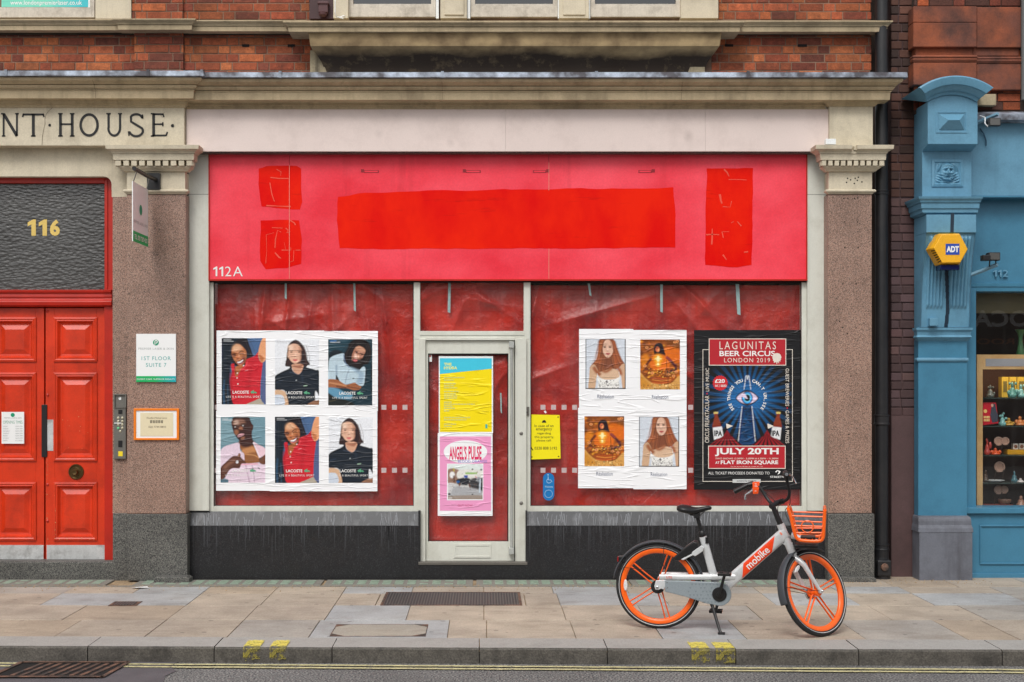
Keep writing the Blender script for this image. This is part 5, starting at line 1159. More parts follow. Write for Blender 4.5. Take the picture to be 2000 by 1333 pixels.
def pic_girl():
    p = Pic((112,150,795,992), 84, 104, (208,216,226))
    p.poly([(350,160),(470,130),(590,160),(650,300),(720,480),(775,570),(700,620),(560,700),(400,740),(250,720),(190,640),(240,560),(310,470),(330,300)], (134,78,52), 6)
    p.poly([(405,300),(430,200),(480,160),(545,190),(580,290),(575,380),(530,450),(480,465),(440,430),(415,380)], (222,182,158), 5)
    p.line([(400,170),(360,320),(330,480)], 24, (168,100,62), 10).line([(600,180),(640,340),(700,520)], 26, (150,86,54), 10).line([(600,400),(640,480),(620,600)], 50, (190,96,52), 22).ell(350,520,50,60,(170,92,54),20).poly([(420,500),(560,500),(600,600),(500,640),(400,620)], (128,72,50), 18, .7).hair([(380,180),(350,330),(300,520),(230,640)], 26, [(176,104,64),(84,46,34),(200,120,70)], 4).hair([(580,180),(630,330),(690,500),(740,600)], 26, [(166,92,58),(84,46,34),(196,110,66)], 4).hair([(420,440),(400,560),(380,700)], 14, [(176,104,64),(96,54,38)], 5).hair([(580,430),(600,560),(660,720)], 14, [(176,104,64),(96,54,38)], 6)
    for x in (440,530): p.ell(x,288,24,12,(70,44,40),4).line([(x-26,268),(x+24,264)], 7, (110,70,52), 3)
    p.ell(490,330,12,34,(236,202,180),6).ell(488,354,20,6,(170,110,94),3).poly([(455,396),(490,385),(535,395),(495,420)], (176,78,78), 3)
    p.poly([(190,640),(260,580),(330,700),(300,800),(270,990),(165,990),(175,800)], (206,170,138), 5).poly([(720,590),(790,600),(795,992),(745,992),(715,760),(690,680)], (206,168,138), 5)
    p.poly([(310,720),(400,700),(560,650),(690,700),(690,800),(600,830),(400,830)], (216,182,152), 5).line([(250,620),(300,700),(370,760)], 60, (156,92,58), 16).line([(640,600),(700,690),(720,760)], 50, (160,92,58), 14).line([(560,640),(470,700),(400,690)], 46, (164,100,66), 16)
    p.poly([(308,780),(400,825),(490,840),(600,830),(700,790),(680,860),(665,985),(345,985),(330,880)], (236,236,232), 4).line([(312,730),(320,800)], 7, (240,240,238), 1).line([(680,700),(695,800)], 7, (240,240,238), 1)
    p.speck(60, (340,850,680,980), [(80,80,86),(110,104,104)], 4, 8, 3).ell(475,870,10,26,(60,50,52),2).line([(350,925),(660,925)], 8, (130,126,124), 4, .7)
    p.line([(120,150),(120,985)], 12, (26,28,34), 1).line([(788,150),(788,992)], 14, (26,28,34), 1).line([(112,986),(795,986)], 14, (26,28,34), 1).line([(112,153),(795,153)], 5, (110,114,122), 1)
    return p
def pic_gold():
    p = Pic((1040,155,1705,995), 84, 106, (150,78,26))
    r = random.Random(4)
    for i in range(150): p.ell(r.uniform(1040,1705), r.uniform(155,800), r.uniform(10,44), r.uniform(8,26), r.choice([(226,122,20),(110,56,20),(196,100,24),(250,170,50),(90,46,20),(160,84,22)]), 8, .7)
    p.poly([(1440,300),(1600,270),(1700,340),(1705,540),(1560,520),(1450,420)], (232,112,20), 16, .8).poly([(1440,150),(1705,150),(1705,290),(1600,290)], (122,68,26), 20, .8)
    p.poly([(1060,450),(1160,400),(1200,520),(1130,640),(1060,600)], (236,140,30), 20, .7)
    p.poly([(1035,720),(1120,800),(1230,880),(1400,915),(1560,890),(1705,760),(1710,1000),(1035,1000)], (216,160,84), 6).poly([(1040,760),(1180,880),(1230,960),(1040,960)], (206,140,50), 20)
    p.poly([(1290,240),(1350,212),(1410,235),(1440,330),(1465,440),(1430,470),(1290,430),(1270,320)], (40,24,28), 6).ell(1330,320,34,46,(214,112,74),6).ell(1345,330,16,30,(246,160,100),6).line([(1310,310),(1350,306)], 8, (70,34,26), 3)
    p.poly([(1200,470),(1290,410),(1400,410),(1490,450),(1540,560),(1490,660),(1260,670),(1200,590)], (226,112,24), 14)
    p.line([(1230,470),(1160,560),(1130,640),(1200,660)], 40, (104,46,28), 10).line([(1480,450),(1590,560),(1640,650),(1540,690)], 46, (84,34,40), 10).line([(1470,440),(1560,520)], 20, (170,70,70), 8)
    p.ell(1340,480,70,70,(250,180,40),24).ell(1340,480,26,52,(255,246,180),8).ell(1340,575,44,34,(252,196,70),14).ell(1338,572,16,26,(255,240,170),6).ell(1340,482,64,8,(255,246,180),4)
    for i in range(90): p.ell(r.uniform(1120,1660), r.uniform(640,800), r.uniform(6,18), r.uniform(5,12), r.choice([(70,34,16),(150,80,24),(226,150,40),(60,30,16),(120,60,20),(246,196,90)]), 2, .85)
    for cx, cy in ((1640,700),(1600,770),(1510,740),(1240,720),(1660,190),(1620,200),(1150,290),(1120,600)): p.ell(cx,cy,26,20,(250,186,120),3).ell(cx,cy,18,13,(196,92,40),3)
    p.poly([(1220,810),(1380,790),(1560,805),(1580,840),(1440,890),(1270,875)], (176,78,26), 8, .8).line([(1240,830),(1400,850),(1560,830)], 10, (240,160,70), 5).line([(1230,880),(1400,896),(1560,860)], 10, (230,120,60), 4)
    p.line([(1480,500),(1485,640),(1505,800),(1505,990)], 7, (50,26,14), 2)
    p.speck(90, (1040,900,1700,990), [(246,214,140),(190,130,50),(160,110,50),(120,80,40)], 5, 14, 8, .6)
    return p
def pic_album():
    p = Pic((195,490,725,1020), 64, 64, (206,206,204))
    p.poly([(195,490),(725,490),(725,580),(195,560)], (222,232,230), 10, 1, False).poly([(195,570),(360,580),(360,760),(195,780)], (150,120,104), 8).poly([(370,580),(725,590),(725,700),(370,720)], (226,226,220), 8)
    p.line([(460,625),(640,625)], 26, (150,190,110), 5).ell(260,650,42,50,(236,236,236),6).line([(285,660),(290,760)], 22, (90,56,44), 6).poly([(330,720),(460,690),(540,720),(520,800),(380,800),(330,780)], (40,44,52), 6).ell(350,755,26,22,(40,90,150),5).line([(440,675),(500,675)], 36, (70,96,170), 2)
    p.line([(370,780),(375,860)], 26, (112,70,50), 5).line([(520,780),(545,890)], 26, (100,62,46), 5).poly([(540,720),(725,700),(725,900),(560,860)], (62,62,66), 10).poly([(195,780),(320,790),(300,850),(215,940),(195,930)], (206,206,208), 6)
    p.poly([(320,820),(560,850),(725,900),(725,1020),(195,1020),(240,920)], (170,172,176), 12).poly([(195,970),(725,960),(725,1020),(195,1020)], (156,144,134), 8).line([(690,700),(680,920)], 24, (196,210,222), 3).poly([(620,690),(680,680),(660,770)], (150,156,164), 4).line([(610,670),(640,700)], 8, (210,50,60), 2).ell(215,940,20,16,(30,28,32),3).ell(570,945,14,8,(30,28,30),2).line([(280,545),(290,600)], 12, (196,190,60), 3).ell(570,565,14,12,(40,50,40),3).ell(705,570,16,12,(40,50,40),3).line([(200,1000),(255,1000)], 12, (240,240,240), 1)
    p.speck(60, (200,600,720,900), [(60,60,66),(220,220,220),(130,100,80)], 4, 9, 5, .6)
    return p
# ---- the six clothing posters: a 3 x 2 block
wtxt = whitepaint; green_emb = flat('green_emblem', 90,170,130)
cells = [('red', pic_red, (433,661,519,790), (423,646,527,803), 'poster of a laughing woman in a red polo shirt, top left corner of the six'),
         ('black', pic_black, (537,663,623,791), (527,646,633,803), 'poster of a woman in a black polo shirt, middle of the top row'),
         ('blue', pic_blue, (641,663,727,792), (633,647,738,803), 'poster of a long-haired man in a pale blue shirt with folded arms'),
         ('pink', pic_pink, (431,815,518,943), (422,803,527,959), 'poster of a man in an open pale pink shirt'),
         ('red', pic_red, (537,815.5,623.5,943.5), (527,803,633,960), 'poster of a laughing woman in a red polo, between pink shirt and black polo'),
         ('black', pic_black, (642,815.5,728,943.5), (633,803,737,960), 'poster of a woman in a black polo shirt, bottom right corner of the six')]
GRP = 'clothing posters pasted on the left shop window'
def emblem(x0, y0, x1, y1, y, parent):       # a small green reptile: body, open jaws, curled tail
    P = [(0,.55),(.1,.35),(.3,.2),(.52,.0),(.6,.08),(.45,.3),(.62,.42),(.75,.38),(.95,.55),(1,.8),(.9,.72),(.8,.7),(.9,.95),(.8,.9),(.68,.68),(.55,.78),(.5,1),(.42,.82),(.3,.78),(.12,.95),(.15,.72)]
    return decal('emblem', [(x0+(x1-x0)*a, y0+(y1-y0)*b) for a, b in P], y, green_emb, parent)
for i, (key, fn, pr, sr, lab) in enumerate(cells):
    t_ = sheet('poster', lab, 'poster', sr, YPo-.0003*(i % 2)-.0004*(i//3), group=GRP)
    y = YPo-.0016; picture(key, None if key in _pm else fn(), pr, y, t_)
    x0, y0, w_, h_ = pr[0], pr[1], pr[2]-pr[0], pr[3]-pr[1]; c = lambda a, b, c_, d: (x0+a*w_, y0+b*h_, x0+c_*w_, y0+d*h_)
    ptext('LACOSTE', c(.25,.795,.62,.84), y-.0008, wtxt, t_, bold=.02); emblem(*c(.65,.785,.80,.845), y-.0008, t_)
    ptext('LIFE IS A BEAUTIFUL SPORT', c(.10,.872,.89,.902), y-.0008, wtxt, t_, bold=0, spacing=1.2)
# ---- four white posters with a small name below
inkb = flat('blue_grey_ink', 96,106,132)
for i, (key, fn, pr, sr, lab) in enumerate([
        ('girl', pic_girl, (1143.5,662.5,1222,760), (1131,643,1237,797), 'white poster of a red-haired woman, directly above a glowing orange picture'),
        ('gold', pic_gold, (1250.5,663.5,1328,761), (1237,645,1341,797), 'white poster with a glowing orange picture, next to the beer circus poster'),
        ('gold', pic_gold, (1141.5,813.5,1220,911), (1129,797,1237,954), 'white poster with a glowing orange picture, below the red-haired woman'),
        ('girl', pic_girl, (1248,815,1326,912), (1237,797,1341,956), 'white poster of a red-haired woman, beside the beer circus poster')]):
    t_ = sheet('poster', lab, 'poster', sr, YPo-.0003*(i % 2)-.0004*(i//2), group='white posters pasted on the right shop window')
    y = YPo-.0016; picture(key, None if key in _pm else fn(), pr, y, t_)
    cx = (pr[0]+pr[2])/2; ptext('Réalisation', (cx-16,pr[3]+11,cx+16,pr[3]+18.5), y, inkb, t_)
# ---- festival and record posters on the door
YDo = .071
t_ = sheet('poster', 'yellow and turquoise event poster at the top of the shop door', 'poster', (857,696,963,846), YDo)
y = YDo-.0012
k = MB(); k.pb(859,700,960.5,844,y,y+.0005); k.build('print', pastey, t_)
decal('band', [(859,700),(960.5,700),(960.5,720.5),(859,731)], y-.0006, flat('turquoise_print',60,200,228), t_)
yl = flat('pale_yellow_print', 226,236,140); ptext('THE', (867,709,882,714.5), y-.0012, yl, t_, bold=.05); ptext('HYDRA', (867,716,893,722), y-.0012, yl, t_, bold=.05)
k = MB(); r = random.Random(2)
for ty, wd in ((738,40),(743,20),(750,24),(754,20),(758,26),(765,30),(770,24),(774,26),(778,26),(786,15),(790,60),(794,18),(798,22),(803,11),(816,52),(820.5,44),(829,24),(833.5,15)):
    x = 867
    while x < 867+wd:
        q = r.uniform(2,6); k.pb(x, ty-1.3, min(x+q, 867+wd), ty+1.1, y-.0012, y-.0008); x += q+.9
k.build('small_print', flat('faint_print',214,214,120), t_); k = MB(); k.pb(948,829,952,837,y-.0012,y-.0006); k.build('emblem', flat('teal_print',70,180,160), t_)
t_ = sheet('poster', 'pink music poster with an oval title and square photo, below the yellow one', 'poster', (855,846,962,1008), YDo-.0004)
y = YDo-.0018
k = MB(); k.pb(859,853,959,998,y,y+.0005); k.build('print', pastepink, t_)
decal('oval', [(909+42.5*math.cos(a), 883+22.5*math.sin(a)) for a in np.linspace(0,2*math.pi,40,False)], y-.0006, pastew, t_)
mag = flat('magenta_ink', 226,20,96); ptext("ANGEL'S", (877.5,871.5,911.5,898.5), y-.0012, mag, t_, bold=.03); ptext('PULSE', (915,871.5,940.5,898.5), y-.0012, mag, t_, bold=.03)
ptext('BLOOD ORANGE', (894.5,899,951.5,904), y-.0016, flat('lilac_ink',150,140,214), t_, bold=.01)
k = MB(); k.pb(873,906,944,977.5,y-.0006,y); k.build('photo_border', pastew, t_)
picture('album', pic_album(), (875,907.5,942.5,975.5), y-.0012, t_)
ptext('OUT NOW', (894,985.5,923,990), y-.0012, flat('rose_ink',214,90,140), t_)
# ---- the black circus poster
t_ = sheet('poster', 'black beer circus poster with a blue eye, beside the right window frame', 'poster', (1355.5,645,1563.5,957), YPo-.0004, pasteb)
# frame for painting: the zoom frame, 4.166 px per photo px, origin (1350,640)
def C(a, b): return (1350+a/4.166, 640+b/4.166)
p = Pic((95,310,820,960), 150, 134, (20,22,26))
for i in range(32):
    a0 = 2*math.pi*i/32+.06; a1 = a0+2*math.pi/64
    p.poly([(455,570),(455+900*math.cos(a0),570+900*math.sin(a0)),(455+900*math.cos(a1),570+900*math.sin(a1))], (14,76,124), 0, 1, False)
p.ell(455,572,190,130,(40,120,190),60,.75)
rr = np.hypot((p.x-457)/370, (p.y-600)/330); fal = np.clip((rr-.62)/.5, 0, 1)[...,None]; p.a = p.a*(1-fal)+lin((20,22,26))*fal
p.poly([(415,640),(495,640),(522,955),(385,955)], (12,60,104), 0, 1, False)
r = random.Random(8)
for i in range(70): 
    yy = r.uniform(650,950); hwid = 30+(yy-640)*.1; xx = r.uniform(455-hwid,455+hwid-14); p.poly([(xx,yy),(xx+r.uniform(8,26),yy),(xx+20,yy+6),(xx,yy+6)], r.choice([(20,30,44),(18,84,136),(10,40,74)]), 0, 1, False)
for seg in ([(430,505),(445,395),(452,388),(458,430),(464,388),(470,395),(485,505)], [(414,640),(383,930)], [(494,640),(522,930)]): p.poly([(a-2.5,b) for a,b in seg]+[(a+2.5,b) for a,b in seg[::-1]], (226,232,236), 0, 1, False)
p.poly([(362,575),(400,530),(455,508),(510,530),(549,575),(510,615),(455,638),(400,615)], (20,20,30), 3).poly([(370,575),(405,538),(455,522),(505,538),(540,575),(505,608),(455,624),(405,608)], (222,206,232), 2)
p.ell(455,573,46,52,(20,24,40),1).ell(456,573,41,47,(40,150,226),1).ell(456,573,32,36,(120,210,246),2).ell(456,573,24,28,(14,16,30),1).poly([(415,535),(440,540),(460,582),(400,560)], (226,212,236), 1, 1, False)
for s in (-1, 1):       # tents and bottles either side
    T = lambda pts: [(455+s*(q[0]-455), q[1]) for q in pts]
    p.poly(T([(150,960),(205,915),(262,880),(292,835),(322,880),(370,925),(420,960)]), (166,28,38), 0, 1, False)
    for i in range(7):
        b0 = 150+i*40+10; p.poly(T([(292,838),(b0,960),(b0+17,960)]), (46,14,20), 0, 1, False)
    bx = 205
    p.poly(T([(185,690),(217,690),(216,720),(238,775),(258,905),(190,910),(172,800),(190,730)]), (136,56,34), 2, 1, False).poly(T([(183,688),(219,686),(218,702),(184,704)]), (214,190,110), 0, 1, False)
    p.poly(T([(176,815),(250,806),(262,890),(186,914)]), (226,228,230), 0, 1, False).poly(T([(150,960),(205,915),(250,890),(292,860),(322,890),(370,925),(420,960)]), (150,24,34), 0, 1, False)
    for i in range(7):
        b0 = 150+i*40+10; p.poly(T([(292,862),(b0,960),(b0+17,960)]), (46,14,20), 0, 1, False)
picture('circus', p, C(95,310)+C(820,960), YPo-.0016, t_)
y = YPo-.0022
crimson = flat('crimson_print', 182,26,40); cream = flat('cream_print', 230,222,210)
def cring(a, b, c_, d, w_, m): 
    k = MB(); A, B = C(a,b), C(c_,d); ring(k, (A[0],A[1],B[0],B[1]), (A[0]+w_,A[1]+w_,B[0]-w_,B[1]-w_), y, y+.0004); return k.build('border', m, t_)
k = MB(); A, B = C(93,178), C(826,1255); w_ = 1.1
for q in ((A[0],A[1],A[0]+w_,B[1]),(B[0]-w_,A[1],B[0],B[1]),(A[0]+w_,A[1],C(143,0)[0],A[1]+w_),(C(773,0)[0],A[1],B[0]-w_,A[1]+w_),(A[0]+w_,B[1]-w_,B[0]-w_,B[1])): k.pb(*q, y, y+.0004)
k.build('border', cream, t_)
for a, b, c_, d in ((143,90,773,310),(138,962,768,1150)):
    k = MB(); k.pb(*C(a,b), *C(c_,d), y-.0004, y); k.build('banner_border', cream, t_); k = MB(); k.pb(*C(a+6,b+6), *C(c_-6,d-6), y-.0008, y-.0004); k.build('banner', crimson, t_)
y2 = y-.0014
T = lambda s, a, b, c_, d, m=whitepaint, bold=0, **kw: ptext(s, C(a,b)+C(c_,d), y2, m, t_, bold=bold, **kw)
T('LAGUNITAS', 230,114,690,178, cream, 0, spacing=1.35); T('BEER CIRCUS', 230,190,682,234, whitepaint, .02); T('LONDON 2019', 268,248,642,284, cream, .0, spacing=1.2)
T('JULY 20TH', 193,980,712,1048, whitepaint, .035); T('TWO SHOWS 12.30PM - 5.00PM & 6.30PM - 11.00PM', 196,1060,708,1073, cream, .01); T('AT', 196,1090,230,1110, whitepaint, .02); T('FLAT IRON SQUARE', 240,1082,708,1118, whitepaint, .03)
T('Flat Iron Square, 68 Union St, London SE1 1TD', 322,1128,582,1138, cream); T('ALL TICKET PROCEEDS DONATED TO', 138,1174,638,1196, whitepaint, .0); T('STREETVET', 642,1208,790,1224, whitepaint, .01)
T('CIRCUS FREAKTACULAR', 112,555,146,938, cream, 0, rot=90); T('LIVE MUSIC', 118,330,146,520, cream, 0, rot=90); T('GUEST BREWERIES', 768,334,796,640, cream, 0, rot=-90); T('GAMES & PRIZES', 768,675,796,942, cream, 0, rot=-90)
for a, b in ((129,538),(782,656)): decal('diamond', [C(a-8,b),C(a,b-9),C(a+8,b),C(a,b+9)], y2, crimson, t_)
decal('price_burst', [C(236+(64 if i % 2 else 57)*math.cos(2*math.pi*i/40), 452+(64 if i % 2 else 57)*math.sin(2*math.pi*i/40)) for i in range(40)], y2+.0006, flat('burst_red',206,30,40), t_)
T('£20', 192,420,274,452, whitepaint, .03); T('INC. 3 BEERS!', 194,466,288,484, whitepaint, .01)
decal('splat', [C(697+r_*math.cos(a), 240+r_*math.sin(a)*(1.1 if math.sin(a) > 0 else .9)) for a, r_ in zip(np.linspace(0,2*math.pi,36,False), [36,38,34,40,36,46,34,52,36,56,38,44,50,38,42,36,38,36,36,34,36,35,34,36,36,35,34,36,35,34,36,36,35,36,35,36])], y2-.0006, cream, t_)
k = MB(); k.pb(*C(337,1234), *C(565,1264), y2, y2+.0006); k.build('strip_label', flat('grey_print',200,204,204), t_); ptext('powered by eventbrite', C(372,1243)+C(530,1256), y2-.0006, blackink, t_, bold=.02)
decal('bird_emblem', [C(682,1175),C(700,1160),C(728,1170),C(718,1190),C(700,1197),(C(708,1186)),C(715,1175),C(700,1168),C(694,1180)], y2, whitepaint, t_)
for a in (292, 628): decal('pennant', [C(a-8,784),C(a-4,782),C(a+48 if a < 400 else a+44,802),C(a+4,822),C(a-4,822)], y2, cream, t_)
T('IPA', 188,838,252,884, blackink, .03); T('IPA', 656,838,718,884, blackink, .03)
# the slogan round the eye, one letter after another along an arc
V0 = MB()
def arctext(s, cx, cy, R, a0, a1, h):
    n = len(s)
    for i, ch in enumerate(s):
        if ch == ' ': continue
        a = math.radians(a0+(a1-a0)*(i+.5)/n); V, Fc = glyphs(ch, .03); w_ = V[:,0].max()
        f = h/.73; ux, uy = -math.sin(a), math.cos(a)   # along the arc (clockwise on the picture), up = outward
        pts = []
        for v in V:
            lx = (v[0]-w_/2)*f; ly = (v[1])*f
            qx = cx+R*math.cos(a)+ux*lx+math.cos(a)*ly; qy = cy+R*math.sin(a)+uy*lx+math.sin(a)*ly
            X_, Y_ = C(qx, qy); pts.append((X(X_,y2), y2, Z(Y_,y2)))
        V0.add(pts, Fc)
arctext('SEE THINGS YOU', 455, 575, 136, 138, 256, 25); arctext("CAN'T UN-SEE", 455, 575, 136, 286, 400, 25)
V0.build('lettering', whitepaint, t_)
# ---------------------------------------------------------------- the gap: drainpipe and dark painted brick
nb = thing('brick_building', 'dark weathered brick building above and beside the blue shopfront', 'building', (4.6,.2,0))
dkp = [(88,56,46),(74,50,42),(96,62,50),(66,46,40),(80,60,54)]; orp = [(150,76,48),(128,62,44),(112,58,44),(168,84,48),(96,60,50),(138,70,50),(86,60,54)]
paintpal = [(88,64,64),(82,60,60),(94,70,68),(84,64,66)]
k = MB(); x0, x1 = X(1741,.12), X(1800,.12)
bricks(k, x0, x1, Z(385,.12), ZT, .12, seed=31, pal=dkp, ch=.078, wl=.14); k.cut(); bricks(k, x0, x1, Z(812,.12), Z(387,.12), .12, seed=32, pal=paintpal, ch=.078, wl=.16)
k.build('brickwork', M('dark_brick', (1,1,1), .8, var=.25, vs=10, grain=.1, bmp=.5, attr=True, grime=.4, gsz=5, grimecol=rgb(30,24,22)), nb, bevel=.006)
k = MB(); k.box(x0+.004, x1, .132, .4, Z(812,.12), ZT); k.cut(); k.box(x0, x1, .118, .4, -.02, Z(812,.12)); k.build('painted_wall', M('purple_brown_paint', rgb(84,62,62), .65, var=.2, vs=4, bmp=.3, bs=30, grime=.4, grimecol=rgb(40,32,32), gsz=3), nb)
MB().box(X(1690,.3), x0+.01, .3, .4, -.02, ZT).build('recess_wall', mortar_dk, nb)
k = MB(); cx, yc = X(1724,-.0), .03
t_ = thing('drainpipe', 'black cast iron drainpipe in the gap left of the blue shopfront', 'drainpipe', (cx, yc, 0))
R_ = .056
k.lathe((cx,yc,0), (0,0,1), [(R_,.25),(R_,Z(832,0)),(R_,Z(832,0)),(R_,ZT)], 24); k.build('pipe', M('pipe_paint', rgb(34,35,38), .4, var=.25, vs=6, bmp=.15, grime=.3, grimecol=rgb(70,64,60)), t_, smooth=True)
pm_ = bpy.data.materials['pipe_paint']
for za, h, r2 in ((Z(830,0),.09,.068), (Z(380,0),.04,.064), (.25,.06,.066)):
    k = MB(); k.lathe((cx,yc,za), (0,0,1), [(R_,0),(r2,.002),(r2,.012),(r2-.005,.018),(r2-.005,h-.018),(r2,h-.012),(r2,h-.002),(R_,h)], 24); k.build('collar', pm_, t_, smooth=True)
k = MB(); k.lathe((cx,yc,-.01), (0,0,1), [(.075,0),(.072,.1),(.06,.2),(.064,.26)], 20); k.box(cx-.06,cx+.06,yc-.085,yc,.03,.17); k.build('shoe', pm_, t_, bevel=.01)
k = MB(); k.lathe((cx,yc-.09,.11), (0,-1,0), [(.035,0),(.03,.012),(.012,.014),(.001,.018)], 12); k.build('inspection_cap', iron, t_, smooth=True)
# ---- brick and terracotta above the blue shop
yb = .02; k = MB()
bricks(k, X(1786,yb), X(1993,yb), Z(215,yb), ZT, yb, seed=41, pal=orp, ch=.077); k.cut(); bricks(k, X(1993,yb)+.12, 6.6, Z(215,yb), ZT, yb+.03, seed=44, pal=orp, ch=.077)
k.build('brickwork', brickm, nb, bevel=.004)
MB().box(X(1788,yb), 6.6, yb+.012, .4, Z(222,yb), ZT).build('brick_wall', mortar_dk, nb)
terra = M('terracotta', rgb(150,80,50), .8, var=.3, vs=5, grain=.12, bmp=.35, bs=40, c2=rgb(112,66,52), grime=.75, grimecol=rgb(44,34,32), gsz=4)
k = MB()
for a, b, c, d, y in ((1784,12,1908,44,-.05),(1784,44,1908,92,-.052),(1908,14,1996,93,-.03),(1784,122,1908,166,-.045),(1908,124,1996,176,-.03),(1788,92,1900,110,-.005),(1900,93,1990,110,.0)): k.cut(); k.pb(a, b+.5, c, d, y, .1)
k.cut(); k.mould(X(1786,-.03), X(1902,-.03), -.02, [(Z(108,-.04),.0),(Z(109,-.04),.03),(Z(112,-.04),.045),(Z(115,-.04),.03),(Z(117,-.04),.04),(Z(122,-.04),.025)], .6, .6); k.cut(); k.mould(X(1904,-.03), X(1992,-.03), -.01, [(Z(110,-.04),.0),(Z(111,-.04),.03),(Z(114,-.04),.04),(Z(117,-.04),.03),(Z(119,-.04),.04),(Z(124,-.04),.025)], 0, .6)
k.build('terracotta_block', terra, nb, bevel=.006)
k = MB(); k.lathe((X(2001,-.02),-.05,Z(198,0)), (0,0,1), [(.04,0),(.04,1.3)], 16); k.build('grey_pipe', flat('grey_pipe_paint',110,112,112), nb, smooth=True)
k = MB(); k.pb(1904, 184, 1946, 206, -.06, .05); k.build('stone_pad', stone_dirty, nb, bevel=.004)
# ---------------------------------------------------------------- blue shopfront
bs = thing('shopfront', 'blue painted shopfront with carved pilaster, alarm box and curio display window', 'shopfront', (4.8,0,0))
blue = M('blue_paint', rgb(98,150,178), .5, var=.10, vs=3, grain=.05, gs=60, bmp=.14, bs=26, grime=.35, grimecol=rgb(58,96,118), gsz=5, streak=.2, streakcol=rgb(64,110,132))
blue2 = M('deep_blue_paint', rgb(66,126,156), .42, var=.12, vs=3, grain=.05, bmp=.1, bs=24, grime=.3, grimecol=rgb(40,84,108), gsz=4)
x0, x1 = 3.845, 4.277
# base
k = MB(); gb = M('grey_base_paint', rgb(104,108,118), .6, var=.2, vs=3, bmp=.25, bs=25, grime=.5, grimecol=rgb(58,56,62), gsz=4, streak=.4, streakcol=rgb(60,58,64))
zb_ = Z(1040,-.08)
k.box(x0-.015, x1+.02, -.095, .1, -.02, zb_); k.cut(); k.mould(x0, x1+.005, -.02, [(Z(1008,-.05),.0),(Z(1010,-.06),.03),(Z(1014,-.06),.045),(Z(1018,-.06),.05),(Z(1026,-.08),.052),(Z(1032,-.08),.07),(zb_,.078)], .3, .3, back=.1)
k.build('pilaster_base', gb, bs, bevel=.003)
k = MB(); k.box(x0, x1, -.02, .1, Z(1012,-.02), Z(663,-.02)); k.build('pilaster', blue2, bs, bevel=.004)
k = MB(); k.mould(x0, x1, -.02, [(Z(699,-.03),0),(Z(700,-.03),.016),(Z(703,-.03),.020),(Z(706,-.03),.014),(Z(707,-.03),0)], 1, .3)
k.cut(); k.mould(x0, x1, -.02, [(Z(640,-.05),.0),(Z(641,-.05),.06),(Z(645,-.05),.058),(Z(648,-.05),.04),(Z(655,-.05),.035),(Z(659,-.05),.05),(Z(664,-.05),.02),(Z(667,-.05),.0)], .6, .5)
k.build('moulding', blue, bs)
# fluted console
zt_, zm_ = Z(455,-.2), Z(640,-.06)
def cons(t):     # t 0 top, 1 bottom: S-curve
    return -.235+.15*(.5-.5*math.cos(math.pi*min(1,t*1.25)))+.03*math.sin(t*math.pi*2)*(1 if t < .5 else .6)
k = MB(); xs = np.linspace(x0+.004, x1-.004, 97); zs = np.linspace(zm_, zt_, 60)
def cf(Xx, Zz):
    t = (zt_-Zz)/(zt_-zm_); y = np.vectorize(cons)(t)
    u = (Xx-x0)/(x1-x0); fl = np.zeros_like(u)
    for a, b in ((.09,.44),(.56,.93)):
        m = (u > a) & (u < b); q = (u-a)/(b-a)*5; fl = np.where(m, -.024*np.abs(np.sin(q*math.pi))**.6, fl)
    fl = fl*np.clip((t-.03)/.03,0,1)*np.clip((.80-t)/.03,0,1)
    gr_ = (np.abs(u-(.52-.03*np.sin(t*6))) < .035)
    return y+.018+fl+np.where(gr_, .03, 0)
k.grid(xs, zs, cf); 
o = k.build('console_bracket', blue, bs, smooth=True, ang=70)
k = MB()
for xx, sgn in ((x0+.002, -1), (x1-.002, 1)):
    tt_ = np.linspace(0, 1, 24); vs = []
    for t in tt_: z = zt_+(zm_-zt_)*t; vs += [(xx, cons(t)+.004, z), (xx, .1, z)]
    fs = [(2*i, 2*i+1, 2*i+3, 2*i+2) if sgn < 0 else (2*i+2, 2*i+3, 2*i+1, 2*i) for i in range(23)]; k.cut(); k.add(vs, fs)
k.build('console_side', blue, bs)
k = MB(); tt_ = np.linspace(.0, .99, 30); vs = []
for t in tt_:
    z = zt_+(zm_-zt_)*t; c = x0+(x1-x0)*(.52-.03*math.sin(t*6)); y = cons(t)+.026; vs += [(c-.017, y, z), (c+.017, y, z)]
k.add(vs, [(2*i, 2*i+2, 2*i+3, 2*i+1) for i in range(29)]); k.add([(x0+.205,-.2405,zt_),(x0+.235,-.2405,zt_),(x0+.24,-.2405,zt_+.165),(x0+.21,-.2405,zt_+.165)], [(0,1,2,3)])
k.build('dark_channel', flat('dark_blue_channel',24,44,62), bs)
k = MB(); k.box(x0, x1, -.238, .1, zt_-.003, Z(420,-.22)); k.build('console_block', blue, bs, bevel=.004)
cp_ = MB(); zc0 = Z(384,-.27)
cp_.mould(x0, x1, -.20, [(zc0,.0),(zc0-.002,.085),(zc0-.02,.08),(zc0-.035,.065),(zc0-.05,.06),(zc0-.052,.05),(zc0-.085,.048),(zc0-.10,.046),(zc0-.102,.036),(zc0-.135,.034),(zc0-.15,.0)], 1, .5, back=.1)
cp_.build('capital', blue, bs)
zb1, zb0 = Z(296,-.13), zc0
k = MB(); k.box(x0, x1+.0, -.125, .1, zb0-.01, zb1); 
k.build('mask_block', blue, bs, bevel=.003)
mx0, mx1, mz0, mz1 = X(1826,-.13), X(1875,-.13), Z(359,-.13), Z(318,-.13)
k = MB()
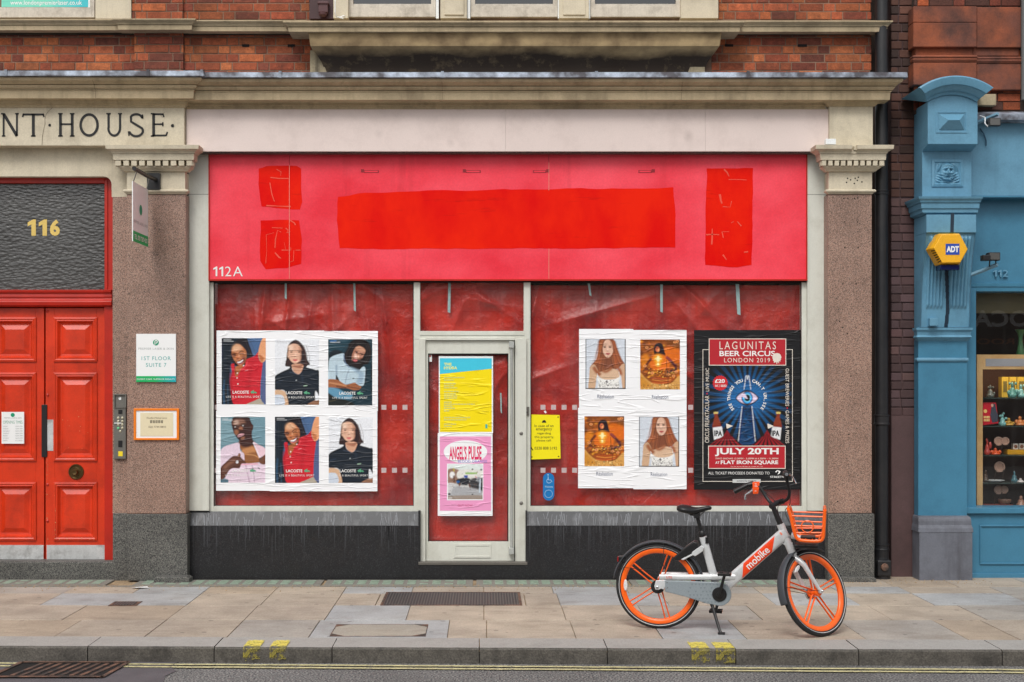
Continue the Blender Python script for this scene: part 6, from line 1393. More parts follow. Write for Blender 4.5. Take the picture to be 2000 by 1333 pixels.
def seqframe(k, R, seq):
    vs = []; fs = []
    for e, y in seq: vs += [(R[0]+e,y,R[2]+e),(R[1]-e,y,R[2]+e),(R[1]-e,y,R[3]-e),(R[0]+e,y,R[3]-e)]
    for i in range(len(seq)-1):
        for j in range(4): j2 = (j+1)%4; fs.append((4*i+j, 4*i+j2, 4*i+4+j2, 4*i+4+j))
    n = 4*(len(seq)-1); k.add(vs, fs+[(n,n+1,n+2,n+3)])
seqframe(k, (mx0-.028,mx1+.028,mz0-.028,mz1+.028), [(0,-.1255),(.0,-.134),(.022,-.140),(.028,-.134),(.032,-.128),(.034,-.128)]); k.build('mask_frame', blue, bs)
def mask(Xx, Zz):
    u = (Xx-mx0)/(mx1-mx0)*2-1; v = (Zz-mz0)/(mz1-mz0)*2-1
    g = lambda cx, cy, sx_, sy_, rot=0: np.exp(-(((u-cx)*math.cos(rot)+(v-cy)*math.sin(rot))/sx_)**2-((-(u-cx)*math.sin(rot)+(v-cy)*math.cos(rot))/sy_)**2)
    h = .030*np.clip(1.35-(u/.52)**2-((v-.05)/.8)**2, 0, 1)**.5
    h = h+.012*g(0,.72,.45,.14)+.014*g(-.2,.42,.17,.07,.3)+.014*g(.2,.42,.17,.07,-.3)-.018*g(-.2,.25,.10,.07)-.018*g(.2,.25,.10,.07)+.024*g(0,.08,.09,.22)+.012*g(0,-.06,.17,.08)
    h = h+.012*g(-.3,-.02,.13,.12)+.012*g(.3,-.02,.13,.12)-.022*g(0,-.42,.17,.10)+.008*g(0,-.62,.2,.06)
    for s in (-1, 1):
        h = h+.028*g(s*.68,.52,.10,.34,s*.35)-.012*g(s*.66,.5,.04,.2,s*.35)
        for i in range(4): h = h+.014*g(s*(.55+.06*i),-.15-.22*i,.22,.07,s*.5)
    h = h+.006*np.sin(v*26+u*6)*(v < -.5)*(np.abs(u) < .4)
    return -.128-h
k = MB(); k.grid(np.linspace(mx0,mx1,80), np.linspace(mz0,mz1,72), mask); k.build('carved_mask', blue, bs, smooth=True, ang=85)
# upper box with pyramid panel
ya = -.27; zx = Z(282,ya); zspring = Z(199,ya)
k = MB(); k.box(x0, x1, ya, .1, zx, zspring); k.build('upper_block', blue, bs, bevel=.003)
k = MB(); k.taper((x0,x1,zx-.001,zx), ya+.004, (x0,x1,zb1-.0,zb1+.001), -.125) if False else k.add([(x0,ya+.004,zx),(x1,ya+.004,zx),(x1,-.118,zb1-.002),(x0,-.118,zb1-.002),(x0,.1,zx),(x0,.1,zb1-.002),(x1,.1,zx),(x1,.1,zb1-.002)], [(3,2,1,0),(0,4,5,3),(1,2,7,6)])
k.build('soffit_slope', blue, bs)
R4 = (X(1828,ya), X(1889,ya), Z(260,ya), Z(218,ya)); k = MB(); seqframe(k, R4, [(0,ya-.001),(.0,ya-.006),(.012,ya-.006),(.024,ya+.012),(.024,ya+.02),(.025,ya+.02)]); k.build('panel_frame', blue, bs)
k = MB(); q0, q1, q2, q3 = R4[0]+.026, R4[1]-.026, R4[2]+.026, R4[3]-.026; mzz = (q2+q3)/2; k.add([(q0,ya-.004,q2),(q1,ya-.004,q2),(q1,ya-.004,q3),(q0,ya-.004,q3),(q0+.062,ya-.06,mzz+.006),(q1-.062,ya-.06,mzz+.006)], [(0,1,5,4),(1,2,5),(2,3,4,5),(3,0,4)]); k.build('pyramid_panel', blue, bs)
# arched hood
hw = (x1-x0)/2; sg = .062; Rr = (hw*hw+sg*sg)/(2*sg); cxh = (x0+x1)/2; czh = zspring+sg-Rr; ha = math.asin(hw/Rr)
k = MB(); n = 24; out = [(x0, zspring-.001)]+[(cxh+Rr*math.sin(-ha+2*ha*i/n), czh+Rr*math.cos(-ha+2*ha*i/n)) for i in range(n+1)]+[(x1, zspring-.001)]
k.prism(out, ya, .1); k.build('tympanum', blue, bs)
prof = [(-.004,ya+.002),(-.004,ya-.018),(.018,ya-.03),(.022,ya-.036),(.024,ya-.05),(.055,ya-.085),(.062,ya-.092),(.066,ya-.11),(.105,ya-.125),(.125,ya-.13),(.135,ya-.125),(.14,ya-.10),(.14,.1)]
k = MB(); n = 28; vs = []
for i in range(n+1):
    th = -ha+2*ha*i/n
    for r_, y in prof:
        fx = (1+.55*max(0,r_)/.14*.22) ; vs.append((cxh-.012+(Rr+r_)*math.sin(th*fx), y, czh+(Rr+r_)*math.cos(th*fx)))
m_ = len(prof); fs = [(i*m_+j, i*m_+j+1, (i+1)*m_+j+1, (i+1)*m_+j) for i in range(n) for j in range(m_-1)]
fs += [tuple(range(m_)), tuple(reversed([n*m_+j for j in range(m_)]))]; k.add(vs, fs); k.build('arched_hood', blue, bs, smooth=True, ang=20)
# fascia, sign recess, window frame, sill, lower panel
k = MB(); k.box(x1+.0, 6.6, -.0, .2, Z(383,0), Z(237,0)); k.build('fascia', blue, bs, bevel=.003)
k = MB(); k.box(x1+.0, 6.6, -.01, .2, Z(386,0), Z(383,0)-.001); k.build('fascia_lip', blue2, bs)
k = MB(); k.mould(x1+.01, 6.6, -.0, [(Z(216,-.06),-.0),(Z(222,-.1),.10),(Z(224,-.1),.115),(Z(235,-.1),.112),(Z(237,-.1),.0)]); k.build('lead_flashing', lead, bs)
ys_ = .13; k = MB(); k.box(x1, 6.6, ys_, .3, Z(556,ys_), Z(380,ys_)); k.build('sign_recess', blue2, bs)
k = MB(); k.mould(x1, 6.6, ys_, [(Z(553,.1),.0),(Z(554,.1),.03),(Z(560,.1),.028),(Z(562,.1),.02),(Z(569,.1),.018),(Z(570,.1),0)], back=.3); k.build('moulding', blue2, bs)
tx, Fc = glyphs('112', .0, 1.1); k = MB(); V = tx
W_, H_ = V[:,0].max(), V[:,1].max(); a0, a1, b0_, b1_ = X(1939,.12), X(1968,.12), Z(541,.12), Z(528,.12)
k.add([(a0+(a1-a0)*v[0]/W_, ys_-.012, b0_+(b1_-b0_)*v[1]/H_) for v in V], Fc); o = k.build('lettering', blue, bs, solid=.012)
yw = .15
k = MB(); k.box(x1-.0, X(1902.5,yw), .10, .3, Z(1003,yw), Z(565,yw)); k.build('window_post', blue2, bs, bevel=.003)
k = MB(); k.box(x1, 6.6, .03, .3, Z(1003,.05), Z(992,.05)); k.build('sill', blue2, bs, bevel=.004)
k = MB(); k.box(x1, 6.6, .07, .3, -.02, Z(1003,.06)); k.build('lower_panel', blue2, bs)
k = MB(); Rl = (X(1914,.06), 5.6, Z(1103,.06), Z(1026,.06))
for q in ((Rl[0],Rl[1],Rl[2],Rl[2]+.014),(Rl[0],Rl[1],Rl[3]-.014,Rl[3]),(Rl[0],Rl[0]+.014,Rl[2]+.014,Rl[3]-.014)): k.cut(); k.box(q[0],q[1],.056,.08,q[2],q[3])
k.cut(); k.box(x1, 6.6, .05, .1, -.02, Z(1121,.05)); k.build('bead', blue2, bs, bevel=.004)
winglass = shopglass.copy(); winglass.name = 'display_glass'
for n_ in winglass.node_tree.nodes:
    if n_.type == 'MATH' and n_.operation == 'MULTIPLY': n_.inputs[1].default_value *= .3
k = MB(); k.box(X(1902,yw), 6.6, yw, yw+.006, Z(993,yw), Z(567,yw)); k.build('display_window', winglass, bs)
k = MB(); k.box(4.3, 6.6, 1.6, 1.65, -.02, 3.2); k.box(4.3, 4.32, .3, 1.6, -.02, 3.2); k.box(4.3,6.6,.3,1.6,2.56,2.6); k.box(4.3,6.6,.3,1.6,.5,.52)
k.build('shop_interior', M('brown_interior', rgb(58,40,28), .8, var=.3), bs)
k = MB(); k.box(4.32, 6.6, .30, .34, Z(612,.3), Z(560,.3)); k.build('ceiling_blind', flat('olive_blind',92,84,54), bs)
# display cabinet
pine = M('pine', rgb(206,170,118), .5, var=.12, vs=5, grain=.05, bmp=.05, c2=rgb(190,150,96))
yc_ = .34; cab = thing('display_cabinet', 'pale pine glass-shelved cabinet standing inside the blue shop window', 'cabinet', (4.9,.6,.5))
zc_t, zc_b = Z(693,yc_), Z(991,yc_); cx0 = X(1908,yc_)
k = MB(); k.box(cx0, X(1919.5,yc_), yc_, .85, zc_b-.1, zc_t); k.cut(); k.box(X(1919.6,yc_), 6.3, yc_, yc_+.03, Z(722,yc_), zc_t); k.cut(); k.box(X(1919.6,yc_), 6.3, yc_+.031, .85, zc_t-.02, zc_t-.001); k.build('frame', pine, cab, bevel=.002)
k = MB(); k.box(X(1925,yc_), 6.2, yc_-.003, yc_, Z(716,yc_), Z(701,yc_)); k.build('title_strip', flat('grey_title_strip',150,152,156), cab)
k = MB(); k.box(cx0+.05, 6.3, .85, .87, zc_b-.1, zc_t); k.build('back', flat('cabinet_back',74,44,30), cab)
shz = [Z(p_,yc_+.05) for p_ in (777,832,889,943,991)]
dlm = bpy.data.materials.new('downlight'); dlm.use_nodes = True; dlm.node_tree.nodes['Principled BSDF'].inputs['Emission Color'].default_value = (1,.8,.55,1); dlm.node_tree.nodes['Principled BSDF'].inputs['Emission Strength'].default_value = 4
k = MB(); k.lathe((X(1979,.5),.5,zc_t-.021), (0,0,-1), [(.03,0),(.03,.006),(.001,.006)], 16); k.build('downlight', dlm, cab)
for i_ in range(3):
    ld_ = bpy.data.lights.new('cabinet_lamp', 'AREA'); ld_.size = .12; ld_.energy = 1.0; ld_.color = (1,.82,.6); lo_ = bpy.data.objects.new('cabinet_lamp', ld_); COL.objects.link(lo_); lo_.location = (X(1950+i_*40,.4),.40,zc_t-.04); lo_.parent = cab; lo_.matrix_parent_inverse = Matrix.Translation(-Vector(cab.location))
shm = flat('shelf_glass',52,62,58, rough=.15)
for z in shz: k = MB(); k.box(X(1919.6,yc_), 6.28, yc_+.04, .84, z-.012, z); k.build('shelf', shm, cab)
gm_ = {}
def fm(c, rough=.35, metal=0):
    if c not in gm_: gm_[c] = flat('curio_%d_%d_%d' % c, *c, rough=rough, metal=metal, var=.25)
    return gm_[c]
def curio(nm, label, cat, px, si, h, w_, prof, c, y=.48, parts=(), z=None):
    z = shz[si] if z is None else z; x = X(px, y)
    k = MB(); k.lathe((x,y,z), (0,0,1), [(max(r_*w_,.0005), q*h) for r_, q in prof], 14)
    for (dx, dz, rx, rz) in parts:
        k.lathe((x+dx*w_,y-.01,z+dz*h-rz*h), (0,0,1), [(.001,0),(rx*w_*.7,rz*h*.3),(rx*w_,rz*h),(rx*w_*.7,rz*h*1.7),(.001,rz*h*2)], 10)
    return tag(k.build(nm, fm(c), None, smooth=True, ang=60), label, cat)
BUD = [(.8,0),(1,.08),(.95,.22),(.6,.34),(.62,.5),(.42,.62),(.22,.66),(.32,.76),(.3,.9),(.12,1),(.0,1.02)]
curio('figurine', 'small dark grey seated figurine, left end of the top shelf', 'figurine', 1934, 0, .115, .035, BUD, (84,92,88), parts=((-.6,.8,.3,.1),(.6,.8,.3,.1),(.9,.3,.3,.16)))
curio('figurine', 'teal lion figurine in front of the yellow boxes on the top shelf', 'figurine', 1977, 0, .14, .04, BUD, (84,140,132), y=.44, parts=((-.7,.92,.28,.1),(.7,.92,.28,.1),(-.9,.3,.4,.2),(.9,.35,.45,.22)))
curio('figurine', 'pale teal lion figurine at the right edge of the top shelf', 'figurine', 1994, 0, .12, .04, BUD, (110,160,156), y=.45, parts=((-.8,.4,.5,.22),(.6,.9,.3,.12)))
for i, (a, b) in enumerate(((1955,1968),(1970,1983.5),(1985.5,2001))):
    k = MB(); k.box(X(a,.6), X(b,.6), .58, .66, shz[0]+.002, shz[0]+.19); k.cut()
    t2 = thing('gift_box', ['yellow decorated box standing at the back of the top shelf, leftmost of three','yellow decorated box at the back of the top shelf, behind the teal lion','yellow decorated box at the back of the top shelf, touching the photo edge'][i], 'box', ((X(a,.6)+X(b,.6))/2,.62,shz[0]), 'yellow boxes on the top shelf')
    k.build('box', fm((206,178,70)), t2); k = MB(); k.box(X(a+3,.6), X(b-3,.6), .577, .5795, shz[0]+.05, shz[0]+.15); k.build('pattern', fm((120,110,60)), t2)
t2 = thing('booklet', 'red booklet with a suited man on its cover, propped on the second shelf', 'book', (X(1935,.42),.42,shz[1]))
k = MB(); yy = .42; P = [(1920,831),(1950,827),(1945.5,786),(1920,787)]; k.prism([(X(a,yy),Z(b,yy)) for a, b in P], yy, yy+.012); k.build('cover', fm((196,24,44)), t2)
decal('figure', [(1934,812),(1936,797),(1940,789),(1944,790),(1945,798),(1949,812),(1949,824),(1938,826)], yy-.001, fm((64,70,84)), t2); decal('face', [(1934.5+3.5+2.6*math.cos(a),792+3.2*math.sin(a)) for a in np.linspace(0,6.28,12,False)], yy-.002, fm((216,170,150)), t2)
decal('seal', [(1924.5+3.6*math.cos(a),803.5+3.6*math.sin(a)) for a in np.linspace(0,6.28,14,False)], yy-.001, fm((238,200,120)), t2)
k = MB()
for q in range(2): 
    for i in range(4): k.pb(1921.5+i*3, 813+q*6, 1923.6+i*3, 817.5+q*6, yy-.0015, yy-.001)
k.build('print', fm((240,220,140)), t2)
curio('figurine', 'pale turquoise figurine with raised arm beside the red booklet', 'figurine', 1958, 1, .11, .035, BUD, (120,176,172), y=.46, parts=((-.7,.8,.35,.12),(.8,.6,.4,.12),(.2,1.0,.3,.1)))
curio('figurine', 'squat gold figurine on the second shelf', 'figurine', 1970, 1, .07, .045, BUD, (176,136,48), y=.46, parts=((.8,.3,.4,.2),(-.6,.4,.4,.2)))
curio('figurine', 'round orange laughing figurine on the second shelf', 'figurine', 1992, 1, .085, .045, BUD, (196,120,64), y=.46, parts=((-.8,.4,.4,.25),(.8,.4,.4,.25)))
curio('vase', 'green flared vase standing on top of the pine cabinet', 'vase', 1993, 0, .235, .05, [(.7,0),(.75,.08),(.55,.25),(.4,.5),(.38,.7),(.55,.85),(1,.98),(.95,1.0),(.5,.86)], (56,104,64), y=.5, z=zc_t)
curio('figurine', 'red and teal bird figurine at the left end of the third shelf', 'figurine', 1928, 2, .14, .03, BUD, (170,60,50), y=.46, parts=((.8,.6,.5,.25),(-.3,.95,.3,.12)))
curio('figurine', 'small glossy orange figurine on the third shelf', 'figurine', 1944, 2, .06, .045, BUD, (206,84,36), y=.46, parts=((.8,.4,.4,.3),(-.8,.4,.4,.3)))
def plate(px, py, r, lab, y=.5, si=2):
    t2 = thing('carved_disc', lab, 'ornament', (X(px,y), y, shz[si]), 'pale oval ornaments on stands in the cabinet')
    k = MB(); c = (X(px,y), y, Z(py,y)); k.lathe(c, (0,-1,0), [(r,0),(r,.008),(r*.7,.012),(r*.62,.006),(.001,.006)], 20); k.build('disc', fm((196,160,140)), t2, smooth=True)
    k = MB(); k.tube([(c[0]-r*.8,y+.02,shz[si]),(c[0]-r*.7,y-.01,c[2]-r*.6)], .004, 5); k.tube([(c[0]+r*.8,y+.02,shz[si]),(c[0]+r*.7,y-.01,c[2]-r*.6)], .004, 5); k.build('stand', fm((60,44,36)), t2)
plate(1950,862,.042,'pale oval ornament on a stand on the third shelf, left one'); plate(1963,862,.038,'pale oval ornament on a stand on the third shelf, right one')
plate(1952,912,.05,'pale ornament on a stand on the fourth shelf', si=3); plate(1950,957,.042,'pale oval ornament on a stand on the bottom shelf, left one', si=4); plate(1961,957,.038,'pale oval ornament on a stand on the bottom shelf, right one', si=4)
k = MB(); k.box(X(1968,.5), X(2003,.5), .5, .62, shz[2], shz[2]+.042); tag(k.build('gold_box', fm((204,150,30)), bevel=.003), 'flat golden box on the third shelf', 'box')
for i, px in enumerate((1983, 1995)): 
    t2 = thing('picture_cube', ['small white cube with a round picture on the golden box, left one','small white cube with a round picture on the golden box, right one'][i], 'ornament', (X(px,.54),.54,shz[2]+.043), 'picture cubes on the golden box')
    k = MB(); x = X(px,.54); k.box(x-.024,x+.024,.53,.575,shz[2]+.043,shz[2]+.098); k.build('cube', fm((206,200,190)), t2, bevel=.003); k = MB(); k.lathe((x,.53,shz[2]+.07),(0,-1,0),[(.017,.0005),(.001,.002)],14); k.build('picture', fm((130,90,70)), t2)
curio('figurine', 'small teal figurine on the fourth shelf', 'figurine', 1981, 3, .10, .03, BUD, (60,110,120), y=.47)
curio('figurine', 'small dark figurine at the left end of the fourth shelf', 'figurine', 1925, 3, .11, .03, BUD, (70,50,30), y=.47)
curio('figurine', 'white snail-shaped figurine on the fourth shelf', 'figurine', 1993, 3, .035, .035, BUD, (206,200,196), y=.45)
k = MB(); k.lathe((X(1942,.45),.45,shz[3]), (0,0,1), [(.03,0),(.05,.004),(.09,.018),(.088,.02),(.04,.008)], 24); tag(k.build('dish', fm((186,190,190)), smooth=True), 'wide pale dish on the fourth shelf', 'dish')
k = MB(); k.box(X(1920,.5), X(1976,.5), .45, .6, shz[4], shz[4]+.014); tag(k.build('red_tray', fm((160,56,30)), bevel=.002), 'thin red-orange tray on the bottom shelf', 'tray')
curio('bowl', 'brown glass bowl on the bottom shelf', 'bowl', 1962, 4, .05, .06, [(.5,0),(.9,.3),(1,.8),(.95,1),(.8,.7)], (110,84,70), y=.5, z=shz[4]+.016)
curio('figurine', 'pale brown seated figurine on the bottom shelf at the photo edge', 'figurine', 1994, 4, .10, .045, BUD, (150,110,90), y=.47)
# alarm box
al = thing('alarm_box', 'yellow hexagonal burglar alarm box on the blue fluted bracket', 'alarm', (X(1858,-.3),-.25,Z(514,-.3)))
hexa = [(1839.5,459),(1875,458.5),(1890,487),(1875.5,513),(1840.5,513.5),(1824,485)]; ye = M('alarm_yellow', rgb(240,178,34), .4, var=.08, bmp=.02, grime=.25, grimecol=rgb(190,120,30), gsz=12)
yh = -.36; k = MB(); f_ = [(X(a,yh),yh,Z(b,yh)) for a, b in hexa]; cxx = sum(p_[0] for p_ in f_)/6; czz = sum(p_[2] for p_ in f_)/6
bk = [(cxx+(p_[0]-cxx)*1.12, yh+.05, czz+(p_[2]-czz)*1.12) for p_ in f_]; bk2 = [(p_[0], -.2, p_[2]) for p_ in bk]
k.add(f_+bk+bk2, [(5,4,3,2,1,0)]+[(i, (i+1)%6, 6+(i+1)%6, 6+i) for i in range(6)]+[(6+i, 6+(i+1)%6, 12+(i+1)%6, 12+i) for i in range(6)]); k.build('cover', ye, al, bevel=.004)
k = MB(); k.pb(1847, 476.5, 1874, 498, yh-.002, yh); k.build('logo_panel', flat('logo_blue',20,70,170), al)
ptext('ADT', (1848.5,481,1873,493), yh-.003, whitepaint, al, bold=.05)
k = MB()
for i in range(6):
    t = .12+i*.14; a = Vector(f_[5]).lerp(Vector(f_[4]), t); b = Vector(bk[5]).lerp(Vector(bk[4]), t); a2 = Vector(f_[5]).lerp(Vector(f_[4]), t+.06); b2 = Vector(bk[5]).lerp(Vector(bk[4]), t+.06); off = Vector((-.0015,-.001,-.001))
    k.add([a+off, a2+off, b2+off, b+off], [(0,1,2,3)])
k.build('vent_slots', blackm, al)
k = MB(); k.box(bk[4][0]+.004, bk[3][0]-.004, yh+.03, -.2, bk[4][2]-.045, bk[4][2]-.001); k.build('strobe', flat('strobe_blue',16,24,70, rough=.15), al, bevel=.006)
k = MB(); k.pb(1816,621.5,1832,637,-.13,-.04); tag(k.build('junction_box', blue, bevel=.004), 'small blue painted junction box at the foot of the fluted bracket', 'box')
# floodlights
def flood(label, arm, head, tilt):
    t2 = thing('floodlight', label, 'floodlight', arm[0]); k = MB(); k.tube(arm, .017, 4); k.build('arm', flat('arm_blue_grey',120,160,182) if 'arm_blue_grey' not in bpy.data.materials else bpy.data.materials['arm_blue_grey'], t2)
    hx, hy, hz = head; k = MB(); k.box(hx-.05, hx+.05, hy-.04, hy+.02, hz-.035, hz+.035)
    for i in range(4): k.box(hx-.045+i*.026, hx-.036+i*.026, hy+.02, hy+.045, hz-.03, hz+.03)
    k.build('lamp_head', blackm, t2, bevel=.004); k = MB(); k.box(hx-.042, hx+.042, hy-.044, hy-.04, hz-.028, hz+.028); k.build('lens', flat('lens_grey',90,90,88,rough=.1) if 'lens_grey' not in bpy.data.materials else bpy.data.materials['lens_grey'], t2)
    return t2
z_ = Z(520,-.25); xx = X(1936,-.3)
f2 = flood('black floodlight on a pale arm above the raised number 112', [(x1-.01,-.16,Z(536,-.2)),(X(1925,-.28),-.26,Z(527,-.28)),(X(1946,-.34),-.36,Z(517,-.36))], (X(1939,-.36),-.36,Z(502,-.36)), 0)
k = MB(); k.tube([(X(1931,-.3),-.32,Z(521,-.3)),(X(1933,-.36),-.36,Z(509,-.36))], .006, 6); k.tube([(X(1945,-.36),-.36,Z(517,-.36)),(X(1945,-.36),-.36,Z(505,-.36))], .006, 6); k.build('stem', blackm, f2)
k = MB(); k.box(X(1922,-.4)-.02, X(1932,-.4), -.44, -.36, Z(510,-.4), Z(499,-.4)); k.build('sensor', blackm, f2, bevel=.006)
f3 = flood('black floodlight hung below a bracket at the corner of the blue arched box', [(x1-.01,-.12,Z(246,-.12)),(X(1930,-.2),-.22,Z(231,-.2)),(X(1946,-.26),-.3,Z(223,-.3))], (X(1940,-.3),-.3,Z(240,-.3)), 0)
k = MB(); k.tube([(X(1914,-.2),-.2,Z(226,-.2)),(X(1924,-.25),-.25,Z(230,-.25)),(X(1924,-.3),-.3,Z(242,-.3)),(X(1930,-.3),-.3,Z(248,-.3))], .005, 6); k.build('cable', wvb, f3, smooth=True)
k = MB(); k.tube([(X(1914,-.02),-.02,Z(252,0)),(X(1921,-.02),-.02,Z(262,0)),(X(1926,-.02),-.02,Z(276,0)),(X(1926,-.02),-.02,Z(286,0))], .006, 6); tag(k.build('cable', flat('cable_blue',40,80,104)), 'short loose cable hanging on the blue fascia', 'cable')
k = MB(); k.box(X(1594,YP-.15), X(1594,YP-.15)+.0, 0, 0, 0, 0) if False else k.box(X(1612,-.24), X(1632,-.24), -.255, -.2, Z(283,-.24), Z(272,-.24)); tag(k.build('bracket_box', wvb, bevel=.003), 'small white metal bracket on top of the right stone capital', 'bracket')
# ---------------------------------------------------------------- across the street: seen only mirrored in the glass
op = thing('terrace_building', 'pale stone terrace across the road, mirrored in the shop windows', 'building', (0,-15.4,0))
wallm = M('far_stone', rgb(150,140,126), .8, var=.15, grime=.3); YO = -15.0
k = MB(); rw_ = random.Random(3)
k.box(-5.4, 9.2, -16, YO, 0, 5.4); k.box(-22, -5.4, -16, YO, 0, 3.3); k.box(9.2, 14.2, -16, YO-.03, 3.35, 5.4); k.box(9.2,14.2,-16,YO-.03,0,.5); k.box(14.2,24,-16,YO,0,5.4); k.build('wall', M('far_joint', rgb(60,52,46), .9), op)
k = MB()
for j in range(12):
    xx = -5.4-(.35 if j % 2 else 0)
    while xx < 9.2:
        if xx > -5.5 and not any(abs(xx+.35-(-19+2.9*q)) < 1.05 and .7 < .45*j+.2 < 3.1 for q in range(10)): k.box(xx+.015, min(xx+.69, 9.2), YO, YO+.03, .45*j+.015, .45*j+.435)
        xx += .71
k.build('stonework', M('far_stone_block', rgb(170,152,130), .8, var=.3, vs=1.5), op)
for i in range(10):
    xw = -19+i*2.9
    if xw > 8: break
    k = MB(); k.box(xw-.75, xw+.75, YO-.01, YO+.02, .8, 3.0); k.build('window', glassm, op)
    k = MB(); k.box(xw-.9, xw+.9, YO, YO+.12, 3.05, 3.2); k.build('lintel', wallm, op)
k = MB(); k.box(-22, 24, YO, YO+.25, 3.9, 4.15); k.build('string_course', wallm, op)
k = MB(); k.box(9.2, 14.2, YO-.4, YO-.38, .5, 3.35); k.build('cafe_window', dark, op)
tm_, tf = MB(), glyphs('LOCAL', .02)
def back_text(s, xa, xb, za, zb, m, bold=.01):
    V, Fc = glyphs(s, bold); u, v = V[:,0]/V[:,0].max(), V[:,1]/V[:,1].max()
    MB().add([(xb-(xb-xa)*a, YO-.36, za+(zb-za)*b) for a, b in zip(u, v)], Fc).build('lettering', m, op)
back_text('LOCAL', 9.85, 11.5, 2.86, 3.20, whitepaint, .03); back_text('ESPRESSO ROOM', 9.9, 12.6, 2.50, 2.62, flat('orange_lettering',200,110,50))
# ---------------------------------------------------------------- bicycle: built in its own plane, then stood on the pavement
BA = math.radians(14.2); BO = Vector((1.237,-2.365,0)); be = Vector((math.cos(BA),-math.sin(BA),0)); bn = Vector((math.sin(BA),math.cos(BA),0))
def B(px, py, off=0.0):        # point of the bicycle plane moved `off` towards the camera side -> (along, height)
    C_ = Vector((0,-D,H)); d = Vector(((px-VX)/F, 1, -(py-VY)/F)); P0 = BO-bn*off
    t = bn.dot(P0-C_)/bn.dot(d); P = C_+d*t-BO; return P.dot(be), P.z
def B3(px, py, off=0.0): u, v = B(px, py, off); return (u, -off, v)
bike = thing('bicycle', 'silver and orange hire bicycle parked on its stand before the right window', 'bicycle', BO, rotz=-BA, local=True)
silver = M('silver_paint', rgb(216,219,221), .34, .2, var=.06, grain=.04, bmp=0, coat=.4, grime=.35, grimecol=rgb(130,126,120), gsz=9)
orange = M('orange_paint', rgb(255,104,14), .35, var=.06, grain=.05, bmp=0, coat=.3, grime=.3, grimecol=rgb(190,76,20), gsz=12)
rubber = M('tyre_rubber', rgb(34,34,36), .8, var=.15, grain=.15, gs=150, bmp=.3, bs=200)
fend = M('fender_plastic', rgb(62,66,72), .5, var=.05, bmp=.02); bplas = M('black_plastic', rgb(24,24,26), .42, var=.08, grain=.05, bmp=.1, bs=150)
casem = M('chaincase_grey', rgb(138,148,154), .45, var=.04, bmp=.02); tri = M('chaincase_print', rgb(120,130,137), .45, var=0, grain=0, bmp=0)
chrome = M('chrome', rgb(206,208,210), .22, .9, var=.05, bmp=0); refl = M('reflector', rgb(226,226,226), .25, var=.1, bmp=.1); redl = M('red_lens', rgb(170,14,20), .2, var=0, bmp=0)
striper = M('tyre_stripe', rgb(186,186,186), .5, var=.05)
ID = Matrix.Identity(4)
def wheel(c, xf, a0, hubm):
    """wheel in the xz-plane at the origin, moved by xf"""
    k = MB(); R, r_ = .281, .021; nn, mm = 64, 12; vs = []
    for i in range(nn):
        th = 2*math.pi*i/nn
        for j in range(mm):
            ph = 2*math.pi*j/mm; q = R+r_*math.cos(ph); vs.append((q*math.cos(th), r_*math.sin(ph), q*math.sin(th)))
    k.add(vs, [(i*mm+j, ((i+1)%nn)*mm+j, ((i+1)%nn)*mm+(j+1)%mm, i*mm+(j+1)%mm) for i in range(nn) for j in range(mm)])
    w_ = k.build('wheel', rubber, bike, smooth=True, xf=xf, ang=80); w_.name = 'wheel'
    k = MB()
    for s in (-1, 1): k.lathe((0,0,0), (0,s,0), [(.2735,.0185),(.2770,.0205),(.2795,.0215),(.2785,.0200)], 64)
    k.build('tyre_stripe', striper, w_, smooth=True, xf=xf, ang=80)
    k = MB(); k.lathe((0,0,0), (0,1,0), [(.268,-.014),(.262,-.016),(.250,-.0155),(.240,-.012),(.234,-.008),(.232,0),(.234,.008),(.240,.012),(.250,.0155),(.262,.016),(.268,.014)], 64)
    for i in range(5):
        th = math.radians(90-(a0+72*i)); e = Vector((math.cos(th),0,math.sin(th))); nrm = Vector((-e.z,0,e.x))
        for s in (-1, 1):
            for fl, th0 in ((0,0),):
                p0 = e*.025+nrm*s*.016; p1 = e*.235+nrm*s*.0125; k.tube([p0, p0.lerp(p1,.5), p1+nrm*s*.004], [.0062,.0052,.0062], 6, sq=(1.6,.9))
        p = e*.236; k.tube([p+nrm*-.03, p, p+nrm*.03], [.002,.007,.002], 6, sq=(1.2,1))
    k.build('rim', orange, w_, smooth=True, xf=xf, ang=50)
    k = MB(); k.lathe((0,0,0), (0,1,0), [(.001,-.055),(.008,-.055),(.008,-.045),(.030,-.040),(.033,-.030),(.024,-.022),(.022,.022),(.033,.030),(.030,.040),(.008,.045),(.008,.055),(.001,.055)], 24)
    k.build('hub', hubm, w_, smooth=True, xf=xf); return w_
def arc_fender(c, a0, a1, xf, r0=.322, name='fender'):
    k = MB(); n, m = 32, 8; vs = []
    for i in range(n+1):
        th = math.radians(a0+(a1-a0)*i/n)
        for j in range(m+1):
            ph = math.radians(-62+124*j/m); q = r0-.018*(1-math.cos(ph)); vs.append((q*math.cos(th), .031*math.sin(ph)/math.sin(math.radians(62)), q*math.sin(th)))
    k.add(vs, [(i*(m+1)+j, (i+1)*(m+1)+j, (i+1)*(m+1)+j+1, i*(m+1)+j+1) for i in range(n) for j in range(m)])
    return k.build(name, fend, bike, smooth=True, xf=xf, solid=.004, ang=60)
hubR = Vector((0.0,0,.302)); XR = Matrix.Translation(hubR)
wheel(None, XR, 20, bplas)
rw = [o for o in bike.children][0]
fr_r = arc_fender(None, 172, 2, XR)
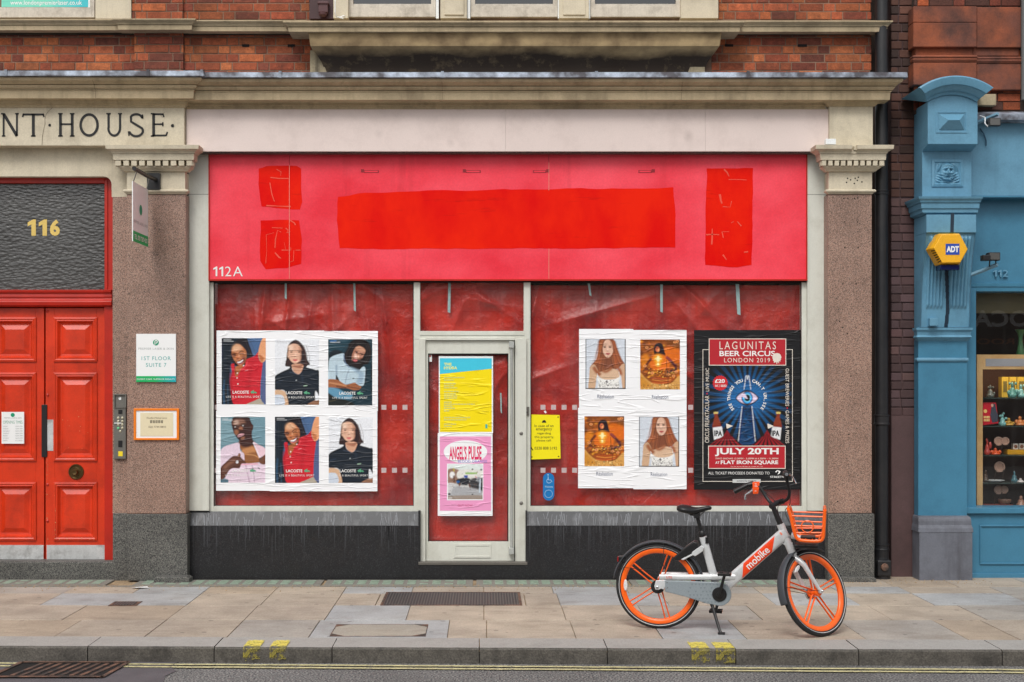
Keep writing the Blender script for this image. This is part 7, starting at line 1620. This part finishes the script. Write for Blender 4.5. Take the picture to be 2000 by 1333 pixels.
# tail light, stays, reflectors
u, v = B(1214,1092,.0); k = MB(); k.box(u-.02, u+.028, -.025, .025, v-.022, v+.022); tl = k.build('tail_light', bplas, bike, bevel=.006); k = MB(); k.box(u-.027, u-.02, -.022, .022, v-.019, v+.018); k.build('lens', redl, tl, bevel=.003)
k = MB(); k.tube([B3(1208,1108,.03), B3(1250,1112,.045), B3(1291,1115,.055)], .0022, 5); k.tube([B3(1296,1060,.025), B3(1296,1088,.045), B3(1295,1115,.055)], .0022, 5); k.tube([(-.32,.03,.42),(0,.055,.38)], .0022, 5); k.build('fender_stay', blackm, bike)
k = MB(); cu, cv = B(1222,1143,.012); k.lathe((cu,-.018,cv), (0,-1,0), [(.001,.006),(.012,.005),(.014,0)], 16); o = k.build('reflector', refl, bike, smooth=True, xf=Matrix.Translation((cu,0,cv))@Matrix.Diagonal((1,1,2.9,1))@Matrix.Translation((-cu,0,-cv)))
# frame
P0 = Vector(B3(1420,1141)); P1 = Vector(B3(1536,1039)); RA, RB = .0425, .030
fr_ = MB(); fr_.tube([P0-(P1-P0)*.02, P0.lerp(P1,.5), P1], [1,1,.92], 28, sq=None) if False else None
es = (P1-P0).normalized(); et = Vector((-es.z,0,es.x)); LT = (P1-P0).length
def oval_tube(k, A, Bp, ra, rb, ra2=None, rb2=None, n=28, seg=6):
    e = (Bp-A).normalized(); t_ = Vector((-e.z,0,e.x)); ra2 = ra2 or ra; rb2 = rb2 or rb; vs = []
    for i in range(seg+1):
        p = A.lerp(Bp, i/seg); a = ra+(ra2-ra)*i/seg; b = rb+(rb2-rb)*i/seg
        for j in range(n): th = 2*math.pi*j/n; sp_ = lambda q: math.copysign(abs(q)**.6, q); vs.append(p+t_*a*sp_(math.sin(th))+Vector((0,-b*sp_(math.cos(th)),0)))
    fs = [(i*n+j, (i+1)*n+j, (i+1)*n+(j+1)%n, i*n+(j+1)%n) for i in range(seg) for j in range(n)]
    fs += [tuple(range(n)), tuple(reversed([seg*n+j for j in range(n)]))]; return k.add(vs, fs)
fm_ = MB(); oval_tube(fm_, P0, P1, RA, RB)
oval_tube(fm_, Vector(B3(1397,1137)), Vector(B3(1373,1049)), .028, .024, .026, .022)        # seat tube
fm_.tube([B3(1524,1024), B3(1537,1056), B3(1549,1084)], .027, 22)                         # head tube
fm_.prism([B(1528,1062), B(1548,1060), B(1549,1072), B(1538,1066)], -.02, .02)
for s in (1, -1):
    p = [Vector((B(1288,1127.5,.06)[0], -.058*s, B(1288,1127.5,.06)[1])), Vector((B(1360,1128,.05)[0], -.05*s, B(1360,1128,.05)[1])), Vector((B(1436,1127.5,.02)[0], -.02*s, B(1436,1127.5,.02)[1]))]
    fm_.tube(p, [.0205,.0205,.024], 18, sq=(.6,1))
fm_.tube([(P0.x-.01,-.045,P0.z-.03),(P0.x-.01,.045,P0.z-.03)], .024, 20)
fo = fm_.build('frame', silver, bike, smooth=True, ang=50)
k = MB(); k.prism([B(1281,1134,.062), B(1300,1134,.062), B(1299.5,1146,.062), B(1297,1152,.062), B(1291,1150,.062), B(1286,1153,.062), B(1280,1152,.062), B(1278,1145,.062)], -.066, -.052); k.cut(); k.prism([(-.02,.27),(.04,.27),(.05,.36),(-.01,.36)], .052, .064); k.build('dropout', silver, fo, bevel=.003)
k = MB(); k.lathe((0,-.052,.302), (0,-1,0), [(.010,0),(.010,.022),(.007,.024),(.001,.024)], 12); k.lathe((B(1297,1112,.06)[0],-.058,B(1292,1114,.06)[1]), (0,-1,0), [(.007,-.01),(.007,.012),(.001,.013)], 10); k.build('axle_nut', chrome, bike, smooth=True)
k = MB(); k.lathe((0,-.035,.302), (0,-1,0), [(.045,0),(.048,.004),(.048,.010),(.03,.012)], 28); k.build('sprocket', blackm, bike, smooth=True)
# printed band and lettering on the down tube
def onTube(s, t, lift): q = min(.98, abs(t/RA)); return P0+es*s+et*t+Vector((0,-(RB*(1-q**(2/.6))**.3+lift),0))
dm = MB(); n, m = 30, 12; T0, T1 = -.037, .033; sA, sB = LT*.30, LT*.845; vs = []
for i in range(n+1):
    for j in range(m+1):
        f = j/m; t = T0+(T1-T0)*f; a = sA-.005+.045*f*0+.055*(1-f)*0; s0 = LT*.20+.075*f; s1 = LT*.70+.09*f; vs.append(onTube(s0+(s1-s0)*i/n, t, .0012))
dm.add(vs, [(i*(m+1)+j, (i+1)*(m+1)+j, (i+1)*(m+1)+j+1, i*(m+1)+j+1) for i in range(n) for j in range(m)]); dm.build('decal', M('decal_orange', rgb(238,70,20), .35, var=0, bmp=0), fo, smooth=True)
V, Fc = glyphs('mobike', .012); W_, H_ = V[:,0].max(), V[:,1].max(); tm = MB()
tm.add([onTube(LT*.34+v[0]/W_*.195, -.026+v[1]/H_*.052, .0045) for v in V], Fc); tm.build('lettering', whitepaint, fo)
V, Fc = glyphs('LITE', .01); W_, H_ = V[:,0].max(), V[:,1].max(); u0, v0 = B(1301.5,1130,.075); k = MB(); k.add([(u0+v[0]/W_*.04, -.0735, v0+v[1]/H_*.018) for v in V], Fc); k.build('lettering', M('lite_red', rgb(226,70,40), .4, var=0, bmp=0), fo)
k = MB()
for a, b in ((1520,1530.5),(1523,1034)): k.add([onTube(LT*.93+(a-1520)*.002+q[0], q[1], .0022) for q in ((0,.006),(.004,.006),(.004,.028),(0,.028))], [(0,1,2,3)])
k.build('stripe', orange, fo)
# chain case
cc = [B(1299,1134,.07), B(1340,1135,.07), B(1385,1137,.07)]; c0 = B(1405.5,1161,.07); rC = 22.5/277
cc += [(c0[0]+rC*math.cos(math.radians(a)), c0[1]+rC*math.sin(math.radians(a))) for a in range(85,-111,-13)]; cc += [B(1380,1179,.07), B(1340,1166,.07), B(1299,1156,.07)]
k = MB(); k.prism(cc, -.078, -.058); cs = k.build('chain_case', casem, bike, bevel=.005)
k = MB(); r = random.Random(3)
for i in range(9):
    for j in range(6):
        a = 1345+i*7+3*(j%2); b = 1142+j*7
        if b > 1138+ (a-1300)*.33+14 or r.random() < .25 or math.hypot(a-1405,b-1161) < 15: continue
        u, v = B(a, b, .078); s = .008; k.add([(u-s,-.0785,v+s*.8),(u+s,-.0785,v+s*.8),(u,-.0785,v-s)], [(0,2,1)])
k.build('triangle_print', tri, cs)
k = MB()
for q in ((1303,1138),(1303,1148)): u, v = B(*q,.08); k.lathe((u,-.078,v), (0,-1,0), [(.006,0),(.004,.004),(.001,.004)], 8)
k.build('screw', chrome, cs)
cu, cv = B(1405,1161.5,.085); k = MB(); k.lathe((cu,-.078,cv), (0,-1,0), [(.050,0),(.050,.006),(.046,.010),(.020,.012),(.018,.022),(.001,.023)], 32); k.build('chainring_cover', bplas, bike, smooth=True)
tip = B(1416.5,1119,.10); 
k = MB(); k.tube([(cu,-.095,cv),(cu+(tip[0]-cu)*.5,-.105,cv+(tip[1]-cv)*.5),(tip[0],-.110,tip[1])], [.014,.010,.011], 10, sq=(.7,1)); cr = k.build('crank', blackm, bike, smooth=True)
def pedal(u, v, y0, y1, parent):
    k = MB(); k.box(u-.045, u+.045, y0, y0+.012, v-.009, v+.009); k.box(u-.045, u+.045, y1-.012, y1, v-.009, v+.009); k.box(u-.045,u-.033,y0,y1,v-.010,v+.010); k.box(u+.033,u+.045,y0,y1,v-.010,v+.010); k.box(u-.012,u+.012,y0,y1,v-.008,v+.008); k.build('pedal', bplas, parent, bevel=.002)
    k = MB(); k.box(u-.0465,u-.045,y0+.02,y1-.02,v-.006,v+.006); k.box(u+.045,u+.0465,y0+.02,y1-.02,v-.006,v+.006); k.build('pedal_reflector', M('amber', rgb(220,130,60), .3, var=0) if 'amber' not in bpy.data.materials else bpy.data.materials['amber'], parent)
pedal(tip[0], tip[1], -.21, -.12, cr)
du, dv_ = tip[0]-cu, tip[1]-cv
k = MB(); k.tube([(cu,.07,cv),(cu-du,.09,cv-dv_)], [.013,.010], 10, sq=(.7,1)); cr2 = k.build('crank', blackm, bike, smooth=True); pedal(cu-du, cv-dv_, .10, .19, cr2)
ku, kv = B(1386,1178,.05); ft = B(1408,1227,.12)
k = MB(); k.tube([(ku,-.045,kv+.02),(ku+.02,-.06,kv-.02),(ft[0]-.01,-.11,.03),(ft[0],-.12,.012)], [.014,.012,.010,.010], 10); k.box(ft[0]-.02,ft[0]+.028,-.135,-.105,-.001,.016); k.box(ku-.05,ku+.03,-.056,-.03,kv+.0,kv+.025); k.build('kickstand', blackm, bike, smooth=True, bevel=.002)
# seat
k = MB(); k.tube([B3(1362,1010), B3(1367,1028), B3(1371,1042)], .0135, 14); k.lathe(B3(1370.5,1039), (Vector(B3(1373,1050))-Vector(B3(1370,1038))), [(.016,-.01),(.020,-.006),(.024,.0),(.026,.028),(.024,.034)], 20); k.build('seat_post', bplas, bike, smooth=True)
secs = [(1321.5,992,5,.030,.022),(1326,991,8,.062,.030),(1334,991.5,10,.078,.036),(1344,993.5,10,.072,.036),(1354,996,9,.048,.034),(1364,996,7.5,.030,.030),(1376,993,6,.022,.026),(1385,991.5,5.4,.018,.024),(1390.5,992,4,.010,.014)]
k = MB(); n = 20; vs = []
for (a, b, hh, wd, th) in secs:
    u, v = B(a, b); h_ = hh/277
    for j in range(n):
        ph = 2*math.pi*j/n; cy = math.cos(ph); sy = math.sin(ph)
        zz = sy*h_*(.62 if sy > 0 else 1.0)-(.010*(abs(cy)**2) if wd > .04 else 0); vs.append((u, -wd*cy*abs(cy)**-.25 if abs(cy) > 1e-3 else 0, v+zz))
k.add(vs, [(i*n+j, i*n+(j+1)%n, (i+1)*n+(j+1)%n, (i+1)*n+j) for i in range(len(secs)-1) for j in range(n)]+[tuple(reversed(range(n))), tuple((len(secs)-1)*n+j for j in range(n))])
o = k.build('saddle', bplas, bike, smooth=True, ang=80); md = o.modifiers.new('sub', 'SUBSURF'); md.levels = md.render_levels = 1
k = MB()
for s in (-1, 1): k.tube([(B(1338,998)[0],s*.03,B(1338,998)[1]),(B(1350,1006)[0],s*.022,B(1350,1006)[1]),(B(1366,1008)[0],s*.02,B(1366,1008)[1]),(B(1376,999)[0],s*.012,B(1376,999)[1])], .004, 8)
k.box(B(1356,1004)[0], B(1367,1004)[0], -.025, .025, B(1360,1012)[1], B(1360,1003)[1]); k.build('saddle_rail', blackm, o, smooth=True)
# lock
lk = [(1315,1089.5),(1339,1068.5),(1355,1057.5),(1361.5,1060),(1365,1070),(1349.5,1080.5),(1327,1095.5),(1318,1095)]
k = MB(); k.prism([B(a,b,.05) for a, b in lk], -.055, .05); lo = k.build('lock', bplas, bike, bevel=.008)
k = MB(); k.prism([B(a,b,.06) for a, b in ((1330,1093),(1350,1083),(1352,1078.5),(1370,1066),(1375,1070),(1373,1077),(1358,1087),(1353,1085),(1334,1095))], -.058, -.03); k.build('lock_bracket', silver, lo, bevel=.003)
k = MB(); u, v = B(1381,1056,.03); k.box(u-.012,u+.010,-.0285,-.0245,v-.022,v+.022); k.build('code_label', bplas, bike)
# ---- steering assembly
A0 = Vector(B3(1549,1084)); Atop = Vector(B3(1524,1024)); ax = (A0-Atop).normalized()       # pointing down and forward
nf = Vector((-ax.z,0,ax.x)); nf = nf if nf.x > 0 else -nf
DEL = math.radians(50); RS = Matrix.Translation(A0)@Matrix.Rotation(DEL, 4, -ax)@Matrix.Translation(-A0)
OFF = .050
def lowest(L):
    hub = A0+ax*L+nf*OFF; z = 9
    for i in range(180):
        th = 2*math.pi*i/180; p = RS@(hub+Vector((.281*math.cos(th),0,.281*math.sin(th)))); z = min(z, p.z)
    return z-.021
lo_, hi_ = .05, .6
for _ in range(40):
    md_ = (lo_+hi_)/2
    if lowest(md_) > 0: lo_ = md_
    else: hi_ = md_
Lh = lo_; hubF = A0+ax*Lh+nf*OFF
XF = RS@Matrix.Translation(hubF)
_h = XF@Vector((0,0,0)); _w = BO+be*_h.x+bn*_h.y; _d = _w.y+D; print('front hub px', VX+_w.x*F/_d, VY+(H-_w.z)*F/_d, 'L', Lh)
wheel(None, XF, -6, orange)
arc_fender(None, 198, 112, XF); arc_fender(None, 84, 66, XF)
def SP(s, l, f):          # steering coordinates: s down the axis from A0, l to the rider's left, f forward
    return A0+ax*s+Vector((0,l,0))+nf*f
k = MB(); k.tube([SP(-.005,0,0), SP(.045,0,0)], .024, 20); k.tube([SP(-.02,0,0), SP(.002,0,0)], .029, 20)
for s in (-1, 1):
    k.tube([SP(.02,0,0), SP(.05,s*.030,.004), SP(.09,s*.052,.008), SP(.16,s*.056,.018), SP(Lh*.8,s*.058,.036), SP(Lh+.01,s*.060,OFF)], [.022,.021,.018,.0155,.013,.011], 14)
    k.lathe(SP(Lh,s*.060,OFF), (0,s,0), [(.015,-.01),(.015,.006),(.001,.006)], 14)
k.build('fork', silver, bike, smooth=True, xf=RS, ang=60)
k = MB()
for s in (-1,1): k.lathe(SP(Lh,s*.066,OFF), (0,s,0), [(.009,0),(.009,.014),(.005,.018),(.001,.018)], 10)
k.build('axle_nut', chrome, bike, smooth=True, xf=RS)
k = MB(); k.lathe(SP(Lh,.048,OFF), (0,1,0), [(.04,-.01),(.042,-.006),(.042,.004),(.03,.008),(.001,.008)], 24); k.build('hub_brake', chrome, bike, smooth=True, xf=RS)
k = MB(); 
for s in (-1,1): k.tube([hubF+Vector((-.318,s*.028,.02)), hubF+Vector((-.1,s*.05,.005)), SP(Lh,s*.066,OFF)], .0022, 5)
k.build('fender_stay', blackm, bike, xf=RS)
k = MB(); q = hubF+Vector((-.155,-.018,.155)); k.lathe((0,0,0), (0,-1,0), [(.001,.006),(.011,.005),(.013,0)], 16); k.build('reflector', refl, bike, smooth=True, xf=RS@Matrix.Translation(q)@Matrix.Rotation(math.radians(45),4,'Y')@Matrix.Diagonal((1,1,2.9,1)))
BF = .06; sT = (Vector(B3(1524,1024))-A0).dot(ax); sC = (Vector(B3(1512,987))-A0).dot(ax)
k = MB(); k.tube([SP(sT+.01,0,0), SP(sT-.03,0,0), SP(sC,0,0)], [.021,.019,.017], 16); k.tube([SP(sC-.002,-.035,.015+BF), SP(sC-.002,.035,.015+BF)], .020, 14); k.tube([SP(sC,0,-.02), SP(sC-.002,0,.015+BF)], .018, 12); k.build('stem', bplas, bike, smooth=True, xf=RS)
bar = [(0,0,.015),(0,.05,.017),(-.012,.085,.025),(-.055,.112,.032),(-0.137,.132,.03),(-0.177,.155,.015),(-0.187,.185,-.015),(-0.185,.215,-.045),(-0.180,.245,-.075)]; bar = [(a_, l_, f_+BF) for a_, l_, f_ in bar]
pts = [SP(sC+a, -l, f) for a, l, f in bar[::-1]]+[SP(sC+a, l, f) for a, l, f in bar[1:]]
pts = [Vector(p) for p in catmull([tuple(p) for p in pts], False, 4)]
k = MB(); k.tube(pts, .0115, 12); hb = k.build('handlebar', blackm, bike, smooth=True, xf=RS)
for s in (-1, 1):
    g0, g1 = SP(sC-0.1865,s*.19,-.02+BF), SP(sC-0.1770,s*.262,-.092+BF); k = MB()
    k.tube([g0, g0.lerp(g1,.1), g0.lerp(g1,.5), g0.lerp(g1,.9), g1], [.0165,.0175,.0165,.019,.018], 14); k.build('grip', bplas, bike, smooth=True, xf=RS)
    k = MB(); k.lathe(g1, (g1-g0), [(.012,.0005),(.010,.003),(.001,.003)], 12); k.build('grip_cap', flat('cap_grey',120,122,126) if 'cap_grey' not in bpy.data.materials else bpy.data.materials['cap_grey'], hb, smooth=True, xf=RS)
    k = MB(); l0 = SP(sC-0.1770,s*.165,.01+BF); k.tube([l0, SP(sC-0.1520,s*.175,.04+BF), SP(sC-0.1370,s*.205,.015+BF), SP(sC-0.1270,s*.242,-.02+BF), SP(sC-.093,s*.252,-.03+BF)], [.006,.0065,.006,.0055,.0055], 8, sq=(1.4,.8)); k.build('brake_lever', chrome, bike, smooth=True, xf=RS)
    k = MB(); k.tube([SP(sC-0.1800,s*.158,.015+BF), SP(sC-0.1850,s*.185,-.015+BF)], .019, 12); k.build('lever_clamp', bplas, bike, smooth=True, xf=RS)
k = MB(); k.lathe(SP(sC-0.1670,-.135,.045+BF), (-.3,-.4,1), [(.026,-.012),(.030,0),(.026,.012),(.014,.020),(.001,.022)], 20); k.build('bell', bplas, bike, smooth=True, xf=RS)
# cables
k = MB()
k.tube([tuple(p) for p in catmull([tuple(RS@SP(sC-0.1620,.155,.03+BF)), tuple(RS@SP(sC-.0,.10,.09+BF)), tuple(RS@SP(sC+.05,.04,.07)), tuple(RS@SP(sT,.03,.04)), B3(1552,1040,-.03), B3(1552,1085,-.02)], False, 5)], .0028, 6)
k.tube([tuple(p) for p in catmull([tuple(RS@SP(sC-0.1620,-.155,.03+BF)), tuple(RS@SP(sC+.02,-.09,.08)), tuple(RS@SP(sC+.07,-.03,.06)), B3(1546,1030,.03), B3(1541,1045,.03)], False, 5)], .0028, 6)
k.build('cable', blackm, bike, smooth=True)
# orange paper tag on the bar
tg = MB(); c1 = RS@SP(sC-0.1720,.15,.02+BF)
t2 = thing('luggage_tag', 'orange tag wrapped round the bicycle handlebar', 'tag', BO+be*c1.x+bn*c1.y+Vector((0,0,c1.z-.09)))
cw = BO+be*c1.x+bn*c1.y+Vector((0,0,c1.z))
k = MB(); k.add([(cw.x-.024,cw.y-.016,cw.z+.016),(cw.x+.026,cw.y-.014,cw.z+.018),(cw.x+.021,cw.y-.018,cw.z-.03),(cw.x+.016,cw.y-.014,cw.z-.066),(cw.x-.022,cw.y-.018,cw.z-.068),(cw.x-.024,cw.y-.02,cw.z-.03)], [(5,2,1,0),(4,3,2,5)])
k.add([(cw.x-.024,cw.y-.016,cw.z+.016),(cw.x+.026,cw.y-.014,cw.z+.018),(cw.x+.026,cw.y+.016,cw.z+.014),(cw.x-.024,cw.y+.016,cw.z+.012),(cw.x-.024,cw.y+.014,cw.z-.03),(cw.x+.026,cw.y+.014,cw.z-.03)], [(0,1,2,3),(3,2,5,4)]); k.build('tag_paper', M('tag_orange', rgb(255,92,30), .5, var=.05), t2, solid=.0012)
k = MB(); 
for i, (a, b) in enumerate(((.006,.014),(-.004,.016),(-.012,.02),(-.045,.012))): k.box(cw.x-.010,cw.x-.010+b,cw.y-.0215,cw.y-.021,cw.z+a-.003,cw.z+a)
k.build('print', whitepaint, t2)
# basket, fixed to the frame
k = MB(); tube_r = .0115
TL, TR, BR, BL = (1541,996), (1611,999), (1608,1052), (1556,1050)
def bk_(px, py, off, y): u, v = B(px, py, off); return (u, y, v)
for y, off in ((-.145,.145), (.145,.145)):
    k.tube([tuple(p) for p in catmull([bk_(1539.5,995,off,y), bk_(1545,1012,off,y), bk_(1551.5,1040,off,y), bk_(1556,1051,off,y), bk_(1566,1056,off,y), bk_(1598,1057.5,off,y), bk_(1607,1052,off,y), bk_(1609,1035,off,y), bk_(1611,998,off,y)], False, 4)], tube_r, 12)
for p in ((1539.5,995),(1611,998)): a = bk_(*p,.145,-.145); k.tube([a, (a[0],.145,a[2])], tube_r, 12)
bkt = k.build('basket', orange, bike, smooth=True)
k = MB()
for a, b, c, d in ((1546,1008,1609,1010),(1549,1027,1609,1029),(1553,1041,1608,1041)):
    for y in (-.145, .145): k.tube([bk_(a,b,.145,y), bk_(c,d,.145,y)], .0058, 8)
for px, py in ((1545,1010),(1549,1027),(1553,1041),(1609,1010),(1609,1028),(1608,1041)): a = bk_(px,py,.145,-.145); k.tube([a, (a[0],.145,a[2])], .0058, 8)
for i in range(4): u = B(1560,1056,.145)[0]+i*.045; v = B(1558,1056,.145)[1]; k.tube([(u,-.145,v),(u,.145,v)], .0058, 8)
cu_, cv_ = B(1577,1029,.15); k.tube([(cu_+.040*math.cos(a),-.150,cv_+.040*math.sin(a)) for a in np.linspace(0,2*math.pi,28)], .0042, 6); k.build('wire', orange, bkt, smooth=True)
k = MB(); u0, v0 = B(1552,1062); u1, v1 = B(1598,1066); k.box(u0, u1, -.10, .10, v0-.018, v0+.004); k.build('basket_tray', bplas, bike, bevel=.006)
k = MB(); k.tube([B3(1545,1046), B3(1562,1051), B3(1600,1058)], [.022,.018,.012], 12); k.build('basket_mount', silver, bike, smooth=True)
k = MB(); u, v = B(1575,1053,.1); k.box(u-.04,u+.06,-.06,.06,v-.01,v+.01); k.build('lamp_housing', redframe if False else bplas, bike, bevel=.004)
